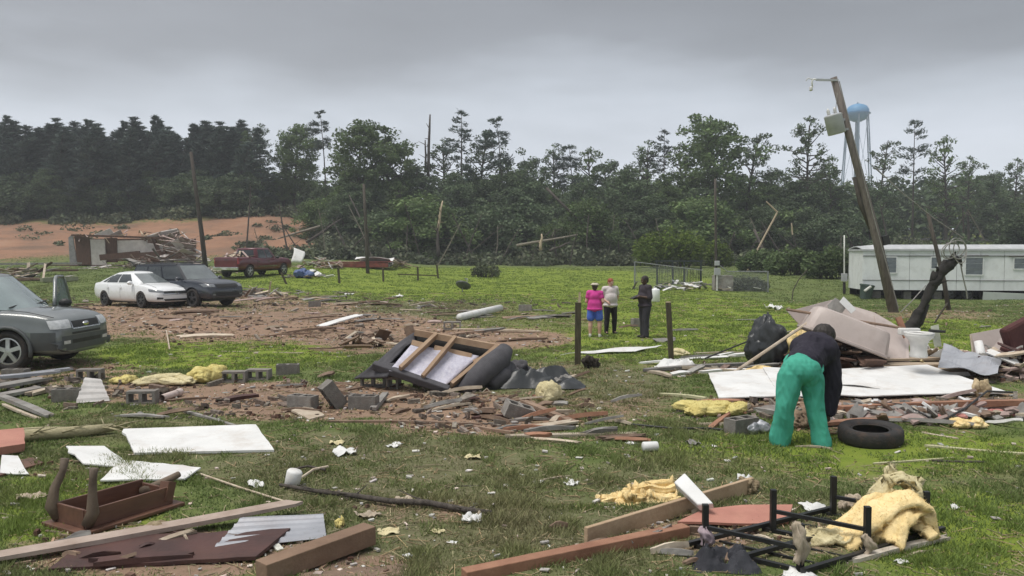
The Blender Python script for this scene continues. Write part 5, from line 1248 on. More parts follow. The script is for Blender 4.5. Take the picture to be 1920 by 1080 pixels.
def hand(w_, d, up, s=1.0, curl=.5, side=1):
    """palm, four unequal bent fingers and a thumb off the side of the palm"""
    w_, d, up = Vector(w_), Vector(d).normalized(), Vector(up).normalized(); sd_ = d.cross(up).normalized() * side
    out_ = [(w_, w_ + d * .075 * s, .028 * s, .034 * s)]
    k = w_ + d * .085 * s
    for i, l in enumerate((.070, .080, .075, .058)):
        b = k + sd_ * (.030 - .020 * i) * s; m_ = b + (d * .62 - up * .5 * curl) * l * .55 * s; t = m_ + (d * (.6 - .5 * curl) - up * curl) * l * .5 * s
        out_ += [(b, m_, .0105 * s, .0098 * s), (m_, t, .0098 * s, .0085 * s)]
    b = w_ + d * .025 * s + sd_ * .030 * s; m_ = b + (d * .5 + sd_ * .75) * .035 * s; out_ += [(b, m_, .013 * s, .0115 * s), (m_, m_ + (d * .9 + sd_ * .1 - up * .3 * curl) * .034 * s, .0115 * s, .0095 * s)]
    return out_
def head_shapes(c, fw, r=.098):
    """skull, jaw, nose, ears, brow; fw is the way the face looks"""
    c, fw = Vector(c), Vector(fw).normalized(); sd_ = fw.cross(Vector((0, 0, 1))).normalized(); up = sd_.cross(fw)
    rz = math.atan2(fw.y, fw.x)
    return [('e', c + up * .015, (r * 1.02, r * .82, r * 1.12), (0, 0, rz)), ('e', c + fw * r * .28 - up * r * .62, (r * .62, r * .58, r * .62), (0, 0, rz)),
            (c + fw * r * .92 + up * .0, c + fw * r * 1.10 - up * r * .26, .012, .017), ('e', c + sd_ * r * .86 - up * .01, (.014, .012, .03), (0, 0, rz)), ('e', c - sd_ * r * .86 - up * .01, (.014, .012, .03), (0, 0, rz)),
            (c + fw * r * .84 + up * r * .22 - sd_ * r * .42, c + fw * r * .84 + up * r * .22 + sd_ * r * .42, .014, .014), (c + fw * r * .84 - up * r * .52 - sd_ * .018, c + fw * r * .84 - up * r * .52 + sd_ * .018, .011, .011)]
def face_bits(c, fw, parent, r=.098):
    c, fw = Vector(c), Vector(fw).normalized(); sd_ = fw.cross(Vector((0, 0, 1))).normalized(); up = sd_.cross(fw)
    for s_ in (1, -1): MB().ell(c + fw * r * .89 + up * r * .06 + sd_ * s_ * r * .36, (.011, .011, .008), 8, 6).build('eye', mat('eye', (.05, .04, .035), (.6, .6, .58), rough=.3, bump=0), parent, True)
    MB().bar(c + fw * r * .955 - up * r * .52 - sd_ * .02, c + fw * r * .955 - up * r * .52 + sd_ * .02, .008, .007).build('mouth', mat('lips', (.32, .12, .10), (.28, .1, .09), rough=.5, bump=0), parent)
def stander(name, g, rz, s, sex, skin, garments, arms, headfw, belly=0, hipw=.1, legw=1.0, feet=((-.11, 0), (.12, .03)), shoes=None, hair=None):
    """a standing figure looking along local -y; s is the body height over 1.7 m"""
    e = empty(name, g, rz); V = Vector
    hz, kz, shz, nz_ = .90, .48, 1.40, 1.46
    hip = [V((-hipw, 0, hz)), V((hipw, 0, hz))]; kn = [V((feet[0][0] * .95, feet[0][1] * .5 - .02, kz)), V((feet[1][0] * .95, feet[1][1] * .5 - .02, kz))]; an_ = [V((feet[0][0], feet[0][1] + .02, .08)), V((feet[1][0], feet[1][1] + .02, .08))]
    sh = [V((-.185, .01, shz)), V((.185, .01, shz))]; hd_ = V((0, -.02, 1.60)); B = belly
    el = [V(arms[0][0]), V(arms[1][0])]; wr = [V(arms[0][1]), V(arms[1][1])]
    torso = [('e', V((0, .0, .97)), (.175 + .5 * B, .125 + .45 * B, .16)), ('e', V((0, -.01 - .3 * B, 1.12)), (.155 + .6 * B, .115 + .75 * B, .20)), ('e', V((0, 0, 1.30)), (.18 + .25 * B, .115 + .3 * B, .17)), (sh[0], sh[1], .07 + .15 * B, .07 + .15 * B)]
    legs = [];
    for i in (0, 1): legs += [(hip[i], kn[i], .092 * legw, .062 * legw), (kn[i], kn[i].lerp(an_[i], .35) + V((0, .015, 0)), .058 * legw, .060 * legw), (kn[i].lerp(an_[i], .35) + V((0, .015, 0)), an_[i], .058 * legw, .036 * legw)]
    armsh = []
    for i in (0, 1): armsh += [(sh[i], el[i], .052 + .1 * B, .042 + .07 * B), (el[i], wr[i], .041 + .06 * B, .027)]
    hands = []
    for i in (0, 1): hands += hand(wr[i], (wr[i] - el[i]) * (1 if len(arms[i]) < 3 else 1) if len(arms[i]) < 3 else V(arms[i][2]), (0, 0, 1), 1.0, .55, 1 if i else -1)
    foot = []
    for i in (0, 1): foot += [(an_[i] + V((0, .02, -.035)), an_[i] + V((.02 * (1 if i else -1), -.15, -.045)), .036, .032)]
    neck = [(V((0, .01, 1.38)), V((0, -.01, 1.54)), .056, .052)]
    sc_ = lambda L: [tuple([x[0]] + [V(x[1]) * s] + [tuple(r_ * s for r_ in x[2])] + list(x[3:])) if x[0] == 'e' else (V(x[0]) * s, V(x[1]) * s, x[2] * s, x[3] * s) for x in L]
    remesh(sc_(torso + legs + armsh + hands + foot + neck + head_shapes(hd_, headfw)), .0085, skin, 'body', e, 2)
    face_bits(hd_ * s, headfw, e, .098 * s)
    G_ = dict(torso=torso, legs=legs, arms=armsh, hip=hip, kn=kn, an=an_, sh=sh, el=el, wr=wr, hd=hd_)
    grow = lambda L, k: [tuple([x[0], x[1], tuple(r_ + k for r_ in x[2])] + list(x[3:])) if x[0] == 'e' else (x[0], x[1], x[2] + k, x[3] + k) for x in L]
    for nm, m, fn, wr_ in garments: remesh(sc_(fn(G_, grow)), .012, m, nm, e, 9, wr_)
    if shoes:
        for i in (0, 1): remesh(sc_([(an_[i] + V((0, .035, -.045)), an_[i] + V((.02 * (1 if i else -1), -.165, -.05)), .042, .036), (an_[i] + V((0, .03, -.02)), an_[i] + V((0, .02, .0)), .045, .045)]), .009, shoes, 'shoe', e, 1)
    if hair: remesh(sc_(hair(hd_)), .010, hair_m[name + hair.__name__], 'hair', e, 1, .006, 30)
    return e
PINK = mat('pink_cotton', (.62, .055, .30), (.5, .045, .24), scale=7, rough=.85, bump=.1); BLUE = mat('blue_cotton', (.085, .16, .60), (.06, .12, .46), scale=7, rough=.85, bump=.1)
WTEE = mat('white_tee', (.62, .57, .56), (.52, .47, .46), scale=7, rough=.85, bump=.1); BLK = mat('black_cotton', (.016, .013, .018), (.024, .02, .026), scale=7, rough=.85, bump=.1)
CHARC = mat('charcoal_shirt', (.045, .036, .046), (.035, .028, .036), scale=7, rough=.85, bump=.1); CHARP = mat('charcoal_trousers', (.045, .042, .054), (.034, .032, .04), scale=7, rough=.85, bump=.1)
TEAL = mat('teal_trousers', (.06, .37, .265), (.045, .29, .21), scale=6, rough=.85, bump=.6, bscale=9, stretch=(1, 1, .3), dirt=.18, dirtcol=(.07, .22, .16)); NAVY = mat('navy_hoodie', (.014, .012, .022), (.022, .019, .032), scale=6, rough=.85, bump=.12)
SHW = mat('white_shoe', (.6, .6, .55), (.45, .45, .4), rough=.7); SHB = mat('black_shoe', (.02, .02, .02), (.03, .03, .03), rough=.6)
V = Vector
def cap_hair(hd): return [('e', hd + V((0, .012, .035)), (.098, .112, .108)), ('e', hd + V((0, .07, -.02)), (.075, .06, .09))]
def short_hair(hd): return [('e', hd + V((0, .012, .04)), (.094, .110, .098)), ('e', hd + V((0, .06, 0)), (.08, .06, .075))]
hair_m = {'person' + 'cap_hair': mat('hair_dark', (.03, .02, .015), (.06, .04, .03), scale=30, rough=.6)}
def tee(slv):
    def f(g_, gr):
        a = []
        for i in (0, 1): a += [(g_['sh'][i], g_['sh'][i].lerp(g_['el'][i], slv), .078, .082)]
        return gr(g_['torso'], .018) + a + [('e', V((0, -.005, .90)), (g_['torso'][0][2][0] + .045, g_['torso'][0][2][1] + .045, .075)), ('e', V((0, -.01, 1.06)), (g_['torso'][0][2][0] + .02, g_['torso'][0][2][1] + .03, .2))]
    return f
def shorts(g_, gr): return gr([('e', V((0, 0, .95)), (.19, .14, .12))], .02) + [(g_['hip'][i], g_['hip'][i].lerp(g_['kn'][i], .68), .125, .13) for i in (0, 1)]
def trousers(flare=0.0, k=.02):
    def f(g_, gr): return gr([('e', V((0, 0, .95)), (.185, .135, .12))], .015) + [(a, b, ra + k, rb + k) for a, b, ra, rb in g_['legs'][:]] + [(g_['kn'][i].lerp(g_['an'][i], .3), g_['an'][i] + V((0, 0, -.01)), .072 + k * .5, .068 + k * .6 + flare) for i in (0, 1)]
    return f
g = G(1115, 632); hair_m['personcap_hair'] = mat('hair_dark', (.03, .02, .015), (.06, .04, .03), scale=30, rough=.6)
w1 = stander('person', g, R(180 - 12), 102 * g.y / FPX / 1.73, 'f', SKIN_P, [('shirt', PINK, tee(.45), .006), ('shorts', BLUE, shorts, .006)], [((-.27, .06, 1.13), (-.20, -.14, 1.05)), ((.27, .02, 1.13), (.21, -.22, 1.12))], (0, -1, -.12), .095, .115, 1.2, ((-.16, 0), (.14, .02)), SHW, cap_hair)
MB().lathe([(.112, 0), (.112, .02), (.06, .055)], 16, Matrix.Translation((0, 0, 1.66 * w1.scale.z * (102 * g.y / FPX / 1.73)))).build('visor_cap', mat('pale_cap', (.55, .50, .40), (.4, .36, .3)), w1, True)
tag(w1, 'person in pink shirt and blue shorts standing with back turned', 'person')
g = G(1144, 626); hair_m['personshort_hair'] = mat('hair_red', (.30, .07, .035), (.2, .05, .025), scale=30, rough=.5)
w2 = stander('person', g, R(14), 104 * g.y / FPX / 1.72, 'f', SKIN_P, [('shirt', WTEE, tee(.55), .006), ('trousers', BLK, trousers(-.01, .012), .004)], [((-.29, .06, 1.14), (-.16, -.12, 1.02)), ((.28, .10, 1.14), (.22, .10, .98))], (.35, -1, -.15), .065, .10, 1.18, ((-.12, 0), (.15, .02)), SHB, short_hair)
tag(w2, 'red-haired person in white tee and black trousers facing the camera', 'person')
g = G(1209, 633); hair_m['personshort_hair'] = mat('hair_black', (.02, .016, .014), (.03, .024, .02), scale=30, rough=.6)
w3 = stander('person', g, R(-68), 115 * g.y / FPX / 1.71, 'm', SKIN_D, [('shirt', CHARC, tee(.95), .007), ('trousers', CHARP, trousers(.015, .028), .007)], [((-.25, .0, 1.12), (-.12, -.20, 1.10), (.3, -1, 0)), ((.25, .0, 1.12), (.12, -.20, 1.16), (-.3, -1, 0))], (0, -1, -.3), .045, .10, 1.1, ((-.09, .0), (.10, -.05)), SHB, short_hair)
s3 = 115 * g.y / FPX / 1.71
ph = MB().box((0, -.32 * s3, 1.15 * s3), (.16, .24, .015), (R(22), 0, 0)).build('tablet', TRIM); ph.matrix_world = Matrix.Translation(g) @ Matrix.Rotation(R(-68), 4, 'Z')
tag(ph, 'dark tablet held by the man in charcoal clothes', 'tablet')
tag(w3, 'person in charcoal clothes looking down at a tablet in hands', 'person')
# ---- the person bending over the debris
g = G(1500, 834); d0 = g.y; e = empty('person', g); Q = lambda a, b, d: P(a, b, d) - Vector(g)
hpL, hpR = Q(1481, 705, d0 + .02), Q(1519, 705, d0 + .05); knL, knR = Q(1472, 765, d0 - .03), Q(1530, 768, d0 + .02); anL, anR = Q(1465, 822, d0 + .03), Q(1538, 828, d0 - .02)
pel = Q(1500, 692, d0 + .06); ch = Q(1527, 656, d0 + .42); nk = Q(1540, 640, d0 + .55); hd = Q(1545, 629, d0 + .66)
shR, elR, wrR = Q(1552, 664, d0 + .40), Q(1559, 722, d0 + .42), Q(1553, 772, d0 + .40); shL, elL, wrL = Q(1510, 652, d0 + .62), Q(1540, 712, d0 + .62), Q(1549, 765, d0 + .52)
dn = Vector((-.1, .1, -1))
arm_ = [(shR, elR, .058, .048), (elR, wrR, .046, .03), (shL, elL, .058, .048), (elL, wrL, .046, .03)]
tor = [('e', pel, (.19, .15, .15)), (pel, ch, .15, .15), ('e', ch, (.19, .15, .14)), (shR, shL, .08, .08)]
leg_ = [(hpL, knL, .115, .075), (knL, anL, .07, .045), (hpR, knR, .115, .075), (knR, anR, .07, .045)]
ft = [(a + Vector((0, -.03, -.03)), a + Vector((s_ * .02, .15, -.035)), .036, .034) for a, s_ in ((anL, -1), (anR, 1))]
remesh(tor + arm_ + leg_ + ft + [(ch, nk, .075, .06), (nk, hd, .055, .055)] + head_shapes(hd, (.25, .8, -.75), .105) + hand(wrR, dn, (0, -1, .1), 1.05, .5, 1) + hand(wrL, dn, (0, -1, .1), 1.05, .5, -1), .0085, SKIN_D, 'body', e, 2)
face_bits(hd, (.25, .8, -.75), e, .105)
remesh([('e', pel + Vector((0, -.03, -.01)), (.235, .185, .17)), ('e', pel + Vector((-.10, -.06, -.08)), (.125, .125, .15)), ('e', pel + Vector((.10, -.05, -.08)), (.125, .125, .15)), ('e', pel + Vector((0, -.07, -.03)), (.15, .12, .14)), (hpL, knL, .142, .108), (knL, knL.lerp(anL, .6), .106, .108), (knL.lerp(anL, .6), anL + Vector((-.01, 0, .0)), .108, .116), (anL + Vector((-.01, 0, .03)), anL + Vector((-.015, 0, -.045)), .115, .112), (hpR, knR, .142, .108), (knR, knR.lerp(anR, .6), .106, .104), (knR.lerp(anR, .6), anR + Vector((.005, 0, .0)), .104, .110), (anR + Vector((.005, 0, .03)), anR + Vector((.01, 0, -.045)), .110, .107), (pel, pel.lerp(ch, .25), .19, .175)], .010, TEAL, 'trousers', e, 4, .020, 9)
MB().tube([pel.lerp(ch, .2) + Vector((math.cos(a) * .215, math.sin(a) * .15 - .02, math.sin(a) * .13)) for a in [2 * PI * i / 16 for i in range(17)]], .018, 6).build('waistband', TEAL, e, True)
remesh([(pel.lerp(ch, .18), ch, .20, .205), ('e', ch, (.285, .24, .22)), (shR, shL, .14, .14), (shR, elR, .13, .118), (elR, elR.lerp(wrR, .95), .118, .085), (shL, elL, .10, .085), (elL, elL.lerp(wrL, .9), .085, .07), (ch, nk, .13, .10)], .011, NAVY, 'hoodie', e, 4, .017, 9)
hr_ = remesh([('e', hd + Vector((-.01, -.02, .02)), (.135, .135, .128)), ('e', hd + Vector((-.03, -.07, -.03)), (.115, .10, .10))], .009, mat('hair_black', (.02, .016, .014)), 'hair', e, 2, .008, 28)
for a, s_ in ((anL, -1), (anR, 1)): remesh([(a + Vector((0, -.04, -.035)), a + Vector((s_ * .02, .17, -.04)), .043, .038)], .009, SHB, 'shoe', e, 1)
tag(e, 'person in teal trousers and black hoodie bending over the debris', 'person')
# ---------------------------------------------------------------- debris
drn = random.Random(21)
CONC = mat('concrete_block', (.25, .235, .215), (.17, .155, .14), scale=9, rough=.95, bump=.5, bscale=60, dirt=.4, objvar=.2)
REDW = mat('red_beam', (.36, .19, .12), (.25, .12, .075), scale=4, rough=.8, bump=.25, dirt=.5, objvar=.1)
PINKW = mat('pink_board', (.46, .22, .165), (.38, .17, .13), scale=3, rough=.7, bump=.1, dirt=.3)
TAN = mat('new_lumber', (.47, .35, .235), (.37, .26, .165), scale=3, rough=.8, bump=.3, dirt=.45, objvar=.12)
BEAM = mat('treated_beam', (.235, .155, .105), (.165, .105, .07), scale=3, rough=.85, bump=.35, dirt=.45)
MAR = mat('maroon_wood', (.085, .040, .035), (.05, .026, .024), scale=3, rough=.7, bump=.15, dirt=.25)
WALN = mat('walnut_veneer', (.15, .075, .050), (.10, .05, .035), scale=3, rough=.5, bump=.1, stretch=(1, 5, 5), dirt=.25)
INSUL = mat('yellow_insulation', (.84, .67, .37), (.70, .53, .25), scale=7, rough=1, bump=.7, bscale=26, spec=.05)
INSUL2 = mat('pale_insulation', (.66, .59, .38), (.52, .45, .26), scale=7, rough=1, bump=1.0, bscale=26, spec=.05)
YEL = mat('bright_insulation', (.66, .58, .25), (.52, .43, .16), scale=7, rough=1, bump=1.0, bscale=26, spec=.05)
PINKI = mat('pink_insulation', (.52, .24, .21), (.4, .17, .15), scale=7, rough=1, bump=1.0, bscale=26)
METAL = mat('grey_cladding_sheet', (.40, .41, .44), (.30, .31, .34), scale=2, rough=.45, bump=.05, metal=.3, dirt=.3)
BAG = mat('black_plastic', (.030, .033, .036), (.045, .048, .05), scale=4, rough=.32, bump=.25, bscale=12)
CLOTHG = mat('grey_upholstery', (.085, .082, .090), (.062, .06, .066), scale=8, rough=.9, bump=.15, bscale=90)
QUILT = mat('quilted_lining', (.58, .57, .64), (.44, .43, .52), scale=14, rough=.85, bump=.6, bscale=26, dirt=.2)
FIBER = mat('beige_fibreglass', (.50, .43, .40), (.44, .375, .345), scale=2, rough=.45, bump=.03, dirt=.22)
BSTEEL = mat('black_steel', (.012, .012, .013), (.02, .02, .02), scale=8, rough=.45, bump=0)
CLOTHB = mat('beige_cloth', (.46, .39, .30), (.36, .29, .22), scale=9, rough=.95, bump=.3)
def board(px0, py0, px1, py1, wd, t, m, label, l0=0., l1=0., name='board', cat='board', up=(0, 0, 1), group=None, jag=.02, edge=False):
    a, b = G(px0, py0), G(px1, py1)
    h = (wd if edge else t) / 2
    a.z += h + l0 - .004; b.z += h + l1 - .004
    o = (MB().bar(a, b, t if edge else wd, wd if edge else t, up, jag, drn) if jag == 0 else MB().plank(a, b, wd, t, up, drn, .05 + .3 * wd, drn.uniform(-.012, .02))).build(name, m, None, False, .006 if jag == 0 else 0)
    return tag(o, label, cat, group)
def panel(pts, th, m, label, name='panel', cat='panel', group=None):
    v0 = [G(a, b) + Vector((0, 0, l + th)) for a, b, l in pts]; v = []
    for p, q in zip(v0, v0[1:] + v0[:1]):            # slightly chipped edges
        v.append(p); n_ = max(2, int((q - p).length / .12)); sd_ = (q - p).cross(Vector((0, 0, 1))).normalized()
        for k in range(1, n_): v.append(p.lerp(q, k / n_) + sd_ * (drn.uniform(-.006, .006) + (drn.uniform(-.03, .0) if drn.random() < .12 else 0)))
    o = MB().poly(v, th).build(name, m, None, False, .003)
    return tag(o, label, cat, group)
def warped(q, nu, nv, th, m, label, amp=.02, seed=0, name='sheet', cat='sheet', fr=2.0, ridge=None):
    """a sheet over four ground pixels (px, py, lift), rippled"""
    c = [G(a, b) + Vector((0, 0, l + th + .004)) for a, b, l in q]
    def fn(u, t):
        p = c[0].lerp(c[1], u).lerp(c[3].lerp(c[2], u), t)
        p.z += amp * (mn.noise((p.x * fr, p.y * fr, seed)) + .5) * (1 if not ridge else .4)
        if ridge: p.z += ridge[1] * (abs(((t * ridge[0]) % 1) - .5) < .16)
        return p
    return tag(MB().grid(fn, nu, nv, th).build(name, m), label, cat)
def fuzz(o, parent=None, dens=2600, ln=.026):
    """loose fibres standing off a soft surface"""
    me = o.data; rng = np.random.default_rng(len(me.vertices)); me.calc_loop_triangles(); nt_ = len(me.loop_triangles)
    co = np.zeros(len(me.vertices) * 3); me.vertices.foreach_get('co', co); co = co.reshape(-1, 3); tr = np.zeros(nt_ * 3, dtype=np.int32); me.loop_triangles.foreach_get('vertices', tr); tr = tr.reshape(-1, 3)
    A, B, Cc = co[tr[:, 0]], co[tr[:, 1]], co[tr[:, 2]]; nn = np.cross(B - A, Cc - A); ar = np.linalg.norm(nn, axis=1) / 2; nn /= (2 * ar[:, None] + 1e-12)
    n = int(min(9000, max(400, dens * ar.sum()))); k = rng.choice(nt_, n, p=ar / ar.sum()); w_ = rng.dirichlet((1, 1, 1), n)
    p = A[k] * w_[:, :1] + B[k] * w_[:, 1:2] + Cc[k] * w_[:, 2:]; d = nn[k] + rng.normal(0, .9, (n, 3)); d /= np.linalg.norm(d, axis=1)[:, None]; s_ = np.cross(d, rng.normal(size=(n, 3))); s_ /= np.linalg.norm(s_, axis=1)[:, None]
    l = rng.uniform(.3, 1.2, (n, 1)) * ln; V_ = np.stack([p - s_ * .0018, p + s_ * .0018, p + d * l], 1)
    f = link('loose_fibre', np_mesh('loose_fibre', V_, 3, me.materials[0]), None, o if parent is None else parent); f['kind'] = 'stuff'
    if parent is not None: f.location = o.location; f.rotation_euler = o.rotation_euler
def lumps(px, py, wpx, hpx, m, label, seed, name='insulation_pile', cat='insulation', n=5, rough_=.24, dy=.5, group=None, sub=4, extra=None):
    """a soft heap: noisy pillows that overlap into one thing"""
    g = G(px, py); s_ = g.y / FPX; W, Hh = wpx * s_, hpx * s_; rr_ = random.Random(seed); mb = MB()
    L_ = extra or [(rr_.uniform(-.34, .34), rr_.uniform(-.25, .25), rr_.uniform(.26, .42), rr_.uniform(.55, 1.0)) for _ in range(n)]
    for fx, fy, fr, fh in L_:
        bm = bmesh.new(); bmesh.ops.create_icosphere(bm, subdivisions=sub, radius=1); sd_ = rr_.uniform(0, 50)
        tilt = Euler((rr_.uniform(-.3, .3), rr_.uniform(-.4, .4), rr_.uniform(0, 6))).to_matrix()
        vs = []
        for v in bm.verts:
            p = v.co; k = 1 + rough_ * mn.noise((p.x * 1.3 + sd_, p.y * 1.3, p.z * 1.3)) + rough_ * .55 * mn.noise((p.x * 3.1 + sd_, p.y * 3.1, p.z * 3.1)) + rough_ * .4 * mn.noise((p.x * 8 + sd_, p.y * 8, p.z * 8))
            q = Vector((p.x * W * fr * k, p.y * W * fr * dy * k, p.z * Hh * .5 * fh * k)); q = Euler((0, 0, tilt[0][1])).to_matrix() @ q
            q += Vector((fx * W, fy * W * dy, Hh * .46 * fh)); q.z = max(q.z, -.02 + .01 * p.x); vs.append(q)
        mb.add(vs, [tuple(v.index for v in f.verts) for f in bm.faces]); bm.free()
    o = mb.build(name, m, None, True); o.location = g
    if cat == 'insulation': fuzz(o)
    return tag(o, label, cat, group)
BLOCK = None
def block_mesh():
    """hollow two-core block 0.40 x 0.19 x 0.19, cores along z"""
    mb = MB(); L, D, h = .20, .097, .097; c = [(-.165, -.025), (.025, .165)]; yi = .062
    xs_ = [-L, c[0][0], c[0][1], c[1][0], c[1][1], L]; ys_ = [-D, -yi, yi, D]
    for z, fl in ((h, 1), (-h, -1)):
        for i in range(5):
            for j in range(3):
                if j == 1 and i in (1, 3): continue
                q = [(xs_[i], ys_[j], z), (xs_[i + 1], ys_[j], z), (xs_[i + 1], ys_[j + 1], z), (xs_[i], ys_[j + 1], z)]
                mb.add(q if fl > 0 else q[::-1], [(0, 1, 2, 3)])
    for a, b in (((-L, -D), (L, -D)), ((L, -D), (L, D)), ((L, D), (-L, D)), ((-L, D), (-L, -D))): mb.add([(a[0], a[1], -h), (b[0], b[1], -h), (b[0], b[1], h), (a[0], a[1], h)], [(0, 1, 2, 3)])
    for x0, x1 in c:
        for a, b in (((x0, -yi), (x0, yi)), ((x0, yi), (x1, yi)), ((x1, yi), (x1, -yi)), ((x1, -yi), (x0, -yi))): mb.add([(a[0], a[1], -h), (b[0], b[1], -h), (b[0], b[1], h), (a[0], a[1], h)], [(0, 1, 2, 3)])
    return mb.mesh('concrete_block')
BM = block_mesh()
def block(px, py, rz, label, lay=None, s=1.0, sink=.0, m=CONC, group=None, lift=0):
    g = G(px, py); o = bpy.data.objects.new('concrete_block', BM); C.objects.link(o)
    if not BM.materials: BM.materials.append(m)
    lay = lay or (0, 0); o.rotation_euler = (R(lay[0]), R(lay[1]), R(rz)); hh_ = .097 if abs(lay[0]) < 120 and abs(lay[1]) < 45 else .2
    o.location = g + Vector((0, 0, hh_ * s - sink - .004 + lift)); o.scale = (s, s, s); return tag(o, label, 'block', group)
def scrap(px, py, wpx, hpx, m, label, seed, name='scrap', cat='scrap', group=None, flat=.35):
    """a crumpled bit of sheet"""
    g = G(px, py); s_ = g.y / FPX; w2, h2 = wpx * s_, hpx * s_; rr_ = random.Random(seed); rz = rr_.uniform(0, 6)
    def fn(u, t):
        x, y = (u - .5) * w2, (t - .5) * w2 * .8; r_ = 1 + .35 * mn.noise((u * 3 + seed, t * 3, 1))
        z = h2 * (.35 + .65 * mn.noise((u * 2.6 + seed, t * 2.6, 5)) + .35 * mn.noise((u * 6 + seed, t * 6, 2)))
        return Vector((x * r_, y * r_, max(z, .003 * (u + t))))
    o = MB().grid(fn, 9, 8, .004).build(name, m, None, True); o.location = g; o.rotation_euler = (0, 0, rz)
    return tag(o, label, cat, group)
def crumple(px, py, wpx, hpx, m, label, seed, name='tarp', cat='tarp', dep=.6, nu=34, nv=24):
    """a sheet of plastic or cloth fallen in sharp folds"""
    g = G(px, py); s_ = g.y / FPX; w2, h2 = wpx * s_, hpx * s_
    def fn(u, t):
        e = min(1, 6 * u * (1 - u)) * min(1, 5 * t * (1 - t)); x, y = (u - .5) * w2, (t - .5) * w2 * dep
        rd = (.3 - abs(mn.noise((u * 5 + seed, t * 3.5, 1)))) * 3; r2 = (.3 - abs(mn.noise((u * 11 + seed, t * 8, 4)))) * 3
        z = h2 * e * (.42 + .24 * rd + .10 * r2 + .5 * mn.noise((u * 3.1 + seed, t * 2.2, 9)))
        k = 1 + .25 * mn.noise((u * 2 + seed, t * 2, 6))
        return Vector((x * k + .05 * w2 * mn.noise((u * 5, t * 5, seed)), y * k, max(z, .004 + .003 * u)))
    o = MB().grid(fn, nu, nv, .006).build(name, m, None, True); o.data.set_sharp_from_angle(angle=R(40)); o.location = g
    return tag(o, label, cat)
# ---- foreground left
panel([(232, 824, .10), (480, 809, .06), (514, 848, .0), (252, 857, .02)], .03, WHT, 'large white door panel lying in the grass at left')
panel([(124, 849, .06), (196, 847, .05), (234, 869, .02), (377, 885, .03), (347, 906, .03), (188, 909, .03), (216, 882, .03), (156, 877, .03)], .018, WHT, 'broken white board with a notch below the large white panel')
warped([(0, 893, 0), (54, 893, 0), (34, 872, .04), (4, 874, .05)], 6, 5, .01, WHT, 'small white scrap of sheet at left edge beside upturned table', .05, 3)
lg = MB(); a = [G(x, y) for x, y in ((40, 829), (100, 824), (160, 819), (212, 812))]; lg.tube([p + Vector((0, 0, .07)) for p in a], [.075, .07, .065, .05], 9)
for i in range(14):
    b = a[drn.randrange(4)] + Vector((drn.uniform(-.1, .3), drn.uniform(-.1, .1), .1)); lg.tube([b, b + Vector((drn.uniform(-.1, .35), drn.uniform(-.15, .1), drn.uniform(-.06, .14)))], [.014, .004], 5)
tag(lg.build('split_log', mat('stripped_log', (.44, .39, .25), (.29, .26, .15), scale=5, rough=.9, bump=.5, stretch=(2, 9, 9)), None, True), 'pale splintered log lying left of the large white panel', 'log')
board(10, 812, 110, 806, .07, .04, mat('stripped_log', (.44, .39, .25)), 'thin peeled branch behind the pale splintered log', name='peeled_branch', cat='branch')
panel([(-40, 845, .12), (45, 832, .10), (48, 850, .02), (-40, 868, .04)], .09, PINKW, 'broken orange-brown cabinet piece at left edge', 'cabinet_piece', 'cabinet')
panel([(-30, 885, .0), (60, 862, .0), (82, 872, .0), (-30, 905, .0)], .03, WALN, 'brown veneer board on the ground at left edge')
# upturned table
A_ = G(160, 1004); tb = empty('upturned_table', A_); lx, ly = .82, .46; X = Vector((math.cos(R(60)), math.sin(R(60)), 0))
tb.rotation_euler = (0, 0, math.atan2(X.y, X.x))
MB().box((lx / 2, ly / 2, .02), (lx + .1, ly + .1, .03)).build('table_top', WALN, tb, False, .006)
for c, dd in (((lx / 2, .03, .11), (lx - .04, .022, .15)), ((lx / 2, ly - .03, .11), (lx - .04, .022, .15)), ((.03, ly / 2, .11), (.022, ly - .1, .15)), ((lx - .03, ly / 2, .10), (.022, ly - .1, .12))): MB().box(c, dd).build('apron', WALN, tb, False, .004)
TLEG = mat('worn_leg', (.16, .12, .085), (.075, .055, .04), scale=4, rough=.7, bump=.2)
for (x, y, pts) in ((.04, .04, ((0, 0, 0), (.03, -.03, .10), (.035, -.02, .22), (.05, -.01, .36), (.055, -.02, .44))), (.04, ly - .04, ((0, 0, 0), (-.04, .03, .10), (-.01, .03, .24), (.06, .03, .36), (.08, .03, .46))), (lx - .05, ly - .06, ((0, 0, .02), (.06, -.10, .06), (.10, -.22, .13), (.14, -.32, .19)))):
    q = [Vector((x, y, .06)) + Vector(p) for p in pts]; MB().tube(q, [.045, .05, .036, .028, .034][:len(q)], 9).build('leg', TLEG, tb, True)
MB().box((lx - .05, .06, .14), (.09, .09, .16), (0, .3, .2)).build('corner_block', WALN, tb)
tag(tb, 'upturned brown wooden table with curved legs in the air', 'table')
lumps(310, 1000, 70, 26, mat('dead_leaves', (.32, .26, .17), (.2, .15, .09), scale=14, rough=1, bump=1), 'heap of dry leaves and torn fibre on the upturned table', 4, 'leaf_heap', 'leaf heap', 4)
board(-40, 1068, 548, 966, .15, .035, mat('pink_plank', (.42, .34, .29), (.30, .23, .19), scale=4, rough=.85, bump=.2, dirt=.25), 'long pale plank crossing the lower left corner', .06, .09, 'long_plank')
panel([(90, 1074, .0), (480, 1056, .02), (545, 1004, .03), (170, 1018, .02)], .03, MAR, 'dark maroon wooden panel under the long pale plank')
board(180, 1066, 345, 1052, .10, .04, MAR, 'short maroon board lying on the dark maroon panel', .03, .03)
warped([(400, 1040, .03), (612, 1012, .0), (606, 977, .05), (455, 990, .07)], 22, 24, .004, METAL, 'grey ribbed metal cladding sheet at lower left', .03, 5, 'cladding_sheet', 'sheet', 2, (5, .014))
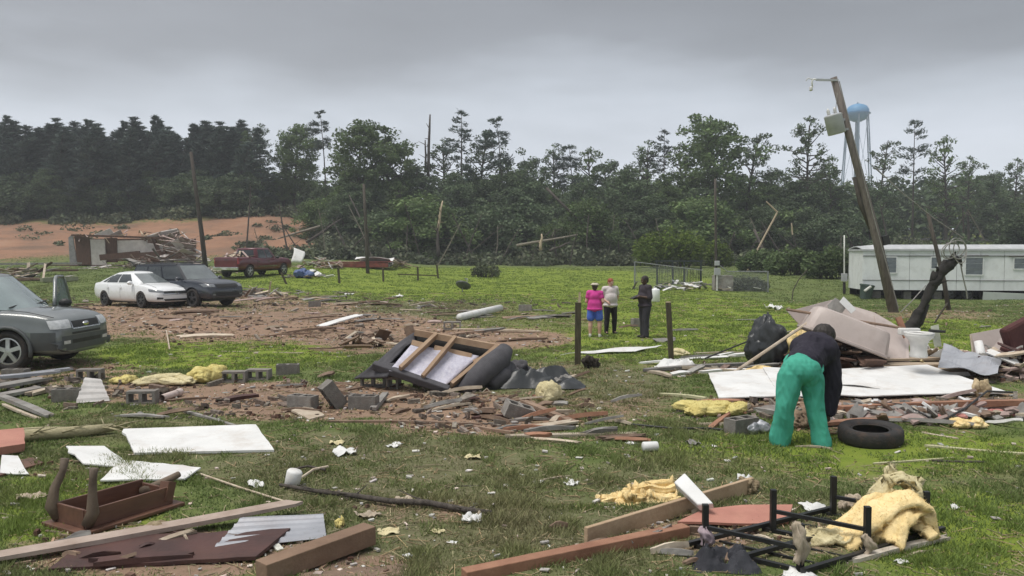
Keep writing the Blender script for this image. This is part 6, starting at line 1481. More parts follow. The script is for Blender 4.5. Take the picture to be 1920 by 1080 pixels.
board(490, 1092, 694, 1026, .14, .14, BEAM, 'thick square brown beam at the bottom edge left of centre', .0, .04, 'timber_beam', 'beam', jag=.0)
panel([(560, 1078, 0), (760, 1060, 0), (790, 1090, 0), (560, 1110, 0)], .015, BRW, 'flat brown board half buried behind the square beam')
tag(MB().tube([G(a, b) + Vector((0, 0, .02)) for a, b in ((375, 892), (450, 918), (532, 944))], .011, 6).build('pale_rod', PALEB), 'thin pale rod lying in grass below the notched white board', 'rod')
mb = MB(); g = G(546, 912); mb.lathe([(.055, 0), (.07, .02), (.075, .14), (.06, .16)], 14, Matrix.Translation(g + Vector((0, 0, .0))) @ Matrix.Rotation(.25, 4, 'Y')); tag(mb.build('tub', WHT, None, True), 'small dented white plastic tub with dark rim left of the long branch', 'tub')
br = MB(); q = [G(a, b) + Vector((0, 0, l)) for a, b, l in ((525, 915, .03), (600, 930, .04), (665, 940, .05), (730, 950, .05), (800, 953, .05), (870, 963, .035), (922, 968, .03))]; br.tube(q, [.016, .02, .023, .026, .028, .026, .02], 8)
for i in range(10):
    b = q[1 + i % 5]; br.tube([b, b + Vector((drn.uniform(-.35, .2), drn.uniform(-.05, .3), drn.uniform(.0, .06)))], [.009, .003], 5)
tag(br.build('long_branch', BARK, None, True), 'long crooked branch lying across the grass left of centre', 'branch')
for k, (a, b) in enumerate((((560, 905), (615, 884)), ((545, 886), (610, 890)))): tag(MB().tube([G(*a) + Vector((0, 0, .03)), G((a[0] + b[0]) / 2, (a[1] + b[1]) / 2 - 3) + Vector((0, 0, .06)), G(*b) + Vector((0, 0, .05))], .013, 6).build('stick', (PALEB, BARK)[k]), ('pale stick leaning on the white tub', 'dark forked stick behind the white tub')[k], 'stick')
lumps(640, 988, 26, 26, YEL, 'small yellow plastic piece in the grass below the long branch', 7, 'yellow_piece', 'plastic', 3, .5)
for i, (a, b, ww, hh_, m, lb) in enumerate((
  (765, 943, 44, 16, CLOTHB, 'pale rag caught on the middle of the long branch'), (885, 978, 36, 20, WHT, 'white rag below the right end of the long branch'), (905, 966, 26, 14, CLOTHB, 'torn beige scrap at the right end of the long branch'),
  (646, 852, 40, 18, WHT, 'small black-edged white scrap right of the large white panel'), (632, 832, 26, 8, INSUL2, 'pale tuft of fluff above the black-edged scrap'), (887, 859, 28, 9, INSUL2, 'pale tuft of fluff alone in the grass at centre'),
  (480, 912, 34, 16, WHT, 'white crumpled plastic left of the white tub'), (1072, 908, 26, 9, WHT, 'white scrap left of the yellow insulation strip'), (1010, 905, 20, 6, WHT, 'little white scrap among twigs at centre'), (740, 836, 28, 7, WHT, 'thin white scrap above centre grass'),
  (848, 1018, 18, 5, WHT, 'small white chip near the bottom centre'), (765, 1045, 16, 12, WHT, 'small pink-white scrap above the bottom edge'), (690, 968, 42, 14, PALEB, 'torn pale cardboard below the long branch'), (730, 998, 40, 8, INSUL2, 'greenish torn paper near bottom centre'),
  (820, 997, 26, 6, INSUL2, 'yellowish scrap of paper right of bottom centre'), (1300, 833, 30, 13, GREYW, 'grey crushed can right of the white can'), (1185, 832, 20, 6, WHT, 'white fleck left of the white can'), (1340, 838, 10, 5, WHT, 'tiny white fleck right of the crushed can'),
  (1525, 955, 44, 18, WHT, 'white torn carton beside the black bed frame'), (1690, 1055, 24, 10, WHT, 'white crumpled scrap right of the bed frame'), (1680, 838, 12, 8, WHT, 'white fleck right of the tyre'), (1790, 955, 14, 16, WHT, 'white sliver right of the big yellow insulation'),
  (1395, 902, 24, 18, WHT, 'white crumpled cup at the upper end of the long board'), (1450, 582, 28, 18, WHT, 'white crumpled sheet in the field left of the tub heap'), (280, 930, 40, 10, YEL, 'pale yellow scrap behind upturned table'), (60, 935, 50, 20, CLOTHB, 'withered weed tuft left of upturned table'),
  (655, 553, 14, 6, WHT, 'white chip in the field behind the dirt strip'), (745, 558, 20, 8, WHT, 'white piece beside rubble row in the field'), (985, 590, 16, 5, PALEB, 'pale chip at the end of the white pipe'), (1245, 640, 50, 8, GREYW, 'curved dark metal strip behind leaning fence post'),
 )): scrap(a, b, ww, hh_, m, lb, 30 + i)
def can(px, py, l, r, m, label, rz): 
    g = G(px, py); o = MB().lathe([(r * .9, -l / 2), (r, -l / 2 + .01), (r, l / 2 - .01), (r * .9, l / 2)], 16, Matrix.Rotation(PI / 2, 4, 'Y')).build('can', m, None, True); o.location = g + Vector((0, 0, r + .01)); o.rotation_euler = (0, 0, rz); tag(o, label, 'can')
can(1219, 848, .17, .055, WHT, 'white can lying in the grass right of centre', .15)
# ---- rubble strip with blocks
for px, py, rz, lay, lb in ((268, 756, 4, (90, 0), 'upright hollow block with two holes facing, by the white pipe'), (128, 752, 10, (0, 0), 'brown hollow block with open cores left of ribbed siding'), (440, 716, 3, (90, 0), 'left of the two grey blocks right of yellow insulation'), (486, 712, -4, (90, 0), 'right of the two grey blocks right of yellow insulation'),
   (568, 766, -22, (0, 0), 'grey block lying flat left of the tilted block'), (624, 766, 35, (0, 55), 'tilted grey block in the middle of the rubble strip'), (682, 766, -8, (0, 0), 'flat broken block right of the tilted block'), (700, 725, 2, (90, 0), 'grey block leaning before the overturned sofa'), (738, 728, 80, (0, 78), 'block on end at the lower corner of the sofa'),
   (972, 784, 20, (12, 20), 'reddish block among splinters right of the bare soil'), (170, 712, 5, (90, 0), 'dark block behind ribbed siding near the SUV'), (848, 618, 2, (90, 0), 'dark block with two holes beyond the overturned sofa'), (540, 702, 10, (0, 0), 'low grey block at the left end of grass patch'), (30, 712, 0, (0, 0), 'block beside the SUV front wheel'),
   (1200, 612, 12, (0, 0), 'far block behind the standing man'), (590, 575, 15, (0, 0), 'first block in the far rubble row'), (985, 583, -6, (0, 0), 'block at the right of the white pipe'), (1390, 812, 30, (0, 0), 'block beside the grey dented box')):
    block(px, py, rz, lb, lay, 1.0 if py > 650 else 1.25)
warped([(142, 758, .0), (206, 753, .0), (190, 744, .26), (160, 746, .30)], 12, 20, .006, mat('white_siding', (.56, .54, .52), (.44, .42, .4), scale=3, rough=.6, dirt=.35), 'ribbed white siding piece propped on rubble by the SUV', .02, 9, 'siding_piece', 'siding', 2, (4, .02))
g0, g1 = G(303, 754), G(338, 742); mb = MB(); up_ = Vector((0, 0, .06)); mb.tube([g0 + up_, g1 + up_], .052, 14, False); mb.tube([g1 + up_, g0 + up_], .044, 14, False); mb.tube([g1 + up_ - (g1 - g0) * .25, g1 + up_], .06, 14, False); tag(mb.build('drain_pipe', mat('pink_pipe', (.60, .50, .46), (.5, .4, .36), rough=.5), None, True), 'short pinkish drain pipe next to hollow block', 'pipe')
lumps(381, 716, 66, 34, YEL, 'bright yellow insulation heap left of the two grey blocks', 50, n=6, dy=.7); lumps(310, 720, 110, 20, INSUL2, 'long low strip of yellow insulation in the rubble', 51, n=7, dy=.35); lumps(222, 718, 56, 22, YEL, 'small yellow insulation tuft right of ribbed siding', 52, n=4)
lumps(1017, 753, 56, 44, INSUL2, 'pale insulation clump at the right of overturned sofa', 53, n=4, dy=.7)
panel([(546, 775, .02), (580, 768, .03), (609, 782, .0), (580, 790, .0)], .03, PALEB, 'pale square board lying before the tilted block')
board(700, 772, 722, 748, .09, .06, GREYW, 'short ridged grey board slanting by the flat block', .02, .05)
board(955, 822, 1185, 816, .10, .04, PALEB, 'long thin pale plank along the lower edge of rubble', .01, .0)
board(985, 766, 1075, 795, .10, .045, BRW, 'reddish board slanting down to the right of reddish block', .08, .01)
board(1000, 806, 1072, 796, .16, .03, PALEB, 'broad pale splinter above long thin plank', .02, .03); board(880, 800, 960, 818, .05, .04, BRW, 'dark thin board below the bare soil', .0, .03)
board(620, 792, 900, 797, .05, .035, BRW, 'long thin dark lath at the edge of the rubble strip'); board(440, 800, 330, 768, .05, .03, GREYW, 'long thin lath beside pinkish pipe')
board(0, 760, 92, 782, .12, .05, GREYW, 'dark board slanting at left edge below the SUV', .12, .0); board(8, 768, 72, 786, .05, .03, PALEB, 'white-edged lath beside the dark slanting board', .06, .0)
for i, (a, b, c, d, w_, m, l0, l1) in enumerate(((-20, 742, 75, 722, .28, GREYW, .10, .08), (-20, 752, 70, 735, .22, GREYW, .04, .04), (-10, 728, 105, 712, .2, METAL, .16, .12), (40, 716, 130, 704, .16, METAL, .10, .10), (60, 742, 100, 732, .2, PALEB, .02, .03))):
    board(a, b, c, d, w_, .05, m, ('lowest', 'second', 'third', 'topmost', 'short pale')[i] + ' grey board of the stack below the SUV', l0, l1)
def field(n, x0, x1, y0, y1, mats, label, group, wr=(.04, .12), lr=(.12, .6), seed=0, tilt=.08, fn=None):
    rr_ = random.Random(seed)
    for i in range(n):
        px, py = rr_.uniform(x0, x1), rr_.uniform(y0, y1)
        if fn: py = fn(px) + rr_.uniform(y0, y1)
        g = G(px, py); a = rr_.gauss(0, .5); l = rr_.uniform(*lr); v = Vector((math.cos(a), math.sin(a), rr_.uniform(-tilt, tilt))) * l / 2
        p0, p1 = g - v, g + v; t = rr_.uniform(.025, .06)
        for p in (p0, p1): p.z = max(p.z, H(p.x, p.y)) + t / 2 - .006
        p1.z += rr_.random() ** 2 * .10
        tag(MB().plank(p0, p1, rr_.uniform(*wr), t, (rr_.gauss(0, .25), rr_.gauss(0, .25), 1), rr_, .12, rr_.uniform(0, .03), rr_.uniform(.5, 1)).build('board', mats[i % len(mats)]), label, 'board', group)
field(34, 210, 1090, 706, 792, (BRW, GREYW, PALEB, BRW, MAR, BRW), 'splintered board in the rubble strip across the middle', 'boards in the middle rubble strip', seed=1)
field(24, 940, 1180, 740, 830, (BRW, PALEB, GREYW, REDW), 'splintered board in the rubble right of the bare soil', 'boards right of the bare soil', (.04, .12), (.15, .6), seed=2)
field(38, 470, 1070, -8, 9, (GREYW, PALEB, BRW, WPK, GREYW), 'board in the far row of rubble crossing the field', 'boards in the far rubble row', (.1, .28), (.4, 1.5), 3, fn=lambda x: lerp(556, 592, sm(470, 1000, x)))
field(26, 200, 1000, 585, 640, (BRW, PALEB, WPK, BRW, GREYW), 'board strewn over the red dirt drive', 'boards on the dirt drive', (.08, .2), (.3, 1.4), 4)
field(14, 440, 740, 545, 562, (GREYW, PALEB, BRW), 'board strewn in the grass right of the cars', 'boards right of the cars', (.1, .25), (.4, 1.3), 5)
field(12, 0, 170, 560, 590, (PALEB, BRW, GREYW), 'board strewn on the ground between grey SUV and white sedan', 'boards between the cars', (.1, .25), (.4, 1.4), 6)
field(26, 1300, 1915, 742, 806, (BRW, PALEB, GREYW, WPK, REDW, BRW), 'splintered board under the front edge of right-hand debris', 'boards along the right debris edge', (.05, .14), (.2, .9), 7)
field(16, 1230, 1440, 655, 705, (WHT, PALEB, GREYW, WHT), 'pale lath strewn around the leaning fence post', 'laths around the leaning post', (.04, .12), (.3, 1.1), 8)
field(10, 30, 560, 1010, 1070, (MAR, BRW, PALEB, GREYW), 'splinter of wood lying among the planks at lower left', 'splinters at lower left', (.02, .05), (.08, .3), 9)
field(14, 1040, 1500, 960, 1060, (BRW, PALEB, GREYW), 'small splinter beside the long boards at lower right', 'splinters at lower right', (.015, .04), (.06, .22), 10)
field(12, 1100, 1900, 600, 640, (GREYW, BRW), 'dark stick lying in the far meadow', 'sticks in the meadow', (.03, .06), (.2, .9), 12)
# big rough lumber left middle distance
for i, (a, b, c, d, w_, m, l0, l1, lb) in enumerate(((-20, 508, 150, 506, .5, GREYW, .45, .45, 'topmost broad board of the far left stack'), (-20, 516, 140, 514, .6, WBR, .22, .2, 'dark middle board of the far left stack'), (80, 530, 142, 527, .45, mat('mossy_beam', (.26, .27, .18), (.17, .18, .12), scale=3), .02, .02, 'mossy square beam at the right of far left stack'), (-20, 528, 80, 526, .7, BRW, .02, .02, 'lowest brown board of the far left stack'))):
    board(a, b, c, d, w_, .3 if i == 2 else .16, m, lb, l0, l1)
g = G(30, 522); jackstraw('debris_heap', 'heap of dark boards behind the grey SUV roof', 'debris heap', 40, 522, 120, 20, None, 30, (WBR, GREYW, PALEB), 61, (.6, 2.2))
jackstraw('debris_heap', 'low heap of rubbish right of the dark SUV', 'debris heap', 470, 556, 70, 14, None, 44, (GREYW, PALEB, WHT, BRW), 62, (.3, 1.0))
jackstraw('debris_heap', 'small heap of rubble beyond the sofa on the dirt drive', 'debris heap', 690, 642, 90, 14, None, 40, (BRW, PALEB, BRW, GREYW), 63, (.2, .8))
jackstraw('debris_heap', 'rubbish around the blue bundle by the pickup', 'debris heap', 580, 520, 70, 10, None, 34, (WHT, GREYW, PALEB, BRW), 64, (.3, .9))
lumps(568, 521, 42, 22, mat('blue_tarp', (.09, .14, .30), (.05, .08, .18), scale=5, rough=.5, bump=.3), 'blue tarp bundle in front of the pickup nose', 65, 'tarp_bundle', 'tarp', 4); lumps(588, 519, 26, 16, WHT, 'white bag next to blue tarp bundle', 66, 'bag', 'bag', 3)
lumps(1240, 1, 1, 1, WHT, '', 1) if False else None
bd = MB(); g = CAR4.matrix_world if False else None
pd_ = empty('debris_load'); pd_.location = CAR4.location + Vector((0, 0, 1.2)); pd_.rotation_euler = CAR4.rotation_euler
for i in range(22):
    x, y = drn.uniform(-2.5, -1.3), drn.uniform(-.6, .6); a = drn.uniform(0, PI); v = Vector((math.cos(a) * .5, math.sin(a) * .45, drn.uniform(-.15, .3))); MB().bar(Vector((x, y, drn.uniform(-.1, .3))) - v, Vector((x, y, drn.uniform(.0, .32))) + v, .12, .04).build('board', (PALEB, BRW, REDS, WPK)[i % 4], pd_)
tag(pd_, 'load of splintered boards in the bed of the maroon pickup', 'debris load')
# white pipe in the field
g0, g1 = G(862, 601), G(938, 587); tag(MB().tube([g0 + Vector((0, 0, .11)), g1 + Vector((0, 0, .2))], .12, 12).build('duct', WHT, None, True), 'long white duct lying across the far row of rubble', 'duct')
board(602, 612, 672, 603, .35, .03, WHT, 'pale board propped on the dirt drive', .0, .2); board(852, 620, 1010, 624, .12, .05, PALEB, 'long pale lath beyond the sofa', .02, .02)
board(415, 660, 565, 663, .05, .03, PALEB, 'pale lath lying in the green patch left of sofa'); board(318, 656, 312, 628, .03, .03, PALEB, 'thin white stick upright at the edge of the dirt drive', .0, .1)
# ---- overturned sofa
dS = G(800, 738).y; g = G(800, 736); sf = empty('overturned_sofa', g); S = lambda a, b, d: P(a, b, dS + d) - Vector(g)
LUM = mat('sofa_timber', (.42, .30, .20), (.30, .20, .13), scale=4, rough=.8, bump=.2)
TLs, TRs, BRs, BLs = S(778, 623, .75), S(925, 645, .75), S(838, 728, 0), S(706, 688, .25)
MB().grid(lambda u, t: (S(730, 694, .14).lerp(S(830, 727, .02), u)).lerp(S(772, 645, .62).lerp(S(898, 667, .62), u), t) + Vector((0, -.02 + .03 * math.sin(9 * u) * math.sin(7 * t), 0)), 18, 12, .02).build('lining', QUILT, sf, True)
MB().grid(lambda u, t: BLs.lerp(BRs, u).lerp(TLs.lerp(TRs, u), t) + Vector((0, .16, -.06)), 6, 6, .05).build('void_backing', DARK, sf)  # dark panel standing in for the dark void behind the frame
MB().bar(TLs, S(936, 652, .7), .12, .10).build('top_rail', LUM, sf)
for a, b in (((818, 628, .70), (750, 692, .12)), ((853, 634, .70), (792, 708, .06)), ((932, 650, .68), (846, 722, .0))): MB().bar(S(*a), S(*b), .055, .14, up=(0, -1, .6)).build('slat', LUM, sf)
for a, b in (((772, 642, .62), (796, 648, .60)), ((814, 652, .6), (884, 668, .58)), ((905, 672, .58), (888, 680, .5)), ((925, 660, .62), (880, 700, .3)), ((945, 662, .66), (895, 700, .35))): MB().bar(S(*a), S(*b), .09, .03, up=(0, -1, .5)).build('brace', LUM, sf)
MB().bar(S(700, 684, .26), S(842, 732, -.02), .12, .13, up=(0, -.4, 1)).build('bottom_rail', CLOTHG, sf, False, .02)
MB().grid(lambda u, t: S(780, 621, .78).lerp(S(664, 708, .5), u).lerp(S(778, 640, .66).lerp(S(712, 692, .22), u), t) + Vector((0, -.05 * math.sin(PI * u) * math.sin(PI * t) + .03 * mn.noise((u * 5, t * 4, 1)), .03 * math.sin(6 * u))), 16, 8, .03).build('side_cloth', CLOTHG, sf, True)
MB().grid(lambda u, t: S(700, 684, .28).lerp(S(662, 710, .45), u).lerp(S(742, 680, .25).lerp(S(724, 706, .1), u), t), 8, 6, .05).build('skirt_cloth', CLOTHG, sf, True)
MB().tube([S(948, 655, .72), S(938, 672, .55), S(915, 690, .38), S(890, 712, .18), S(868, 734, .0)], [.13, .19, .20, .18, .11], 16).build('arm_rest', CLOTHG, sf, True)
MB().tube([S(955, 690, .75), S(940, 705, .5), S(918, 722, .3)], [.14, .19, .13], 14).build('arm_rest', CLOTHG, sf, True)
MB().poly([S(930, 652, .72), S(950, 668, .70), S(880, 726, .15), S(846, 730, .05), S(905, 672, .55)], .04).build('side_panel', BAG, sf)
MB().bar(S(765, 612, .85), S(772, 632, .82), .12, .12).build('corner_post', BRW, sf)
for a in (836, 905): MB().tube([S(a, 736, -.05), S(a + 8, 728, -.06), S(a + 16, 738, -.07)], .012, 5).build('torn_strap', PALEB, sf)
tag(sf, 'overturned grey sofa showing its timber frame and quilted lining', 'sofa')
crumple(1012, 722, 165, 40, BAG, 'crumpled black tarp trailing right of the overturned sofa', 71, 'black_tarp', 'tarp', .5); lumps(975, 712, 60, 46, CLOTHG, 'dark blanket bunched against the sofa arm', 72, 'blanket', 'blanket', 3, .4)
lumps(1060, 722, 50, 28, GREYW, 'grey crumpled sack at the right end of black tarp', 73, 'sack', 'sack', 3, .4); lumps(1108, 690, 34, 30, mat('tangled_roots', (.06, .05, .04), (.03, .025, .02), scale=20, rough=1, bump=1), 'dark tangle of roots beside the split-topped fence post', 74, 'root_tangle', 'roots', 4, .7)
# pale sheets around the leaning post
warped([(1050, 667, 0), (1190, 663, .02), (1242, 655, .05), (1180, 658, .05)], 14, 4, .008, WHT, 'long pale strip of sheet curling up behind the leaning post', .05, 15); crumple(1270, 690, 80, 22, WHT, 'crumpled white netting at the foot of leaning fence post', 75, 'netting', 'netting', .6, 20, 14); board(1210, 698, 1410, 690, .14, .06, GREYW, 'long grey board running right from the leaning post', .02, .06)
board(1305, 664, 1402, 663, .07, .04, PALEB, 'thin pale batten in grass right of the leaning post'); lumps(1275, 668, 44, 18, INSUL2, 'small cream fluff heap behind leaning fence post', 76, n=3)
board(1240, 741, 1320, 752, .09, .04, mat('pale_green_wood', (.50, .48, .30), (.38, .36, .22), scale=4), 'pale split board left of the yellow insulation', .0, .03)
lumps(1352, 776, 140, 26, YEL, 'long yellow insulation heap at the left end of right debris', 77, n=8, dy=.4); lumps(1420, 704, 60, 22, INSUL, 'yellow insulation under the slanting pole', 78, n=4)
lumps(1405, 812, 62, 36, METAL, 'grey dented metal box beside the bending person', 79, 'dented_box', 'box', 3, .25); lumps(1500, 800, 60, 30, mat('brown_paper', (.30, .22, .15), (.18, .13, .09), scale=8, rough=1, bump=.6), 'brown rubbish between the legs of bending person', 80, 'rubbish', 'rubbish', 4, .6)
# ---- right hand heap
panel([(1328, 712, .10), (1452, 706, .14), (1456, 752, .06), (1348, 754, .05)], .02, WHT, 'white wall sheet left of the bending person')
panel([(1430, 707, .16), (1560, 712, .16), (1560, 752, .06), (1462, 752, .06)], .02, WHT, 'white wall sheet behind the legs of the bending person')
panel([(1548, 712, .16), (1738, 703, .17), (1892, 744, .05), (1725, 747, .05), (1616, 752, .06), (1548, 750, .08)], .02, WHT, 'broad white wall sheet right of the bending person')
warped([(1575, 738, .12), (1650, 742, .10), (1640, 732, .16), (1585, 730, .18)], 8, 5, .006, WHT, 'torn flap curling up on the broad white sheet', .05, 22)
FL = mat('floor_edge', (.44, .36, .27), (.32, .25, .18), scale=4, rough=.85, bump=.25, stretch=(1, 6, 6), dirt=.25)
for i, (a, b, c, d, l, hh_) in enumerate(((1620, 702, 1850, 697, .0, .12), (1622, 698, 1856, 694, .12, .05), (1618, 692, 1850, 688, .18, .04))): board(a, b, c, d, .5, hh_, FL, ('lowest', 'middle', 'upper')[i] + ' layer of broken wooden floor under the toilet', l, l)
jackstraw('debris_heap', 'dark heap of rubble under the upturned bathtub', 'debris heap', 1560, 694, 190, 50, None, 80, (WBR, DARK, BRW, WBR, GREYW), 81, (.2, .8), None, .3)
jackstraw('debris_heap', 'heap of rubbish behind the toilet', 'debris heap', 1780, 690, 170, 24, None, 56, (WPK, GREYW, PALEB, INSUL2, WHT), 82, (.15, .6), None, .25)
jackstraw('debris_heap', 'heap of splintered furniture at right edge', 'debris heap', 1890, 706, 110, 52, None, 70, (MAR, WPK, BRW, PALEB, WHT, GREYW), 83, (.15, .7), None, .35)
jackstraw('debris_heap', 'strip of broken boards before the broad white sheet', 'debris heap', 1700, 782, 400, 9, None, 110, (BRW, WPK, PALEB, GREYW, GREYW, WHT), 84, (.08, .4), None, .22)
# upturned bathtub, lower at its right end
g = G(1580, 694); dT = g.y
tbm = MB(); L, Wd, hh_ = 1.55, .78, .50
def tubring(l, w_, z, n=32):
    r_ = []
    for i in range(n):
        a = 2 * PI * i / n; c_, s__ = math.cos(a), math.sin(a); k = 5.0; q = (abs(c_) ** k + abs(s__) ** k) ** (-1 / k); r_.append((l / 2 * c_ * q, w_ / 2 * s__ * q, z))
    return r_
prof = ((L + .10, Wd + .10, .02), (L + .10, Wd + .10, .06), (L, Wd, .07), (L - .04, Wd - .04, .2), (L - .12, Wd - .10, .40), (L - .18, Wd - .16, .47), (L - .30, Wd - .28, .50))
vs_ = sum((tubring(*p) for p in prof), []); fs_ = [(i * 32 + k, i * 32 + (k + 1) % 32, (i + 1) * 32 + (k + 1) % 32, (i + 1) * 32 + k) for i in range(len(prof) - 1) for k in range(32)] + [tuple((len(prof) - 1) * 32 + k for k in range(32))]
vi = sum((tubring(p[0] - .03, p[1] - .03, p[2] - .02) for p in prof), []); nb = len(vs_)
fi = [(nb + i * 32 + (k + 1) % 32, nb + i * 32 + k, nb + (i + 1) * 32 + k, nb + (i + 1) * 32 + (k + 1) % 32) for i in range(len(prof) - 1) for k in range(32)] + [tuple(nb + (len(prof) - 1) * 32 + k for k in range(31, -1, -1))] + [(k, nb + k, nb + (k + 1) % 32, (k + 1) % 32) for k in range(32)]
tbm.add(vs_ + vi, fs_ + fi); bt = empty('bathtub', P(1578, 644, dT)); bt.rotation_euler = (R(-4), R(21), R(-8))
bs_ = tbm.build('basin', FIBER, bt, True); bs_.data.set_sharp_from_angle(angle=R(30)); MB().lathe([(.03, .495), (.03, .51)], 12, Matrix.Translation((.5, 0, 0))).build('drain', CHROME, bt)
tag(bt, 'beige fibreglass bathtub tipped upside down on the heap', 'bathtub')
def leanp(pts, th, m, label, name='wall_sheet', cat='sheet'): tag(MB().poly([P(a, b, dT + d) for a, b, d in pts], th, Vector((0, -1, .3)).normalized()).build(name, m, None, False, .004), label, cat)
leanp([(1476, 584, .5), (1560, 562, .9), (1640, 586, .8), (1712, 628, .5), (1690, 690, .2), (1650, 650, .5), (1540, 608, .6), (1500, 610, .5)], .02, FIBER, 'pale shower wall sheet leaning behind the bathtub')
leanp([(1640, 592, .7), (1702, 622, .6), (1706, 682, .0), (1650, 690, .0), (1648, 640, .3)], .02, FIBER, 'pinkish end sheet right of the bathtub')
leanp([(1574, 566, .5), (1582, 556, .55), (1606, 580, .5), (1596, 588, .45)], .015, WHT, 'small white sheet standing on top of the heap')
leanp([(1552, 572, .6), (1566, 558, .65), (1590, 572, .6), (1580, 586, .55), (1556, 590, .5)], .02, GREYW, 'grey bent sheet at the top of the heap')
lumps(1495, 664, 46, 56, INSUL, 'tan insulation roll beside the bathtub', 90, n=3, dy=.5)
lumps(1436, 686, 78, 76, BAG, 'shiny dark garbage bag left of the bathtub', 91, 'garbage_bag', 'garbage bag', 4, .35, .6, None, 4, ((0, 0, .44, 1.25), (-.15, .1, .32, .9), (.22, .1, .3, .8), (.05, 0, .16, 1.35)))
def lpole(a, b, r, m, label): tag(MB().tube([P(*a), P(*b)], [r, r * .9], 8).build('pole_piece', m), label, 'pole')
lpole((1368, 704, dT - .9), (1534, 592, dT + .1), .032, PALEB, 'long pale pole slanting up past the bending person'); lpole((1474, 580, dT + .2), (1696, 616, dT - .35), .026, BRW, 'thin brown pole resting across the bathtub'); lpole((1322, 672, dT + .2), (1402, 640, dT + .4), .016, BLKW, 'thin dark rod left of the garbage bag')
leanp([(1680, 596, .3), (1690, 592, .35), (1704, 628, .2), (1696, 634, .2)], .05, REDW, 'short broken board upright by the toilet')
# toilet
g = G(1722, 690, .22); tl = empty('toilet', P(1722, 669, g.y)); el = Matrix.Diagonal((1, 1.25, 1, 1))
MB().lathe([(.135, 0), (.14, .03), (.125, .10), (.13, .22), (.16, .29), (.215, .345), (.225, .37), (.225, .40), (.17, .405), (.14, .33), (.08, .28)], 24, el, True).build('bowl', PORC, tl, True)
MB().box((0, .34, .40), (.36, .12, .12)).build('tank_shelf', PORC, tl, False, .02); MB().lathe([(.228, .40), (.232, .42), (.16, .425), (.155, .40)], 24, el, False).build('seat_ring', PORC, tl, True)
tag(tl, 'white toilet bowl standing on the broken floor', 'toilet')
lumps(1722, 668, 40, 12, WHT, 'wet paper heaped on the floor beside toilet', 93, 'paper_heap', 'paper', 3); leanp([(1745, 612, .4), (1760, 608, .4), (1766, 650, .3), (1752, 650, .3)], .012, mat('pale_green_cloth', (.5, .52, .42)), 'pale strip of cloth hanging right of the toilet', 'cloth_strip', 'cloth')
leanp([(1742, 668, .1), (1776, 648, .2), (1778, 672, .05)], .015, GREYW, 'triangular grey sheet right of the toilet'); lpole((1742, 620, dT + .3), (1772, 622, dT + .3), .03, BLKW, 'short black pipe on top of the toilet rubbish')
warped([(1758, 716, .16), (1870, 722, .10), (1880, 704, .30), (1768, 694, .34)], 14, 8, .008, METAL, 'torn white metal sheet curling above the broad white sheet', .16, 31, fr=2.6)
leanp([(1820, 626, .1), (1896, 612, .3), (1902, 652, .1), (1870, 672, -.1), (1826, 690, -.2)], .03, FIBER, 'brownish-pink panel propped at right edge heap'); lpole((1820, 628, dT), (1828, 690, dT - .2), .02, PALEB, 'thin batten along the left side of propped panel')
tag(MB().tube([P(1834, 640, dT - .3), P(1846, 690, dT - .5)], [.07, .085], 14).build('paper_roll', WHT, None, True), 'white rolled sheet leaning on the propped panel', 'roll')
# red armchair lying at the right edge
g = G(1950, 706); ac = empty('armchair', g, rot=(R(12), R(-20), R(20))); RU = mat('red_upholstery', (.09, .032, .03), (.06, .022, .021), scale=7, rough=.9, bump=.2)
MB().box((0, .1, .34), (.75, .7, .24)).build('seat', RU, ac, False, .06); MB().box((.05, .38, .66), (.75, .18, .6), (-.3, 0, 0)).build('backrest', RU, ac, False, .06)
for s_ in (-1, 1): MB().box((s_ * .38, .08, .46), (.15, .72, .40)).build('armrest', RU, ac, False, .05)
for s_ in (-1, 1):
    for y in (-.2, .4): MB().cyl((s_ * .32, y, -.02), (s_ * .32, y, .22), .025, 8).build('leg', BRW, ac)
tag(ac, 'dull red armchair buried in the heap at right edge', 'armchair')
leanp([(1890, 690, -.6), (1935, 664, -.4), (1940, 720, -.8), (1898, 728, -.8)], .03, WPK, 'pinkish broken panel below the red armchair')
board(1575, 780, 1930, 770, .10, .09, REDW, 'long reddish beam along the front of the right debris', .06, .08, 'timber_beam', 'beam'); board(1540, 800, 1700, 790, .12, .05, REDW, 'shorter reddish board beside the bending person', .02, .03)
lumps(1842, 744, 36, 46, mat('tan_foam', (.52, .42, .27), (.4, .31, .19), scale=6, rough=1, bump=.6), 'tan foam chunk standing at the end of broad white sheet', 94, 'foam_chunk', 'foam', 2, .35); lumps(1775, 788, 60, 20, PINKI, 'pink insulation tuft below the reddish beam', 95, n=4); lumps(1808, 802, 72, 24, INSUL, 'yellow insulation heap before the reddish beam', 96, n=5); lumps(1880, 780, 50, 14, PINKI, 'faded pink insulation at the right edge', 97, n=3)
cb = MB(); cb.tube([G(a, b) + Vector((0, 0, l)) for a, b, l in ((1640, 770, .12), (1700, 782, .16), (1760, 800, .05), (1810, 786, .15), (1850, 762, .22), (1900, 748, .1))], .016, 6); tag(cb.build('cable', BLKW, None, True), 'black cable snaking along the front of the right debris', 'cable')
cb = MB(); cb.tube([G(a, b) + Vector((0, 0, .02)) for a, b in ((1180, 798), (1260, 806), (1330, 806), (1385, 812))], .014, 6); tag(cb.build('cable', BLKW), 'thin black cable leading left from the dented box', 'cable')
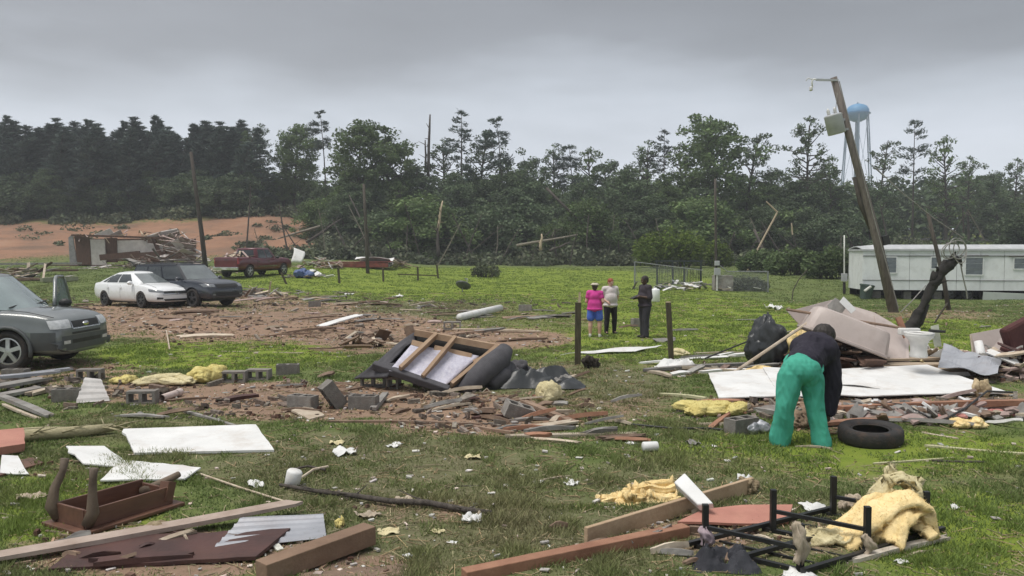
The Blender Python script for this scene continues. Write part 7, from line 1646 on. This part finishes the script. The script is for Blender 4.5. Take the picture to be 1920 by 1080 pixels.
# tyre on the ground
g = G(1632, 828); ty = empty('tyre', g); ty.scale = (.92, .92, .84); MB().lathe([(.22, .05), (.26, .02), (.36, .0), (.385, .04), (.39, .11), (.385, .18), (.36, .22), (.26, .205), (.22, .17), (.235, .16), (.30, .15), (.30, .07), (.235, .06)], 36, None, False).build('tread', TYRE, ty, True)
MB().tube([(math.cos(a) * .225, math.sin(a) * .225, .175) for a in [2 * PI * i / 30 for i in range(31)]], .012, 6, False).build('bead', TYRE, ty, True); ty.rotation_euler = (R(3), R(-2), 0); tag(ty, 'bare black tyre lying flat beside the bending person', 'tyre')
board(1745, 838, 1935, 854, .06, .03, mat('pale_green_wood', (.50, .48, .30)), 'long pale splinter in the grass at right edge'); board(1640, 870, 1780, 860, .03, .02, mat('pale_green_wood', (.50, .48, .30)), 'thin pale splinter in the grass right of tyre'); board(1755, 866, 1838, 868, .04, .03, BARK, 'short dark stick beside the thin pale splinter'); board(1730, 812, 1790, 822, .05, .02, PALEB, 'short pale lath right of tyre')
board(1555, 842, 1500, 838, .03, .02, PALEB, 'pale stick at the feet of the bending person')
# ---- foreground right
board(1098, 1022, 1410, 922, .14, .04, TAN, 'long new board standing on edge at lower right', 0, 0, 'long_board', edge=True, jag=0)
board(870, 1092, 1286, 1004, .10, .09, REDW, 'long reddish beam at the bottom right of centre', 0, 0, 'timber_beam', 'beam', jag=0)
warped([(1270, 992, .0), (1478, 984, .0), (1486, 962, .03), (1320, 968, .04)], 14, 6, .02, PINKW, 'salmon-pink board behind the black bed frame', .03, 41)
a, b = P(1276, 902, 6.85), P(1326, 952, 6.50); fw = MB().bar(a, b, .13, .10, up=(-.2, -.75, .62), jag=.05, rnd=random.Random(3), taper=.8)
tag(fw.build('foam_block', WHT, None, False, .012), 'white broken foam block leaning on the long new board', 'foam')
def batt(g, prof, wd, th, m, seed, parent, name='batt', rz=0.0):
    """a thick soft blanket folded along a profile of (x, z) and wd wide"""
    n = len(prof) - 1
    def fn(u, t):
        f = u * n; i = min(n - 1, int(f)); k = f - i; k = k * k * (3 - 2 * k) * .35 + k * .65
        x, z = lerp(prof[i][0], prof[i + 1][0], k), lerp(prof[i][1], prof[i + 1][1], k)
        y = (t - .5) * wd * (1 + .12 * mn.noise((u * 4 + seed, 0, 0))) + .04 * mn.noise((u * 3, t * 3, seed))
        q = Vector((x, y, z)); q += Vector((.035 * mn.noise((u * 6, t * 5, seed)), .02 * mn.noise((u * 9, t * 9, seed + 3)), .045 * mn.noise((u * 5, t * 4, seed + 7)) + .015 * mn.noise((u * 16, t * 14, seed))))
        e = (2 * abs(t - .5)) ** 4; q.z -= .05 * e; q.z = max(q.z, .0)
        return q
    o = MB().grid(fn, 46, 22, th).build(name, m, parent, True); o.rotation_euler = (0, 0, rz); return o
e = empty('insulation_pile', G(1660, 1010))
batt(None, [(-.42, .07), (-.30, .13), (-.16, .26), (0, .33), (.18, .35), (.30, .27), (.33, .10), (.24, .05)], .34, .09, INSUL, 1, e, rz=R(12))
batt(None, [(-.18, .08), (-.08, .20), (.06, .26), (.2, .27), (.32, .2), (.36, .06)], .30, .08, INSUL, 5, e, rz=R(38)).location = (.02, -.10, 0)
batt(None, [(-.2, .05), (-.12, .26), (.0, .42), (.12, .46), (.24, .38), (.28, .2), (.28, .04)], .2, .07, INSUL2, 9, e, rz=R(-8)).location = (.10, .22, 0)
batt(None, [(-.3, .03), (-.15, .07), (0, .08), (.18, .05)], .22, .05, INSUL2, 13, e, rz=R(-14)).location = (-.40, -.08, 0)
[fuzz(c, e) for c in list(e.children)]; tag(e, 'big folded heap of yellow insulation on the bed frame', 'insulation')
e = empty('insulation_pile', G(1195, 936))
batt(None, [(-.36, .03), (-.2, .05), (-.05, .09), (.1, .14), (.34, .15)], .16, .05, INSUL, 21, e, rz=R(6)); batt(None, [(-.22, .03), (-.05, .07), (.1, .08), (.34, .07)], .18, .05, INSUL, 24, e, rz=R(2)).location = (0, -.12, 0)
[fuzz(c, e) for c in list(e.children)]; tag(e, 'flat folded strip of yellow insulation left of white foam block', 'insulation')
bf = empty('bed_frame', G(1322, 1031)); o_ = Vector((0, 0, .0)); I_, J_ = Vector((.62, .37, 0)), Vector((.55, -.42, 0)); zl = Vector((0, 0, 1))
for i in range(3):
    for j in range(2):
        p = I_ * i + J_ * j; MB().bar(p, p + zl * .34, .042, .042, up=(0, 1, 0)).build('leg', BSTEEL, bf)
    p = I_ * i; MB().bar(p + zl * .17, p + J_ + zl * .17, .028, .028).build('stretcher', BSTEEL, bf); MB().bar(p - J_ * .12 + zl * .015, p + J_ * 1.12 + zl * .015, .035, .03).build('slat_bar', BSTEEL, bf)
for j in (-.1, .5, 1.1): MB().bar(J_ * j - I_ * .12 + zl * .046, J_ * j + I_ * 2.15 + zl * .046, .035, .03).build('side_rail', BSTEEL, bf)
for i in range(5): p = I_ * (.3 + i * .38); MB().bar(p - J_ * .08 + zl * .012, p + J_ * 1.08 + zl * .012, .02, .016).build('slat_bar', BSTEEL, bf)
tag(bf, 'upside-down black steel bed frame with six legs up', 'bed frame')
crumple(1356, 1060, 120, 46, mat('black_cloth', (.035, .037, .045), (.02, .02, .026), scale=7, rough=.8, bump=.4), 'dark crumpled cloth tangled in the left of the bed frame', 3, 'dark_cloth', 'cloth', .7)
def rag(px, py, top, wpx, m, label, seed):
    g = G(px, py); s_ = g.y / FPX; hh_ = (py - top) * s_; rr_ = random.Random(seed)
    def fn(u, t): a = u * 2 * PI; r_ = wpx * s_ / 2 * max(.12, .5 + .25 * math.sin(PI * t) + .75 * mn.noise((math.cos(a) * 2.4 + seed, math.sin(a) * 2.4, t * 3)) - .35 * max(0, t - .7) * 3); return Vector((math.cos(a) * r_ + .02 * math.sin(5 * t), math.sin(a) * r_, hh_ * (.2 + .8 * t + .22 * (1 - t) * mn.noise((math.cos(a) * 2 + seed, math.sin(a) * 2, 7)))))
    o = MB().grid(fn, 18, 14, .004).build('rag', m, None, True); o.location = g; tag(o, label, 'rag')
rag(1497, 1074, 975, 30, CLOTHB, 'beige rag hung over the nearest leg of bed frame', 3); rag(1627, 1046, 1000, 24, CLOTHB, 'torn pale rag around the right leg of bed frame', 5); rag(1324, 1032, 985, 30, mat('lilac_rag', (.42, .33, .36), (.3, .24, .27)), 'pinkish rag knotted round the left leg of bed frame', 8)
scrap(1497, 1082, 50, 16, WHT, 'white scrap at the foot of the nearest bed frame leg', 99)
board(1606, 1052, 1772, 1012, .055, .035, mat('flaking_white', (.58, .53, .46), (.36, .31, .25), scale=12, rough=.9), 'white flaking batten right of the bed frame')
board(1700, 1046, 1742, 1036, .02, .015, PALEB, 'small pale splinter below the white flaking batten')
lumps(1402, 925, 36, 36, mat('dead_leaves', (.2, .16, .11)), 'withered plant clump at the upper end of long new board', 104, 'plant_clump', 'plant', 4, .7); lumps(1590, 958, 40, 34, CLOTHB, 'brown cloth bundle behind the bed frame', 105, 'cloth_bundle', 'cloth', 3, .5)
board(1000, 905, 1070, 893, .02, .015, PALEB, 'thin pale twig at centre grass'); board(862, 912, 1110, 908, .02, .015, BARK, 'long dark twig across centre grass')
# ---------------------------------------------------------------- damp air: one even volume round everything
hz = MB().box((0, 320, 40), (1320, 800, 100)).build('haze', None); hm = bpy.data.materials.new('haze'); hm.use_nodes = True
hn = hm.node_tree; hn.nodes.clear(); ho = hn.nodes.new('ShaderNodeOutputMaterial'); hv = hn.nodes.new('ShaderNodeVolumePrincipled')
hv.inputs['Color'].default_value = (.86, .9, .95, 1); hv.inputs['Density'].default_value = 0.0009; hv.inputs['Anisotropy'].default_value = 0.2
hn.links.new(hv.outputs[0], ho.inputs['Volume']); hz.data.materials.append(hm)
tag(hz, 'thin grey haze in the damp air', 'haze', None, 'stuff')
